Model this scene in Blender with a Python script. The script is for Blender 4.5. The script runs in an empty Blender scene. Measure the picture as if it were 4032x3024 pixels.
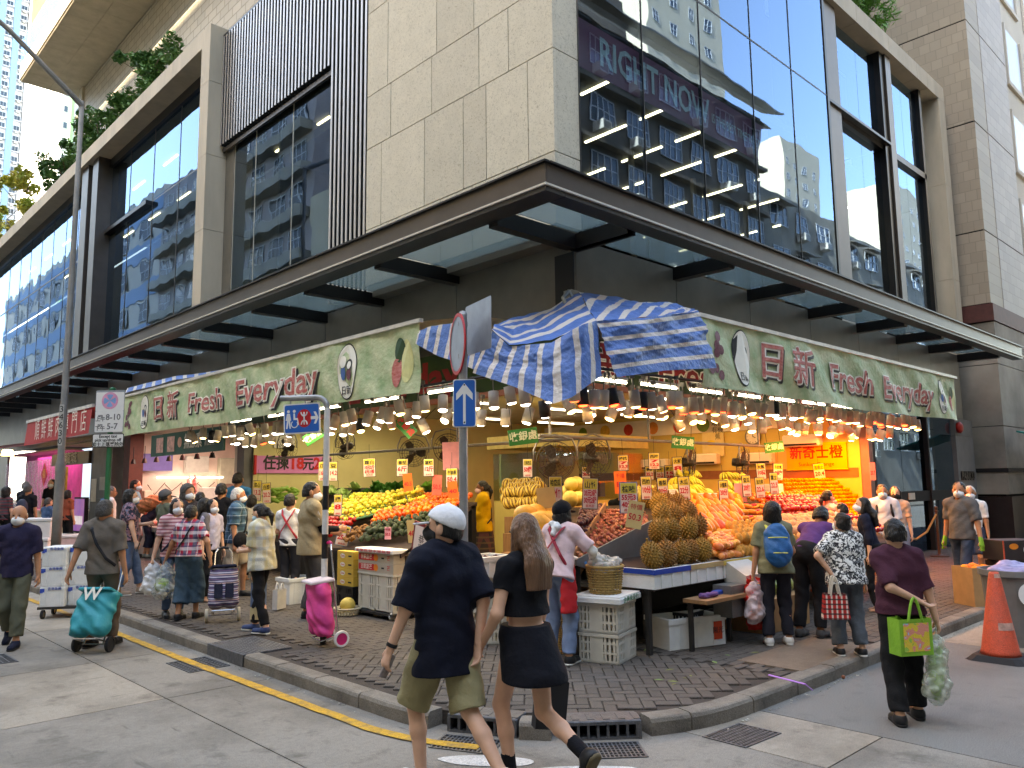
import bpy, bmesh, math, random
import numpy as np
from mathutils import Vector, Matrix, Euler
R=math.radians; PI=math.pi
random.seed(7); rng=np.random.default_rng(7)
S=bpy.context.scene
COL=S.collection
# ---------------------------------------------------------------- camera
CAM=Vector((-7.39,-6.85,1.8))
cd=bpy.data.cameras.new('camera'); cam=bpy.data.objects.new('camera',cd); COL.objects.link(cam)
cd.sensor_fit='HORIZONTAL'; cd.sensor_width=36.0; cd.lens=36.0*3110/4032; cd.clip_end=2000; cd.clip_start=.05
RW=Matrix(((0.72360437,-0.07784969,-0.68581057),(-0.69011328,-0.09865978,-0.71694484),(-0.01184799,0.99207141,-0.12511575)))
cam.matrix_world=Matrix.Translation(CAM)@RW.to_4x4()
S.camera=cam
# ---------------------------------------------------------------- light
SUN_AZ=R(172); SUN_EL=R(40)      # azimuth measured from +X towards +Y
sdir=Vector((math.cos(SUN_AZ)*math.cos(SUN_EL),math.sin(SUN_AZ)*math.cos(SUN_EL),math.sin(SUN_EL)))
w=bpy.data.worlds.new('World'); S.world=w; w.use_nodes=True
nt=w.node_tree; bg=nt.nodes['Background']
sk=nt.nodes.new('ShaderNodeTexSky'); sk.sky_type='NISHITA'; sk.sun_disc=False
sk.sun_elevation=SUN_EL; sk.sun_rotation=PI/2-SUN_AZ; sk.air_density=1.0; sk.dust_density=1.2; sk.ozone_density=1.2
nt.links.new(sk.outputs[0],bg.inputs[0]); bg.inputs[1].default_value=0.15
sl=bpy.data.lights.new('sun','SUN'); sl.energy=4.0; sl.angle=R(.6); sl.color=(1,.94,.85)
so=bpy.data.objects.new('sun',sl); COL.objects.link(so); so.rotation_euler=(-sdir).to_track_quat('-Z','Y').to_euler()
S.view_settings.view_transform='Standard'; S.view_settings.look='None'; S.view_settings.gamma=1
S.view_settings.exposure=3.3
S.view_settings.use_white_balance=True; S.view_settings.white_balance_temperature=8400; S.view_settings.white_balance_tint=8
S.render.engine='CYCLES'
S.cycles.use_denoising=True
S.cycles.max_bounces=7; S.cycles.diffuse_bounces=3; S.cycles.glossy_bounces=4; S.cycles.transmission_bounces=4; S.cycles.transparent_max_bounces=12
S.cycles.caustics_reflective=False; S.cycles.caustics_refractive=False; S.cycles.sample_clamp_indirect=6
# ---------------------------------------------------------------- pixel helpers (2212-wide view coordinates -> world)
def ray(x,y):
    x*=1.82278; y*=1.82278
    return (RW@Vector((x-2016,-(y-1512),-3110))).normalized()
def onp(x,y,ax,v):
    r=ray(x,y); return CAM+r*((v-CAM[ax])/r[ax])
def gnd(x,y,z=.12): return onp(x,y,2,z)
# ---------------------------------------------------------------- materials
def lin(c):
    return tuple((v/12.92 if v<=.04045 else ((v+.055)/1.055)**2.4) for v in [q/255 for q in c])
MATS={}
def mat(name,col,rough=.6,metal=0,var=.12,scale=6,bump=0,bscale=60,spec=.4,rnd=0,col2=None,emit=0,alpha=1,trans=0,stretch=None,detail=4,hue=0,coat=0):
    """procedural principled: noise colour variation, bump, per-object random"""
    if name in MATS: return MATS[name]
    m=bpy.data.materials.new(name); m.use_nodes=True; MATS[name]=m
    n=m.node_tree.nodes; L=m.node_tree.links; b=n['Principled BSDF']
    c=lin(col)+(1,)
    b.inputs['Roughness'].default_value=rough; b.inputs['Metallic'].default_value=metal; b.inputs['Specular IOR Level'].default_value=spec
    b.inputs['Alpha'].default_value=alpha; b.inputs['Transmission Weight'].default_value=trans
    if coat: b.inputs['Coat Weight'].default_value=coat
    tc=n.new('ShaderNodeTexCoord'); src=tc.outputs['Object']
    if stretch:
        mp=n.new('ShaderNodeMapping'); mp.inputs['Scale'].default_value=stretch; L.new(src,mp.inputs[0]); src=mp.outputs[0]
    b.inputs['Base Color'].default_value=c
    out=None
    if var or col2:
        tx=n.new('ShaderNodeTexNoise'); tx.inputs['Scale'].default_value=scale; tx.inputs['Detail'].default_value=detail; tx.inputs['Roughness'].default_value=.6
        L.new(src,tx.inputs['Vector'])
        mx=n.new('ShaderNodeMix'); mx.data_type='RGBA'
        if col2: a_,b_=c,lin(col2)+(1,)
        else: a_=tuple(v*(1-var) for v in c[:3])+(1,); b_=tuple(min(1,v*(1+var)) for v in c[:3])+(1,)
        mx.inputs['A'].default_value=a_; mx.inputs['B'].default_value=b_
        mr=n.new('ShaderNodeMapRange'); mr.inputs['From Min'].default_value=.32; mr.inputs['From Max'].default_value=.68
        L.new(tx.outputs['Fac'],mr.inputs['Value']); L.new(mr.outputs[0],mx.inputs['Factor'])
        out=mx.outputs['Result']
    if rnd or hue:
        oi=n.new('ShaderNodeObjectInfo'); hs=n.new('ShaderNodeHueSaturation')
        m1=n.new('ShaderNodeMapRange'); m1.inputs['To Min'].default_value=1-rnd; m1.inputs['To Max'].default_value=1+rnd
        m2=n.new('ShaderNodeMapRange'); m2.inputs['To Min'].default_value=.5-hue; m2.inputs['To Max'].default_value=.5+hue
        L.new(oi.outputs['Random'],m1.inputs[0]); L.new(oi.outputs['Random'],m2.inputs[0])
        L.new(m1.outputs[0],hs.inputs['Value']); L.new(m2.outputs[0],hs.inputs['Hue'])
        if out: L.new(out,hs.inputs['Color'])
        else: hs.inputs['Color'].default_value=c
        out=hs.outputs[0]
    if out: L.new(out,b.inputs['Base Color'])
    if bump:
        t2=n.new('ShaderNodeTexNoise'); t2.inputs['Scale'].default_value=bscale; t2.inputs['Detail'].default_value=5
        L.new(src,t2.inputs['Vector'])
        bp=n.new('ShaderNodeBump'); bp.inputs['Strength'].default_value=min(1,bump); bp.inputs['Distance'].default_value=.02
        L.new(t2.outputs['Fac'],bp.inputs['Height']); L.new(bp.outputs[0],b.inputs['Normal'])
    if emit:
        b.inputs['Emission Color'].default_value=c; b.inputs['Emission Strength'].default_value=emit
    return m
def glass(name,tint,refl,rough=.01,see=.6,wave=0):
    m=bpy.data.materials.new(name); m.use_nodes=True; n=m.node_tree.nodes; L=m.node_tree.links
    n.remove(n['Principled BSDF']); o=n['Material Output']
    g=n.new('ShaderNodeBsdfGlossy'); g.inputs['Roughness'].default_value=rough; g.inputs['Color'].default_value=(.46,.66,.95,1)
    t=n.new('ShaderNodeBsdfTransparent'); t.inputs['Color'].default_value=tuple(v*see for v in tint)+(1,)
    fr=n.new('ShaderNodeFresnel'); fr.inputs['IOR'].default_value=1.5
    ad=n.new('ShaderNodeMath'); ad.operation='MULTIPLY_ADD'; ad.inputs[1].default_value=1-refl; ad.inputs[2].default_value=refl
    L.new(fr.outputs[0],ad.inputs[0])
    ge=n.new('ShaderNodeNewGeometry'); bk=n.new('ShaderNodeMath'); bk.operation='SUBTRACT'; bk.inputs[0].default_value=1; L.new(ge.outputs['Backfacing'],bk.inputs[1]); mu=n.new('ShaderNodeMath'); mu.operation='MULTIPLY'; L.new(bk.outputs[0],mu.inputs[0]); L.new(ad.outputs[0],mu.inputs[1])
    mx=n.new('ShaderNodeMixShader'); L.new(mu.outputs[0],mx.inputs[0]); L.new(t.outputs[0],mx.inputs[1]); L.new(g.outputs[0],mx.inputs[2])
    L.new(mx.outputs[0],o.inputs[0])
    if wave:
        tc=n.new('ShaderNodeTexCoord'); tx=n.new('ShaderNodeTexNoise'); tx.inputs['Scale'].default_value=.8; tx.inputs['Detail'].default_value=1
        L.new(tc.outputs['Object'],tx.inputs['Vector']); bp=n.new('ShaderNodeBump'); bp.inputs['Strength'].default_value=wave; bp.inputs['Distance'].default_value=.1
        L.new(tx.outputs['Fac'],bp.inputs['Height']); L.new(bp.outputs[0],g.inputs['Normal'])
    MATS[name]=m; return m
def film(name,col,a=.5,rough=.25):
    """thin translucent plastic"""
    if name in MATS: return MATS[name]
    m=bpy.data.materials.new(name); m.use_nodes=True; n=m.node_tree.nodes; L=m.node_tree.links
    b=n['Principled BSDF']; b.inputs['Base Color'].default_value=lin(col)+(1,); b.inputs['Roughness'].default_value=rough
    t=n.new('ShaderNodeBsdfTransparent'); t.inputs['Color'].default_value=(.95,.97,.97,1)
    tc=n.new('ShaderNodeTexCoord'); tx=n.new('ShaderNodeTexNoise'); tx.inputs['Scale'].default_value=14; tx.inputs['Detail'].default_value=3
    L.new(tc.outputs['Object'],tx.inputs['Vector'])
    bp=n.new('ShaderNodeBump'); bp.inputs['Strength'].default_value=.9; bp.inputs['Distance'].default_value=.03; L.new(tx.outputs['Fac'],bp.inputs['Height']); L.new(bp.outputs[0],b.inputs['Normal'])
    mr=n.new('ShaderNodeMapRange'); mr.inputs['From Min'].default_value=.3; mr.inputs['From Max'].default_value=.7; mr.inputs['To Min'].default_value=max(0,a-.2); mr.inputs['To Max'].default_value=min(1,a+.25)
    L.new(tx.outputs['Fac'],mr.inputs[0])
    mx=n.new('ShaderNodeMixShader'); L.new(mr.outputs[0],mx.inputs[0]); L.new(t.outputs[0],mx.inputs[1]); L.new(b.outputs[0],mx.inputs[2]); L.new(mx.outputs[0],n['Material Output'].inputs[0])
    MATS[name]=m; return m
def bands(name,cols,axes,rough=.85,base=None,bump=.25):
    """woven / printed stripes: list of (axis, period, duty, colour, mix) over a base colour, object coordinates"""
    if name in MATS: return MATS[name]
    m=mat(name,base,rough,var=.06,scale=20,bump=bump,bscale=120); n=m.node_tree.nodes; L=m.node_tree.links; b=n['Principled BSDF']
    out=b.inputs['Base Color'].links[0].from_socket
    tc=n.new('ShaderNodeTexCoord'); sp=n.new('ShaderNodeSeparateXYZ'); L.new(tc.outputs['Object'],sp.inputs[0])
    for ax,per,off,duty,col,fac in axes:
        a=n.new('ShaderNodeMath'); a.operation='MULTIPLY_ADD'; a.inputs[1].default_value=1/per; a.inputs[2].default_value=off+50; L.new(sp.outputs[ax],a.inputs[0])
        f=n.new('ShaderNodeMath'); f.operation='FRACT'; L.new(a.outputs[0],f.inputs[0])
        l=n.new('ShaderNodeMath'); l.operation='LESS_THAN'; l.inputs[1].default_value=duty; L.new(f.outputs[0],l.inputs[0])
        s=n.new('ShaderNodeMath'); s.operation='MULTIPLY'; s.inputs[1].default_value=fac; L.new(l.outputs[0],s.inputs[0])
        mx=n.new('ShaderNodeMix'); mx.data_type='RGBA'; mx.inputs['B'].default_value=lin(col)+(1,); L.new(s.outputs[0],mx.inputs['Factor']); L.new(out,mx.inputs['A']); out=mx.outputs['Result']
    L.new(out,b.inputs['Base Color']); return m
def splotch(name,cols,scale,rough=.85,stretch=None):
    """printed pattern of hard-edged blotches"""
    if name in MATS: return MATS[name]
    m=mat(name,cols[0],rough,var=.05,bump=.25,bscale=120); n=m.node_tree.nodes; L=m.node_tree.links; b=n['Principled BSDF']
    tc=n.new('ShaderNodeTexCoord'); tx=n.new('ShaderNodeTexNoise'); tx.inputs['Scale'].default_value=scale; tx.inputs['Detail'].default_value=1.5; tx.inputs['Distortion'].default_value=1.2
    L.new(tc.outputs['Object'],tx.inputs['Vector']); cr=n.new('ShaderNodeValToRGB'); cr.color_ramp.interpolation='CONSTANT'
    e=cr.color_ramp.elements; N=len(cols)
    while len(e)<N: e.new(.5)
    for i,c in enumerate(cols): e[i].position=0 if i==0 else .36+.28*(i-1)/max(1,N-2) if N>2 else .5; e[i].color=lin(c)+(1,)
    L.new(tx.outputs['Fac'],cr.inputs[0]); L.new(cr.outputs[0],b.inputs['Base Color']); return m
# ---------------------------------------------------------------- mesh helpers
class MB:
    def __init__(s): s.v=[]; s.f=[]
    def add(s,vs,fs):
        o=len(s.v); s.v+= [tuple(p) for p in vs]; s.f+=[tuple(i+o for i in f) for f in fs]; return s
    def box(s,x0,x1,y0,y1,z0,z1,M=None):
        vs=[(x,y,z) for z in (z0,z1) for y in (y0,y1) for x in (x0,x1)]
        if M is not None: vs=[M@Vector(p) for p in vs]
        return s.add(vs,[(0,2,3,1),(4,5,7,6),(0,1,5,4),(2,6,7,3),(0,4,6,2),(1,3,7,5)])
    def bev(s,x0,x1,y0,y1,z0,z1,b=.01,M=None):
        """box with chamfered vertical and top edges"""
        def ring(i,z): return [(x0+i+b,y0+i,z),(x1-i-b,y0+i,z),(x1-i,y0+i+b,z),(x1-i,y1-i-b,z),(x1-i-b,y1-i,z),(x0+i+b,y1-i,z),(x0+i,y1-i-b,z),(x0+i,y0+i+b,z)]
        vs=ring(0,z0)+ring(0,z1-b)+ring(b,z1)
        if M is not None: vs=[M@Vector(p) for p in vs]
        fs=[tuple(range(7,-1,-1)),tuple(range(16,24))]
        for k in (0,8):
            for i in range(8): j=(i+1)%8; fs.append((k+i,k+j,k+8+j,k+8+i))
        return s.add(vs,fs)
    def quad(s,a,b,c,d): return s.add([a,b,c,d],[(0,1,2,3)])
    def tube(s,pts,r,n=8,cap=True,flat=1):
        pts=[Vector(p) for p in pts]; rs=r if isinstance(r,(list,tuple)) else [r]*len(pts)
        vs=[];fs=[]; up=None
        for i,p in enumerate(pts):
            t=(pts[min(i+1,len(pts)-1)]-pts[max(i-1,0)]).normalized()
            if up is None: up=Vector((0,0,1)) if abs(t.z)<.9 else Vector((1,0,0))
            x=t.cross(up).normalized(); y=x.cross(t).normalized(); up=y
            for k in range(n):
                a=2*PI*k/n; vs.append(p+x*math.cos(a)*rs[i]+y*math.sin(a)*rs[i]*flat)
        for i in range(len(pts)-1):
            for k in range(n):
                j=(k+1)%n; fs.append((i*n+k,i*n+j,(i+1)*n+j,(i+1)*n+k))
        if cap: fs+= [tuple(range(n-1,-1,-1)),tuple(range((len(pts)-1)*n,len(pts)*n))]
        return s.add(vs,fs)
    def lathe(s,prof,n=16,M=None,sx=1,sy=1):
        vs=[];fs=[]
        for r,z in prof:
            for k in range(n):
                a=2*PI*k/n; vs.append((r*math.cos(a)*sx,r*math.sin(a)*sy,z))
        m=len(prof)
        for i in range(m-1):
            for k in range(n):
                j=(k+1)%n; fs.append((i*n+k,i*n+j,(i+1)*n+j,(i+1)*n+k))
        if prof[0][0]>1e-4 and abs(prof[0][1]-prof[1][1])>1e-6: fs.append(tuple(range(n-1,-1,-1)))
        if prof[-1][0]>1e-4 and abs(prof[-1][1]-prof[-2][1])>1e-6: fs.append(tuple(range((m-1)*n,m*n)))
        if M is not None: vs=[M@Vector(p) for p in vs]
        return s.add(vs,fs)
    def prism(s,poly,z0,z1,M=None):
        n=len(poly); vs=[(x,y,z0) for x,y in poly]+[(x,y,z1) for x,y in poly]
        if M is not None: vs=[M@Vector(p) for p in vs]
        return s.add(vs,[tuple(range(n-1,-1,-1)),tuple(range(n,2*n))]+[(i,(i+1)%n,n+(i+1)%n,n+i) for i in range(n)])
    def mesh(s,name,m=None,smooth=False):
        me=bpy.data.meshes.new(name); me.from_pydata(s.v,[],s.f); me.validate()
        if smooth: me.polygons.foreach_set('use_smooth',[True]*len(me.polygons))
        if m: me.materials.append(m)
        return me
    def build(s,name,m,parent=None,smooth=False,M=None,**k):
        o=bpy.data.objects.new(name,s.mesh(name,m,smooth)); COL.objects.link(o)
        if M is not None: o.matrix_world=M
        if parent: o.parent=parent
        if k: tag(o,**k)
        return o
def tag(o,label=None,cat=None,group=None,kind=None):
    if label: o['label']=label
    if cat: o['category']=cat
    if group: o['group']=group
    if kind: o['kind']=kind
    return o
def T(name,label,cat,loc=(0,0,0),rz=0,group=None):
    o=bpy.data.objects.new(name,None); COL.objects.link(o); o.location=loc; o.rotation_euler=(0,0,rz); o.empty_display_size=.1
    return tag(o,label,cat,group)
def inst(me,name,loc=(0,0,0),rot=(0,0,0),sc=1,parent=None,**k):
    o=bpy.data.objects.new(name,me); COL.objects.link(o); o.location=loc; o.rotation_euler=rot
    o.scale=(sc,)*3 if not isinstance(sc,(tuple,list)) else sc
    if parent: o.parent=parent
    if k: tag(o,**k)
    return o
def dup(o,parent=None):
    c=o.copy(); COL.objects.link(c); c.parent=parent
    for ch in [q for q in ALLC(o)]: dup(ch,c)
    return c
def ALLC(o): return [q for q in bpy.data.objects if q.parent==o]
def frame(o,xa,ya,za): # matrix from axes
    M=Matrix.Identity(4)
    for i,a in enumerate((xa,ya,za)):
        a=Vector(a)
        for k in range(3): M[k][i]=a[k]
    for k in range(3): M[k][3]=o[k]
    return M
# frames whose local x runs rightwards, y up, z out of the face towards the street
ML=lambda x,y,z: frame((x,y,z),(0,-1,0),(0,0,1),(-1,0,0))     # on faces looking to -X (left street)
MR=lambda x,y,z: frame((x,y,z),(1,0,0),(0,0,1),(0,-1,0))      # on faces looking to -Y (right street)
def text(body,h,m,M,parent=None,name='lettering',bold=0,ext=.001,align='CENTER',sx=1,fn=None,shear=0,w=None,**k):
    cu=bpy.data.curves.new('t','FONT'); cu.body=body; cu.size=h; cu.align_x=align; cu.align_y='CENTER'; cjk=any(ord(c)>11904 for c in body) and bold>.004; cu.offset=0 if cjk else bold; cu.extrude=ext; cu.resolution_u=2; cu.shear=shear
    ob=bpy.data.objects.new('t',cu)
    me=bpy.data.meshes.new_from_object(ob); me.name=name
    bpy.data.objects.remove(ob); bpy.data.curves.remove(cu)
    if cjk:
        V=[v.co.copy() for v in me.vertices]; P=[tuple(p.vertices) for p in me.polygons]; vs=[];fs=[]; e=bold
        for q,(dx,dy) in enumerate(((0,0),(e,0),(-e,0),(0,e),(0,-e),(e*.7,e*.7),(-e*.7,-e*.7),(e*.7,-e*.7),(-e*.7,e*.7))):
            o_=len(vs); vs+=[(v.x+dx,v.y+dy,v.z-q*.0002) for v in V]; fs+=[tuple(i+o_ for i in p) for p in P]
        me=bpy.data.meshes.new(name); me.from_pydata(vs,[],fs)
    me.materials.clear(); me.materials.append(m)
    if w:
        xs=[v.co.x for v in me.vertices]; sx=w/max(1e-6,max(xs)-min(xs))
    for v in me.vertices:
        v.co.x*=sx
        if fn: v.co=fn(v.co)
    o=bpy.data.objects.new(name,me); COL.objects.link(o); o.matrix_world=M
    if parent: o.parent=parent
    if k: tag(o,**k)
    return o
# ---------------------------------------------------------------- implicit surfaces (people, cloth, bags)
class SDF:
    """smooth union of tapered rounded shapes sampled on a grid, skinned by surface nets"""
    def __init__(s,h,k=.03): s.h=h; s.k=k; s.p=[]; s.cuts=[]
    def cone(s,a,b,ra,rb,flat=None,clip=None,k=None):
        s.p.append(('c',np.array(a,float),np.array(b,float),ra,rb,flat,clip,k)); return s
    def ell(s,c,r,rot=None,clip=None,k=None):
        s.p.append(('e',np.array(c,float),np.array(r,float),rot,None,None,clip,k)); return s
    def cut(s,pt,n): s.cuts.append((np.array(pt,float),np.array(n,float)/np.linalg.norm(n))); return s
    def carve(s,c,r): s.p.append(('s',np.array(c,float),np.array(r,float),None,None,None,None,None)); return s
    def run(s,noise=0,nfreq=18):
        h=s.h; lo=[];hi=[]
        for p in s.p:
            if p[0]=='c': m=max(p[3],p[4]); lo.append(np.minimum(p[1],p[2])-m); hi.append(np.maximum(p[1],p[2])+m)
            elif p[0]=='e': m=p[2].max(); lo.append(p[1]-m); hi.append(p[1]+m)
        lo=np.min(lo,0)-3*h; hi=np.max(hi,0)+3*h
        N=np.ceil((hi-lo)/h).astype(int)+1
        F=np.full(N,.3,np.float32)
        ax=[lo[i]+h*np.arange(N[i]) for i in range(3)]
        for p in s.p:
            k=p[7] if p[7] is not None else s.k
            if p[0]=='c': m=max(p[3],p[4]); a=np.minimum(p[1],p[2])-m; b=np.maximum(p[1],p[2])+m
            else: m=p[2]; a=p[1]-(m.max() if p[3] is not None else m); b=p[1]+(m.max() if p[3] is not None else m)
            pad=k*1.5+2*h
            i0=np.clip(((a-pad-lo)/h).astype(int),0,N); i1=np.clip(((b+pad-lo)/h).astype(int)+2,0,N)
            if (i1<=i0).any(): continue
            X=np.stack(np.meshgrid(*[ax[i][i0[i]:i1[i]] for i in range(3)],indexing='ij'),-1).astype(np.float32)
            if p[0]=='c':
                A,B=p[1],p[2]; P=X-A; d=B-A
                if p[5] is not None:
                    fa,ff=p[5]; fa=np.array(fa,float); fa/=np.linalg.norm(fa)
                    P=P+(P@fa)[...,None]*fa*(1/ff-1); d=d+(d@fa)*fa*(1/ff-1)
                L2=max(1e-9,d@d); t=np.clip((P@d)/L2,0,1); r=p[3]+(p[4]-p[3])*t
                D=np.sqrt(((P-t[...,None]*d)**2).sum(-1))-r
                if p[5] is not None: D*=max(.6,p[5][1])
            else:
                P=X-p[1]
                if p[3] is not None: P=P@np.array(p[3])
                q=P/p[2]; kk=np.sqrt((q*q).sum(-1)); g=np.sqrt(((q/p[2])**2).sum(-1))+1e-6
                D=kk*(kk-1)/g
            if p[6] is not None:
                for cp,cn in p[6]:
                    D=np.maximum(D,(X-np.array(cp,float))@(np.array(cn,float)/np.linalg.norm(cn)))
            sl=tuple(slice(i0[i],i1[i]) for i in range(3)); G=F[sl]
            if p[0]=='s': F[sl]=np.maximum(G,-D); continue
            hh=np.maximum(k-np.abs(G-D),0)/max(k,1e-6)
            F[sl]=np.minimum(G,D)-hh*hh*k*.25
        if s.cuts or noise:
            X=np.stack(np.meshgrid(*ax,indexing='ij'),-1).astype(np.float32)
            if noise:
                F+=noise*.45*np.sin(X[...,0]*nfreq*2.6+X[...,2]*nfreq*1.9+2*np.sin(X[...,2]*nfreq*.9+X[...,1]*nfreq)).astype(np.float32)
                F+=noise*(np.sin(X[...,0]*nfreq+1.3*np.sin(X[...,2]*nfreq*.8))*np.sin(X[...,2]*nfreq*1.2+X[...,1]*nfreq*.9+np.sin(X[...,0]*nfreq*.6)*1.5)).astype(np.float32)
            for cp,cn in s.cuts: F=np.maximum(F,((X-cp)@cn).astype(np.float32))
        # surface nets
        ins=F<0; c=np.zeros(np.array(N)-1,np.uint8)
        for i in (0,1):
            for j in (0,1):
                for l in (0,1): c+=ins[i:N[0]-1+i,j:N[1]-1+j,l:N[2]-1+l]
        act=(c>0)&(c<8); idx=np.full(act.shape,-1,np.int64); cells=np.argwhere(act); idx[act]=np.arange(len(cells))
        acc=np.zeros((len(cells),3)); cnt=np.zeros(len(cells))
        cor=[(i,j,l) for i in (0,1) for j in (0,1) for l in (0,1)]
        fv={q:F[cells[:,0]+q[0],cells[:,1]+q[1],cells[:,2]+q[2]] for q in cor}
        for q in cor:
            for a_ in range(3):
                if q[a_]==0:
                    q2=tuple(1 if z==a_ else q[z] for z in range(3)); f0,f1=fv[q],fv[q2]; mk=(f0<0)!=(f1<0)
                    t=np.where(mk,f0/np.where(mk,f0-f1,1),0)
                    for z in range(3): acc[:,z]+=mk*((q[z]+t) if z==a_ else q[z])
                    cnt+=mk
        V=lo+h*(cells+acc/cnt[:,None])
        Q=[]
        for a_ in range(3):
            sA=[slice(None)]*3; sB=[slice(None)]*3; sA[a_]=slice(0,-1); sB[a_]=slice(1,None)
            A=ins[tuple(sA)]; B=ins[tuple(sB)]; e=np.argwhere(A!=B)
            u,v_=(a_+1)%3,(a_+2)%3
            ok=(e[:,u]>0)&(e[:,v_]>0)&(e[:,u]<N[u]-1)&(e[:,v_]<N[v_]-1); e=e[ok]
            def gi(du,dv):
                z=e.copy(); z[:,u]-=du; z[:,v_]-=dv; return idx[z[:,0],z[:,1],z[:,2]]
            q=np.stack([gi(1,1),gi(0,1),gi(0,0),gi(1,0)],1)
            fl=~A[e[:,0],e[:,1],e[:,2]]; q[fl]=q[fl][:,::-1]; Q.append(q)
        Q=np.concatenate(Q); Q=Q[(Q>=0).all(1)]
        return V,Q
    def mesh(s,name,m,noise=0,nfreq=18):
        V,Q=s.run(noise,nfreq)
        me=bpy.data.meshes.new(name); me.vertices.add(len(V)); me.vertices.foreach_set('co',V.astype(np.float32).ravel())
        me.loops.add(len(Q)*4); me.polygons.add(len(Q)); me.loops.foreach_set('vertex_index',Q.astype(np.int32).ravel())
        me.polygons.foreach_set('loop_start',np.arange(0,len(Q)*4,4,dtype=np.int32)); me.polygons.foreach_set('use_smooth',np.ones(len(Q),bool))
        me.update(); me.validate(); me.materials.append(m); return me
    def build(s,name,m,parent=None,noise=0,nfreq=18,M=None,**k):
        o=bpy.data.objects.new(name,s.mesh(name,m,noise,nfreq)); COL.objects.link(o)
        if M is not None: o.matrix_world=M
        if parent: o.parent=parent
        if k: tag(o,**k)
        return o
# ================================================================ GROUND
def stained(name,col,dark,rough,grain,bs,sc1=.6,streak=None,amt=1.0):
    m=mat(name,col,rough,var=.10,scale=grain,bump=.35,bscale=bs,detail=6); n=m.node_tree.nodes; L=m.node_tree.links; b=n['Principled BSDF']
    out=b.inputs['Base Color'].links[0].from_socket; tc=n.new('ShaderNodeTexCoord')
    for sc,lo,hi,f,st in ((sc1,.45,.75,.55*amt,None),(3.1,.55,.72,.4*amt,None),(9,.62,.7,.35*amt,streak)):
        src=tc.outputs['Object']
        if st: mp=n.new('ShaderNodeMapping'); mp.inputs['Scale'].default_value=st; L.new(src,mp.inputs[0]); src=mp.outputs[0]
        tx=n.new('ShaderNodeTexNoise'); tx.inputs['Scale'].default_value=sc; tx.inputs['Detail'].default_value=5; tx.inputs['Roughness'].default_value=.65; L.new(src,tx.inputs['Vector'])
        mr=n.new('ShaderNodeMapRange'); mr.inputs['From Min'].default_value=lo; mr.inputs['From Max'].default_value=hi; mr.inputs['To Max'].default_value=f; L.new(tx.outputs['Fac'],mr.inputs[0])
        mx=n.new('ShaderNodeMix'); mx.data_type='RGBA'; mx.inputs['B'].default_value=lin(dark)+(1,); L.new(mr.outputs[0],mx.inputs['Factor']); L.new(out,mx.inputs['A']); out=mx.outputs['Result']
    t3=n.new('ShaderNodeTexNoise'); t3.inputs['Scale'].default_value=140; t3.inputs['Detail'].default_value=2; L.new(tc.outputs['Object'],t3.inputs['Vector']); m3=n.new('ShaderNodeMapRange'); m3.inputs['From Min'].default_value=.3; m3.inputs['From Max'].default_value=.7; m3.inputs['To Min'].default_value=.72; m3.inputs['To Max'].default_value=1.28; L.new(t3.outputs['Fac'],m3.inputs[0]); hs=n.new('ShaderNodeHueSaturation'); L.new(m3.outputs[0],hs.inputs['Value']); L.new(out,hs.inputs['Color'])
    L.new(hs.outputs[0],b.inputs['Base Color']); return m
m_conc=stained('road_concrete',(138,131,121),(74,69,62),.85,25,90,streak=(1,.15,1),amt=1.6)
m_conc2=stained('road_concrete_pale',(156,146,132),(88,80,70),.85,22,80,streak=(.15,1,1),amt=1.6)
m_asph=stained('asphalt',(122,119,114),(76,74,71),.9,70,200)
m_joint=mat('joint_filler',(38,37,36),.95,bump=.5)
m_brick=stained('paving_brick',(90,82,75),(56,50,45),.85,14,120,amt=1.1)
for _m in (m_brick,):
    n=_m.node_tree.nodes; L=_m.node_tree.links; b=n['Principled BSDF']; o_=b.inputs['Base Color'].links[0].from_socket
    oi=n.new('ShaderNodeObjectInfo'); hs=n.new('ShaderNodeHueSaturation'); mr=n.new('ShaderNodeMapRange'); mr.inputs['To Min'].default_value=.84; mr.inputs['To Max'].default_value=1.12
    L.new(oi.outputs['Random'],mr.inputs[0]); L.new(mr.outputs[0],hs.inputs['Value']); L.new(o_,hs.inputs['Color']); L.new(hs.outputs[0],b.inputs['Base Color'])
m_kerb=stained('kerb_stone',(128,120,109),(62,56,50),.85,18,70,sc1=2.0,amt=1.2)
m_iron=mat('cast_iron',(92,92,94),.5,metal=.25,var=.25,scale=20,bump=.4,bscale=60)
m_hole=mat('drain_dark',(10,10,10),.9)
m_yellow=stained('yellow_road_paint',(200,152,44),(112,98,76),.75,30,90,sc1=9,amt=1.8)
m_white=stained('white_road_paint',(214,210,204),(140,138,134),.75,30,90,sc1=4,amt=1.0)
MB().box(-400,400,-400,400,-.6,-.03).build('ground',m_joint,kind='structure',label='dark earth bed below the street slabs',cat='ground')
road=bpy.data.objects.new('road',None); COL.objects.link(road); tag(road,'pale concrete carriageway slabs wrapping round the market corner','road',kind='structure')
g=.006
XS=[-40,-13.5,-9.1,-4.67,-3.0]; YS=[-.0,.35,2.35,4.85,9.3,14,19,25,32,45,70,110]
for i in range(len(XS)-1):
    for j in range(1,len(YS)-1):
        if i==2 and YS[j]>=2.3 and YS[j]<4.8: pass
        MB().box(XS[i]+g,XS[i+1]-g if i<3 else -3.0,YS[j]+g,YS[j+1]-g,-.2,0).build('slab',m_conc if (i+j)%3 else m_conc2,road)
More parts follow.
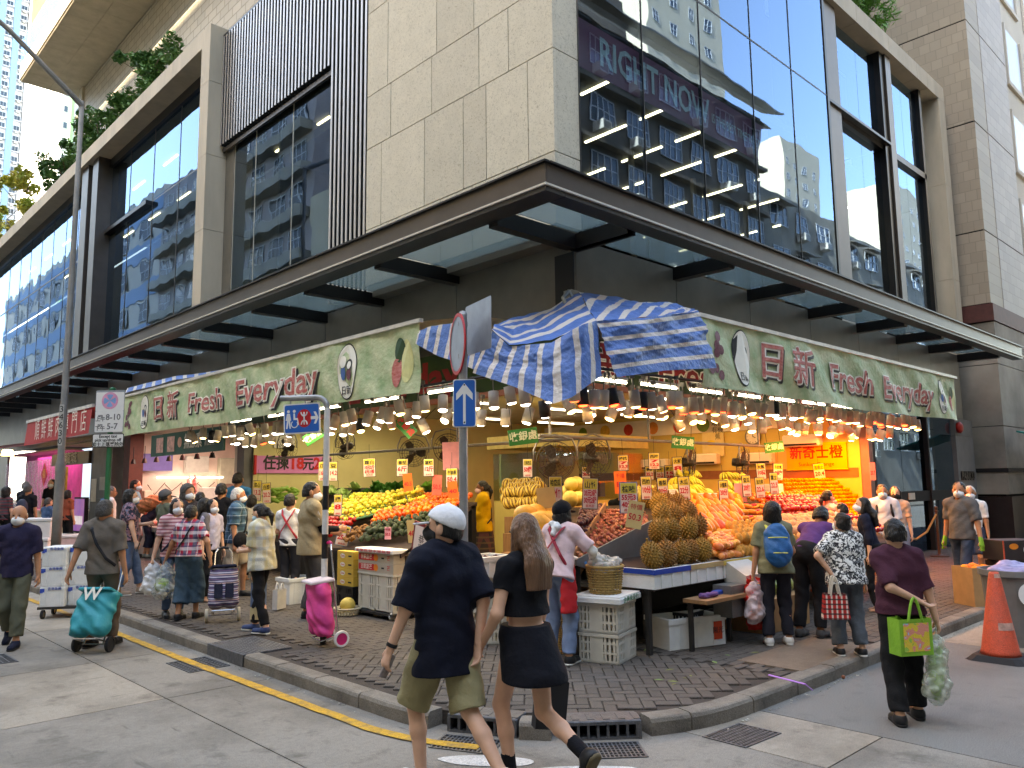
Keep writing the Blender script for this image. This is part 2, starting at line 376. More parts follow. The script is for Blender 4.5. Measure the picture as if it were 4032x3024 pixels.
# the junction: larger slabs
for (x0,x1,y0,y1,mm) in [(-40,-9.1,-30,.35,m_conc),(-9.1,-4.67,-4.42,.35,m_conc),(-4.67,-2.36,-4.42,.35,m_conc),(-2.36,-1.5,-4.42,-2.9,m_conc2),(-9.1,-1.5,-9,-4.42,m_conc),(-9.1,-1.5,-14,-9,m_conc2),(-9.1,-1.5,-30,-14,m_conc)]:
    MB().box(x0+g,x1-g,y0+g,y1-g,-.2,0).build('slab',mm,road)
MB().box(-1.5+g,2.32,-30,-3.0,-.2,0).build('asphalt_strip',m_asph,road)
MB().box(2.32+g,5.2,-5.2,-3.0,-.2,0).build('slab',m_conc2,road)
MB().box(2.32+g,60,-30,-5.2-g,-.2,0).build('asphalt_strip',m_asph,road)
MB().box(5.2+g,60,-5.2,-3.0,-.2,0).build('asphalt_strip',m_asph,road)
# far pavements opposite
for nm,bx in (('pavement_opposite_left',(-16.5,-13.2,-4,110)),('pavement_opposite_right',(-4,60,-16,-12.7))):
    MB().bev(bx[0],bx[1],bx[2],bx[3],-.2,.13,.02).build(nm,m_kerb,kind='structure',label='plain far pavement across the street',cat='pavement')
# ---- pavement: mortar bed, paving bricks, kerb stones
CC=(-1.7,-1.5); CR=1.98
def kerbpath(off=0,step=.25,y1=60,x1=60):
    """outline of the outer kerb edge moved inwards by off"""
    pts=[]; r=CR-off
    y=y1
    pts.append((-3.68+off,y1))
    pts.append((-3.68+off,-1.5))
    for k in range(1,13):
        a=PI+PI/2*k/13; pts.append((CC[0]+r*math.cos(a),CC[1]+r*math.sin(a)))
    pts.append((-1.7,-3.48+off)); pts.append((x1,-3.48+off)); return pts
def inside(x,y,off=0):
    if x<-3.68+off or y<-3.48+off: return False
    if x<CC[0] and y<CC[1]: return (x-CC[0])**2+(y-CC[1])**2<(CR-off)**2
    return True
pav=bpy.data.objects.new('pavement',None); COL.objects.link(pav); tag(pav,'grey brick pavement in front of the corner fruit shop','pavement',kind='structure')
poly=kerbpath(.16)+[(60,0.2),(.31,.2),(.31,60)]
MB().prism(poly[::-1] if False else poly,-.1,.104).build('mortar_bed',mat('mortar',(66,58,52),.95,bump=.4),pav)
COVER=(-3.52,-3.13,.96,1.86); PATCH=[(-.5,1.0),(-3.33,-2.72)]
bricks=[]
BL,BW=.2,.1
for i in range(-60,420):
    for j in range(-70,120):
        pass
    break
def addb(cx,cy,rot,l=BL,w=BW):
    hx,hy=(l/2,w/2)
    c,s_=math.cos(rot),math.sin(rot)
    for a,b in ((-1,-1),(1,-1),(1,1),(-1,1)):
        x=cx+a*hx*c-b*hy*s_; y=cy+a*hx*s_+b*hy*c
        if not inside(x,y,.17): return
        if COVER[0]-.09<x<COVER[1]+.05 and COVER[2]-.05<y<COVER[3]+.05: return
        if PATCH[0][0]<x<PATCH[0][1] and PATCH[1][0]<y<PATCH[1][1]: return
    bricks.append((cx,cy,rot))
# herringbone round the corner (45 degrees), stretcher bond along both arms
def corner(x,y): return x<-.9 and y<.1
W_=BW
for a in range(-60,60):
    for k in range(-40,40):
        # herringbone cell: horizontal and vertical bricks of 2:1 on a diagonal lattice
        for (ox,oy,rt) in ((0,0,0),(-W_*.5,W_*1.5,PI/2)):
            u=(a*W_)+(k*2*W_)+ox; v=(a*W_)-(k*2*W_)+oy
            x=-2.6+(u*math.cos(PI/4)-v*math.sin(PI/4)); y=-1.6+(u*math.sin(PI/4)+v*math.cos(PI/4))
            if corner(x,y) and inside(x,y,.2): addb(x,y,rt+PI/4)
for r_ in range(0,36):
    for c_ in range(0,260):     # left arm: bricks lengthwise across
        x=-3.5+BL/2+(c_%18)*BL+(BL/2 if r_%2 else 0)
for r_ in range(0,260):
    y=.16+r_*BW
    if y>16: break
    for c_ in range(18):
        x=-3.52+c_*BL+(BL/2 if r_%2 else 0)+BL/2
        if x<.2: addb(x,y,0)
for r_ in range(0,34):
    y=-3.25+r_*BW
    if y>.15: break
    for c_ in range(80):
        x=-.82+c_*BL+(BL/2 if r_%2 else 0)+BL/2
        if x<15.5: addb(x,y,0)
bricks.sort(key=lambda b:(b[0]-CAM.x)**2+(b[1]-CAM.y)**2)
bm_=MB().bev(-BL/2+.004,BL/2-.004,-BW/2+.004,BW/2-.004,.06,.12,.005).mesh('brick',m_brick)
rb=random.Random(3)
for (x,y,a) in bricks[:300]:
    inst(bm_,'brick',(x,y,rb.uniform(-.003,.002)),(rb.uniform(-.012,.012),rb.uniform(-.012,.012),a+rb.uniform(-.015,.015)),parent=pav)
far=MB()
for (x,y,a) in bricks[300:]:
    M=Matrix.Translation((x,y,rb.uniform(-.003,.001)))@Euler((rb.uniform(-.012,.012),rb.uniform(-.012,.012),a)).to_matrix().to_4x4()
    far.bev(-BL/2+.004,BL/2-.004,-BW/2+.004,BW/2-.004,.09,.12,.004,M)
o=far.build('far_bricks',m_brick,pav); o['kind']='stuff'
MB().bev(PATCH[0][0]-.02,PATCH[0][1]+.02,PATCH[1][0]-.02,PATCH[1][1]+.02,.07,.121,.004).build('concrete_patch',stained('patch_concrete',(118,103,88),(84,72,62),.9,20,120),pav)
MB().box(15.5,60,-3.3,.1,.05,.118).build('far_paving',m_brick,pav)
MB().box(-3.5,.3,16,60,.05,.118).build('far_paving',m_brick,pav)
# kerb
kerb=bpy.data.objects.new('kerb',None); COL.objects.link(kerb); tag(kerb,'worn pale kerb stones curving round the pavement corner','kerb',kind='structure')
pl=kerbpath(0); path=[Vector((p[0],p[1],0)) for p in pl]
# resample into stones
def along(pts,step):
    out=[];acc=0;cur=[pts[0]]
    for a,b in zip(pts[:-1],pts[1:]):
        L_=(b-a).length;t=0
        while acc+L_-t>=step:
            d=step-acc; t+=d; p=a+(b-a)*(t/L_); cur.append(p); out.append(cur); cur=[p]; acc=0
        acc+=L_-t; cur.append(b)
    out.append(cur); return out
GUL=[((-3.52,-2.12),(-3.30,-2.56)),((-3.08,-2.88),(-2.70,-3.20))]   # gullies replace kerb stones here
def ingul(p):
    return any((p-Vector(((a[0]+b[0])/2,(a[1]+b[1])/2,0))).length<.27 for a,b in GUL)
stones=along([Vector((-3.68,32,0))]+path[1:-1]+[Vector((28,-3.48,0))],.72)
for st in stones:
    # split stone by gullies
    fine=[]
    for a,b in zip(st[:-1],st[1:]):
        n_=max(1,int((b-a).length/.12))
        for q in range(n_): fine.append(a+(b-a)*(q/n_))
    fine.append(st[-1])
    segs=[];cur=[]
    for p in fine:
        if ingul(p):
            if len(cur)>1: segs.append(cur)
            cur=[]
        else: cur.append(p)
    if len(cur)>1: segs.append(cur)
    for sg in segs:
        if (sg[-1]-sg[0]).length<.05: continue
        m_=MB(); prof=[(0.004,-.2),(0.0,.09),(.012,.112),(.03,.121),(.16,.121),(.16,-.2)]
        vs=[];fs=[]; jit=rb.uniform(-.006,.006); K=len(prof)
        d0=(sg[1]-sg[0]).normalized()*.006; d1=(sg[-1]-sg[-2]).normalized()*.006
        sg=[sg[0]+d0]+sg[1:-1]+[sg[-1]-d1]
        for i,p in enumerate(sg):
            t=(sg[min(i+1,len(sg)-1)]-sg[max(i-1,0)]).normalized(); nn=Vector((-t.y,t.x,0))
            for (o_,z) in prof: vs.append((p.x+nn.x*(o_+jit),p.y+nn.y*(o_+jit),z+(jit*.5 if z>.05 else 0)+(rb.uniform(-.003,.003) if .05<z<.115 else 0)))
        for i in range(len(sg)-1):
            for k in range(K-1): fs.append((i*K+k,(i+1)*K+k,(i+1)*K+k+1,i*K+k+1))
        fs+=[tuple(range(K)),tuple(range((len(sg)-1)*K+K-1,(len(sg)-1)*K-1,-1))]
        m_.add(vs,fs).build('kerb_stone',m_kerb,kerb)
# gullies (kerb inlets) and road gratings
for gi,(a,b) in enumerate(GUL):
    A=Vector((a[0],a[1],0)); B=Vector((b[0],b[1],0)); t=(B-A).normalized(); c=(A+B)/2
    M=frame((c.x,c.y,0),(t.x,t.y,0),(-t.y,t.x,0),(0,0,1))
    t_=T('kerb_drain',['black iron kerb drain inlet behind the walking couple','black iron kerb drain inlet just past the walking woman'][gi],'drain',(0,0,0),group='iron kerb drains')
    L_=.27
    m_=MB(); m_.bev(-L_,L_,-.03,.2,.10,.13,.008,M); m_.box(-L_,-L_+.025,-.03,.18,-.02,.10,M); m_.box(L_-.025,L_,-.03,.18,-.02,.10,M); m_.box(-L_+.025,L_-.025,-.028,.1,-.02,.015,M)
    m_.build('frame',m_iron,t_)
    for k in range(7):
        x=-L_+.025+(k+.5)*(2*L_-.05)/7+.03
        MB().box(x-.009,x+.009,-.025,.05,.015,.10,M).build('bar',m_iron,t_)
    MB().box(-L_+.025,L_-.025,.11,.13,-.02,.1,M).build('back',m_hole,t_)
    for k in range(5):
        x=-L_+.05+k*.11
        MB().box(x,x+.05,.0,.15,.13,.134,M).build('tread_stud',m_iron,t_)
def grating(corners,nx,ny,label,slot=.7):
    P=[Vector((x,y,0)) for x,y in corners]; o_=P[0]; u=P[1]-P[0]; v=P[3]-P[0]
    t_=T('road_grating',label,'grating',(0,0,0),group='iron gratings set in the road')
    m_=MB(); q=lambda a,b,z: o_+u*a+v*b+Vector((0,0,z))
    def cell(a0,a1,b0,b1,mb,z0=.001,z1=.008):
        mb.add([q(a,b,z) for z in (z0,z1) for b in (b0,b1) for a in (a0,a1)],[(0,2,3,1),(4,5,7,6),(0,1,5,4),(2,6,7,3),(0,4,6,2),(1,3,7,5)])
    f_=.04
    for c_ in ((0,1,0,f_),(0,1,1-f_,1),(0,f_,f_,1-f_),(1-f_,1,f_,1-f_)): cell(*c_,m_)
    m_.build('frame',m_iron,t_)
    m2=MB()
    for k in range(1,nx): x=f_+(1-2*f_)*k/nx; cell(x-.012,x+.012,f_,1-f_,m2,.001,.007)
    m2.build('long_bars',m_iron,t_)
    for k in range(1,ny): 
        y=f_+(1-2*f_)*k/ny; m3=MB(); cell(f_,1-f_,y-.018,y+.018,m3,.001,.0065); m3.build('cross_bar',m_iron,t_)
    m4=MB(); m4.add([q(a,b,.002) for a,b in ((0,0),(1,0),(1,1),(0,1))],[(0,1,2,3)]); m4.build('well',m_hole,t_)
grating([(-3.62,-2.16),(-3.42,-2.58),(-3.68,-2.72),(-3.88,-2.30)],14,6,'iron road grating at the kerb behind the couple')
grating([(-3.12,-2.98),(-2.78,-3.26),(-2.96,-3.52),(-3.32,-3.22)],14,6,'iron road grating below the drain past the walking woman')
grating([(-2.38,-3.52),(-1.92,-3.54),(-1.92,-3.90),(-2.38,-3.86)],15,8,'square iron road grating on the pale slab by the kerb')
grating([(-4.16,1.74),(-3.74,1.76),(-3.74,1.16),(-4.16,1.13)],9,9,'iron road grating crossed by the yellow line')
grating([(-5.75,3.62),(-5.22,3.55),(-5.20,3.05),(-5.75,3.05)],9,8,'iron road grating beside the old man at the edge')
# chequer-plate cover in the pavement with an upturned lip at the kerb
cv=T('inspection_cover','chequer-plate steel cover set in the pavement by the kerb','cover')
MB().bev(-3.685,-3.15,.98,1.84,.10,.126,.004).build('plate',m_iron,cv)
MB().box(-3.69,-3.684,.98,1.84,.005,.122).build('lip',m_iron,cv)
st=MB()
for i in range(13):
    for j in range(21):
        x=-3.66+i*.04; y=1.0+j*.04; a=PI/4 if (i+j)%2 else -PI/4
        M=Matrix.Translation((x,y,.126))@Matrix.Rotation(a,4,'Z'); st.box(-.014,.014,-.004,.004,0,.003,M)
st.build('tread_studs',m_iron,cv)
# ---- painted markings
def strip(pts,wid,z,m_,name,label,cat):
    vs=[];fs=[]
    fine=[]
    for a,b in zip(pts[:-1],pts[1:]):
        a=Vector(a);b=Vector(b);n_=max(1,int((b-a).length/.1))
        for q in range(n_): fine.append(a+(b-a)*q/n_)
    fine.append(Vector(pts[-1]))
    for i,p in enumerate(fine):
        t=(fine[min(i+1,len(fine)-1)]-fine[max(i-1,0)]).normalized(); nn=Vector((-t.y,t.x))
        e1,e2=rb.uniform(-.006,.006),rb.uniform(-.006,.006)
        vs+=[(p.x+nn.x*(wid/2+e1),p.y+nn.y*(wid/2+e1),z),(p.x-nn.x*(wid/2+e2),p.y-nn.y*(wid/2+e2),z)]
    for i in range(len(fine)-1): fs.append((2*i,2*i+1,2*i+3,2*i+2))
    return MB().add(vs,fs).build(name,m_,kind='structure',label=label,cat=cat)
yp=[(-3.95,30),(-3.95,9),(-3.95,4.1),(-3.97,1.93),(-3.95,.34),(-3.94,-.7),(-3.93,-1.2)]
for k in range(1,7): a=PI+.52*k/6; yp.append((-1.7+2.24*math.cos(a),-1.45+2.24*math.sin(a)))
strip(yp,.10,.0095,m_yellow,'yellow_line','single worn yellow line following the kerb','road marking')
def blob(pts,name,label):
    MB().add([(x,y,.004) for x,y in pts],[tuple(range(len(pts)))]).build(name,m_white,kind='structure',label=label,cat='road marking')
def ellp(c,a,b,rot,n=26,wob=.06):
    return [(c[0]+math.cos(t)*a*math.cos(rot)*(1+wob*math.sin(3*t))-math.sin(t)*b*math.sin(rot),c[1]+math.cos(t)*a*math.sin(rot)+math.sin(t)*b*math.cos(rot)*(1+wob*math.cos(2*t))) for t in [2*PI*k/n for k in range(n)]]
blob(ellp((-3.78,-2.78),.32,.10,-.9),'lane_letter_stroke','white painted road lettering stroke beside the walking girl')
blob(ellp((-3.48,-3.35),.36,.09,-.75),'lane_letter_stroke','white painted road lettering stroke under the girl’s raised boot'.replace('’',"'"))
MB().box(1.1,1.25,-6.2,-4.75,.002,.005).build('lane_edge_line',m_white,kind='structure',label='white painted line beside the traffic cone',cat='road marking')
# litter by the kerb
lit=MB(); 
for k in range(160):
    if rb.random()<.6: x=rb.uniform(-2.2,6); y=-3.52-abs(rb.gauss(0,.03))
    else: x=-3.72-abs(rb.gauss(0,.03)); y=rb.uniform(-1.2,8)
    M=Matrix.Translation((x,y,.004))@Euler((rb.uniform(-.3,.3),rb.uniform(-.3,.3),rb.uniform(0,6))).to_matrix().to_4x4(); s_=rb.uniform(.003,.013); lit.box(-s_,s_,-s_*.6,s_*.6,0,.004,M)
lit.build('litter',mat('litter_bits',(178,172,158),.9,var=.3,scale=40),kind='stuff',label='small pale litter scraps along the kerb',cat='litter')
for k in range(14):
    p=gnd(rb.uniform(1150,1900),rb.uniform(1400,1480),.1215)
    if not inside(p.x,p.y,.1): continue
    s_=rb.uniform(.012,.03); MB().add([(0,-s_*2,0),(s_,0,.004),(0,s_*2,.001),(-s_*.8,0,.003)],[(0,1,2,3)]).build('fallen_leaf',mat('fallen_leaf',(120,130,70),.8,rnd=.3,hue=.05),M=Matrix.Translation(p)@Matrix.Rotation(rb.uniform(0,6),4,'Z'),label='small leaf scrap lying on the paving bricks',cat='leaf',group='leaf scraps on the pavement')
a=gnd(1661,1458,.125); b=gnd(1740,1478,.125); c=gnd(1754,1490,.06)
MB().tube([a,b,c],.012,6,flat=.5).build('plastic_strap',mat('lilac_plastic',(190,130,220),.4),label='lilac plastic strap lying over the kerb edge',cat='strap')
for (x,y) in ((1703,1489),(1722,1482),(1817,1461)):
    p=gnd(x,y,.02); MB().lathe([(0,-.018),(.012,-.013),(.018,0),(.012,.013),(0,.018)],10).build('fallen_lychee',mat('fallen_lychee',(150,88,60),.7,bump=.4),smooth=True,M=Matrix.Translation((p.x,p.y-.02,.018)),label='brown fallen lychee in the gutter along the kerb',cat='fruit',group='lychees fallen in the gutter')
# ================================================================ CORNER BUILDING
def speckle(name,col,dark,s1=26,rough=.7):
    m=mat(name,col,rough,var=.05,scale=3,bump=.15,bscale=150); n=m.node_tree.nodes; L=m.node_tree.links; b=n['Principled BSDF']
    out=b.inputs['Base Color'].links[0].from_socket; tc=n.new('ShaderNodeTexCoord')
    tx=n.new('ShaderNodeTexNoise'); tx.inputs['Scale'].default_value=s1; tx.inputs['Detail'].default_value=3; tx.inputs['Distortion'].default_value=1.6; tx.inputs['Roughness'].default_value=.7; L.new(tc.outputs['Object'],tx.inputs['Vector'])
    mr=n.new('ShaderNodeMapRange'); mr.inputs['From Min'].default_value=.53; mr.inputs['From Max'].default_value=.64; mr.inputs['To Max'].default_value=.62; L.new(tx.outputs['Fac'],mr.inputs[0])
    mx=n.new('ShaderNodeMix'); mx.data_type='RGBA'; mx.inputs['B'].default_value=lin(dark)+(1,); L.new(mr.outputs[0],mx.inputs['Factor']); L.new(out,mx.inputs['A'])
    hs=n.new('ShaderNodeHueSaturation'); oi=n.new('ShaderNodeObjectInfo'); m1=n.new('ShaderNodeMapRange'); m1.inputs['To Min'].default_value=.91; m1.inputs['To Max'].default_value=1.06; L.new(oi.outputs['Random'],m1.inputs[0]); L.new(m1.outputs[0],hs.inputs['Value']); L.new(mx.outputs['Result'],hs.inputs['Color'])
    L.new(hs.outputs[0],b.inputs['Base Color']); return m
m_stone=speckle('travertine',(206,196,175),(148,136,114))
m_stone2=mat('grey_beige_stone',(184,172,152),.7,var=.12,scale=2,stretch=(1,1,.25),bump=.1,bscale=100)
m_bronze=mat('bronze_anodised',(92,84,78),.38,metal=.75,var=.08,scale=3)
m_dark=mat('dark_metal',(52,50,50),.35,metal=.7,var=.1,scale=2)
m_darkp=mat('dark_panel',(112,108,100),.38,metal=.3,var=.18,scale=1.2)
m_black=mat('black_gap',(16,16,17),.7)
m_fin=mat('louvre_fin_metal',(186,180,176),.35,metal=.55,var=.06,scale=2)
m_led=mat('pale_trim',(206,200,186),.4,var=.05)
m_pane=glass('curtain_glass',(.85,.93,.95),.17,see=.9,wave=.03)
m_panel=glass('left_window_glass',(.85,.92,.9),.15,see=.8,wave=.045)
m_frost=film('canopy_glass',(150,176,176),.62,rough=.15)
_n=m_frost.node_tree.nodes; _t=_n.new('ShaderNodeBsdfTranslucent'); _t.inputs[0].default_value=(.13,.18,.185,1); _n['Map Range'].inputs['To Min'].default_value=.6; _n['Map Range'].inputs['To Max'].default_value=.6; _n['Bump'].inputs['Strength'].default_value=.08; _a=_n.new('ShaderNodeMixShader'); _a.inputs[0].default_value=.75; _x=_n['Mix Shader']; m_frost.node_tree.links.new(_n['Principled BSDF'].outputs[0],_a.inputs[1]); m_frost.node_tree.links.new(_t.outputs[0],_a.inputs[2]); m_frost.node_tree.links.new(_a.outputs[0],_x.inputs[2])
bld=T('corner_building','beige stone and blue glass commercial block above the corner fruit shop','building')
def slabs(cs,place):
    for (u0,u1,v0,v1) in cs: place(u0+.006,u1-.006,v0+.006,v1-.006)
# left stone face x=0
zc=[5.2,6.2,7.67,8.65,10.23,11.2,12.7,13.9,15.3,16.8,18.2,20,22,24,26,30,40]
ys=[[0,.71,1.68,2.44,3.89,4.52],[0,.49,1.36,1.88,2.85,4.06,4.52],[0,.87,1.51,2.66,3.79,4.52],[0,.6,1.62,2.53,3.89,4.52]]
for k in range(len(zc)-1):
    Y=ys[k%4]
    for a,b in zip(Y[:-1],Y[1:]): MB().box(0,.06,a+(.0 if a==0 else .008),b-.008,zc[k]+.008,zc[k+1]-.008).build('stone_panel',m_stone,bld)
    MB().box(.062,.51,0,.06,zc[k]+.008,zc[k+1]-.008).build('stone_panel',m_stone,bld)
MB().box(.05,.5,.05,4.5,5.0,40).build('stone_core',m_darkp,bld)
# louvres, set back .32
nf=0; y=4.6
while y<11.55:
    zb=5.25 if y<6.37 else 10.17
    f_=MB().box(.334,.50,y+.004,y+.05,zb,13.05).build('louvre_fin',m_black,bld); MB().box(.318,.333,y,y+.062,zb,13.05).build('fin_cap',m_fin,f_); y+=.15; nf+=1  # fin body coloured black to stand for shaded sides, front cap pale
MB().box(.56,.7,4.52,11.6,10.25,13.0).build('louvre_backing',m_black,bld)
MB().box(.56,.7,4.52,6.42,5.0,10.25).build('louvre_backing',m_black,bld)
MB().box(.40,.46,6.4,11.58,10.02,10.12).build('louvre_rail',m_bronze,bld)
MB().box(.33,.62,4.52,11.6,13.06,13.12).build('louvre_cap',m_dark,bld)
# windows under the louvres
for a,b in ((6.42,8.2),(8.2,9.97),(9.97,11.1)):
    MB().box(.52,.53,a+.008,b-.008,5.2,10.2).build('glass_pane',m_panel,bld)
    MB().box(.515,.535,b-.008,b+.008,5.2,10.2).build('glass_joint',m_led,bld)
MB().box(.5,.54,11.12,11.59,5.2,10.2).build('dark_panel',m_darkp,bld)
# stone pillar and top frame of the left windows
for a,b in ((5.2,6.1),(6.1,8.0),(8.0,9.9),(9.9,11.8),(11.8,13.31)):
    MB().box(0,1.2,11.6,12.11,a+.005,b-.005).build('stone_panel',m_stone2,bld)
yy=12.118
while yy<60:
    MB().box(0,1.2,yy,min(60,yy+1.99),12.84,13.31).build('stone_panel',m_stone2,bld); yy+=2.0
# left windows
def lwin(y0,y1,x=.6,mulls=(),tz=None):
    yy=[y0]+list(mulls)+[y1]
    for a,b in zip(yy[:-1],yy[1:]): MB().box(x,x+.012,a+.006,b-.006,5.1,12.84).build('glass_pane',m_panel,bld)
    for q in mulls: MB().box(x-.012,x+.02,q-.008,q+.008,5.1,12.84).build('glass_joint',m_bronze,bld)
    MB().box(x-.08,x+.1,y0,y1,12.55,12.84).build('window_head',m_dark,bld)
lwin(12.11,20.9,mulls=(13.46,14.91,16.94,19.03))
MB().box(.596,.62,12.2,17,10.28,10.31).build('window_transom',m_bronze,bld)
MB().box(.42,.66,17,20.9,10.2,10.32).build('window_transom',m_dark,bld)
for a,b,x in ((20.9,21.5,.15),(21.55,21.75,.3),(21.9,22.6,.12),(22.8,23.0,.35)):
    MB().box(x,.8,a,b,5.1,12.84).build('window_pier',m_bronze if x<.2 else m_dark,bld)
lwin(23.0,60,mulls=(24.6,26.2,28,29.8,31.6,33.4,35.5,38,41,44,48,52,56))
MB().box(.59,.63,23,60,10.05,10.1).build('window_transom',m_bronze,bld)
# interior of the left rooms: dark floor plates, back wall, strip lights
m_int=mat('office_interior',(86,84,78),.8,var=.15,scale=.5)
m_intd=mat('office_dark',(40,42,44),.8,var=.2,scale=.5)
m_strip=mat('office_strip_light',(255,246,214),.5,var=0,emit=1.2)
MB().box(.75,7,4.6,60,5.0,5.1).build('office_floor',m_intd,bld)
MB().box(4.6,4.7,6.2,60,5.1,12.5).build('office_wall',m_int,bld)
MB().box(.75,4.6,11.7,60,12.6,12.7).build('office_ceiling',m_int,bld)
MB().box(.75,4.6,6.3,11.5,10.2,10.3).build('office_ceiling',m_int,bld)
for (a,b) in ((1120,1275),(0,0)):
    pass
def strip_light(x,y,z,dx,dy,l): 
    MB().box(x-(l/2 if dx else .025),x+(l/2 if dx else .025),y-(l/2 if dy else .025),y+(l/2 if dy else .025),z-.03,z).build('strip_light',m_strip,bld)
for k,(x,y) in enumerate(((1.5,7.2),(1.5,8.9),(1.5,10.4),(3.0,7.4),(3.0,9.3),(3.1,11))): strip_light(x,y,10.18,1 if False else 0,1,1.1)
for y in range(13,40,3):
    for x in (1.8,3.4): strip_light(x,y,12.58,0,1,1.2)
# right glass facade y=0
mul=[.52,2.02,3.65,5.39,6.97,8.57]
for a,b in zip(mul[:-1],mul[1:]):
    for z0,z1 in ((5.1,9.93),(9.97,14.6),(14.65,19)):
        MB().box(a+.008,b-.008,.0,.012,z0,z1).build('glass_pane',m_pane,bld)
for q in mul[1:-1]: MB().box(q-.007,q+.007,-.012,.05,5.1,19).build('mullion',m_dark,bld)
MB().box(.52,8.57,-.006,.05,9.935,9.965).build('transom',m_dark,bld)
MB().box(.51,.53,-.01,.3,5.1,19).build('glass_edge',m_dark,bld)
# recessed bay inside the stone frame
MB().box(8.57,8.66,-.02,1.2,5.1,13).build('bay_side',m_dark,bld)
for z0,z1 in ((5.1,9.84),(10.0,12.3)):
    for a,b in ((9.5,11.0),(11.0,12.1),(12.7,13.8),(13.8,14.9)): MB().box(a+.006,b-.006,.30,.312,z0,z1).build('glass_pane',m_pane,bld)
for a,b,y in ((8.85,9.5,.10),(12.1,12.3,.15),(12.34,12.66,.1),(14.9,15.05,.2)): MB().box(a,b,y,1.0,5.1,12.4).build('bay_pier',m_bronze if b-a>.3 else m_dark,bld)
MB().box(8.66,15.05,.2,1.0,9.84,10.0).build('bay_transom',m_dark,bld)
MB().box(8.66,12.2,.05,.75,9.94,10.0).build('bay_shelf',m_dark,bld)
MB().box(8.66,15.05,.6,1.0,12.1,12.4).build('bay_head',m_dark,bld)
xx=8.57
while xx<15:
    MB().box(xx+.005,min(15.05,xx+1.9),0,1.3,12.42,12.87).build('stone_panel',m_stone2,bld); xx+=1.91
for a,b in ((5.1,7.2),(7.2,9.9),(9.9,12.41)):
    MB().box(15.06,15.85,.0+.6,1.3,a+.005,b-.005).build('stone_panel',m_stone2,bld)
    MB().box(15.86,16.35,0,1.3,a+.005,b-.005).build('stone_panel',m_stone2,bld)
MB().box(15.06,16.35,0,1.3,12.415,12.87).build('stone_panel',m_stone2,bld)
MB().box(0.5,16.3,1.3,9,12.9,13).build('terrace_deck',m_int,bld)
# offices behind the right glass
MB().box(.6,16.2,.8,9,5.0,5.1).build('office_floor',m_intd,bld)
MB().box(.6,16.2,8.9,9,5.1,12.8).build('office_wall',m_intd,bld)
MB().box(.55,16.2,.5,8.9,9.03,9.2).build('office_ceiling',m_intd,bld)
MB().box(.55,8.5,.3,8.9,14.7,14.8).build('office_ceiling',m_intd,bld)
for i,x in enumerate((1.6,3.26,4.9,6.3,7.64,9.6,11.2,13.2)):
    for y in (1.8,3.1,4.7,6.3): strip_light(x,y+.12*(i%2),9.02,0,1,.8 if y<2 else 1.1)
for i in range(6):
    MB().box(1.1+i*2.4,1.2+i*2.4,3.2,3.3,5.1,9.0).build('office_column',m_int,bld)
# promotional strip hung inside the glass
m_purple=mat('purple_vinyl',(112,52,84),.6,var=.05); m_lilac=mat('pale_vinyl_letters',(170,186,190),.6,var=.03)
pr=MB().box(.6,6.0,.06,.07,7.65,8.4).build('window_sign_strip',m_purple,bld)
text('RIGHT NOW',.62,m_lilac,MR(2.5,.05,8.03),pr,bold=.012,w=2.9); text('IS THE BEST TIME TO START',.24,m_lilac,MR(4.98,.05,7.98),pr,w=1.9)
# ---- upper volume: set-back tiled wall, cantilevered balcony slab
m_tile=mat('wall_tile',(168,160,146),.6,var=.05,scale=5); 
def tiled(name,col,mortar,w_,h_,ax=(1,2),mw=.02,rough=.55,c2=None):
    m=mat(name,col,rough,var=.06,scale=3); n=m.node_tree.nodes; L=m.node_tree.links; b=n['Principled BSDF']
    tc=n.new('ShaderNodeTexCoord'); sp=n.new('ShaderNodeSeparateXYZ'); L.new(tc.outputs['Object'],sp.inputs[0]); cb=n.new('ShaderNodeCombineXYZ'); L.new(sp.outputs[ax[0]],cb.inputs[0]); L.new(sp.outputs[ax[1]],cb.inputs[1])
    bt=n.new('ShaderNodeTexBrick'); bt.inputs['Scale'].default_value=1; bt.inputs['Brick Width'].default_value=w_; bt.inputs['Row Height'].default_value=h_; bt.inputs['Mortar Size'].default_value=mw
    bt.inputs['Color1'].default_value=lin(col)+(1,); bt.inputs['Color2'].default_value=lin(c2 or tuple(int(v*.93) for v in col))+(1,); bt.inputs['Mortar'].default_value=lin(mortar)+(1,)
    L.new(cb.outputs[0],bt.inputs['Vector']); L.new(bt.outputs['Color'],b.inputs['Base Color'])
    bp=n.new('ShaderNodeBump'); bp.inputs['Strength'].default_value=.4; bp.inputs['Distance'].default_value=.01; bp.invert=True; L.new(bt.outputs['Fac'],bp.inputs['Height']); L.new(bp.outputs[0],b.inputs['Normal']); return m
m_tileL=tiled('beige_wall_tile',(180,171,155),(138,130,116),.6,.3,(1,2),.02)
MB().box(2.0,9,4.6,30.4,13.0,19.65).build('tiled_wall',m_tileL,bld)
MB().box(1.9,9.0,30.41,30.9,13.0,19.65).build('wall_end',m_stone2,bld)
MB().box(1.2,2,4.6,60,12.9,13.3).build('planter_bed',m_stone2,bld)
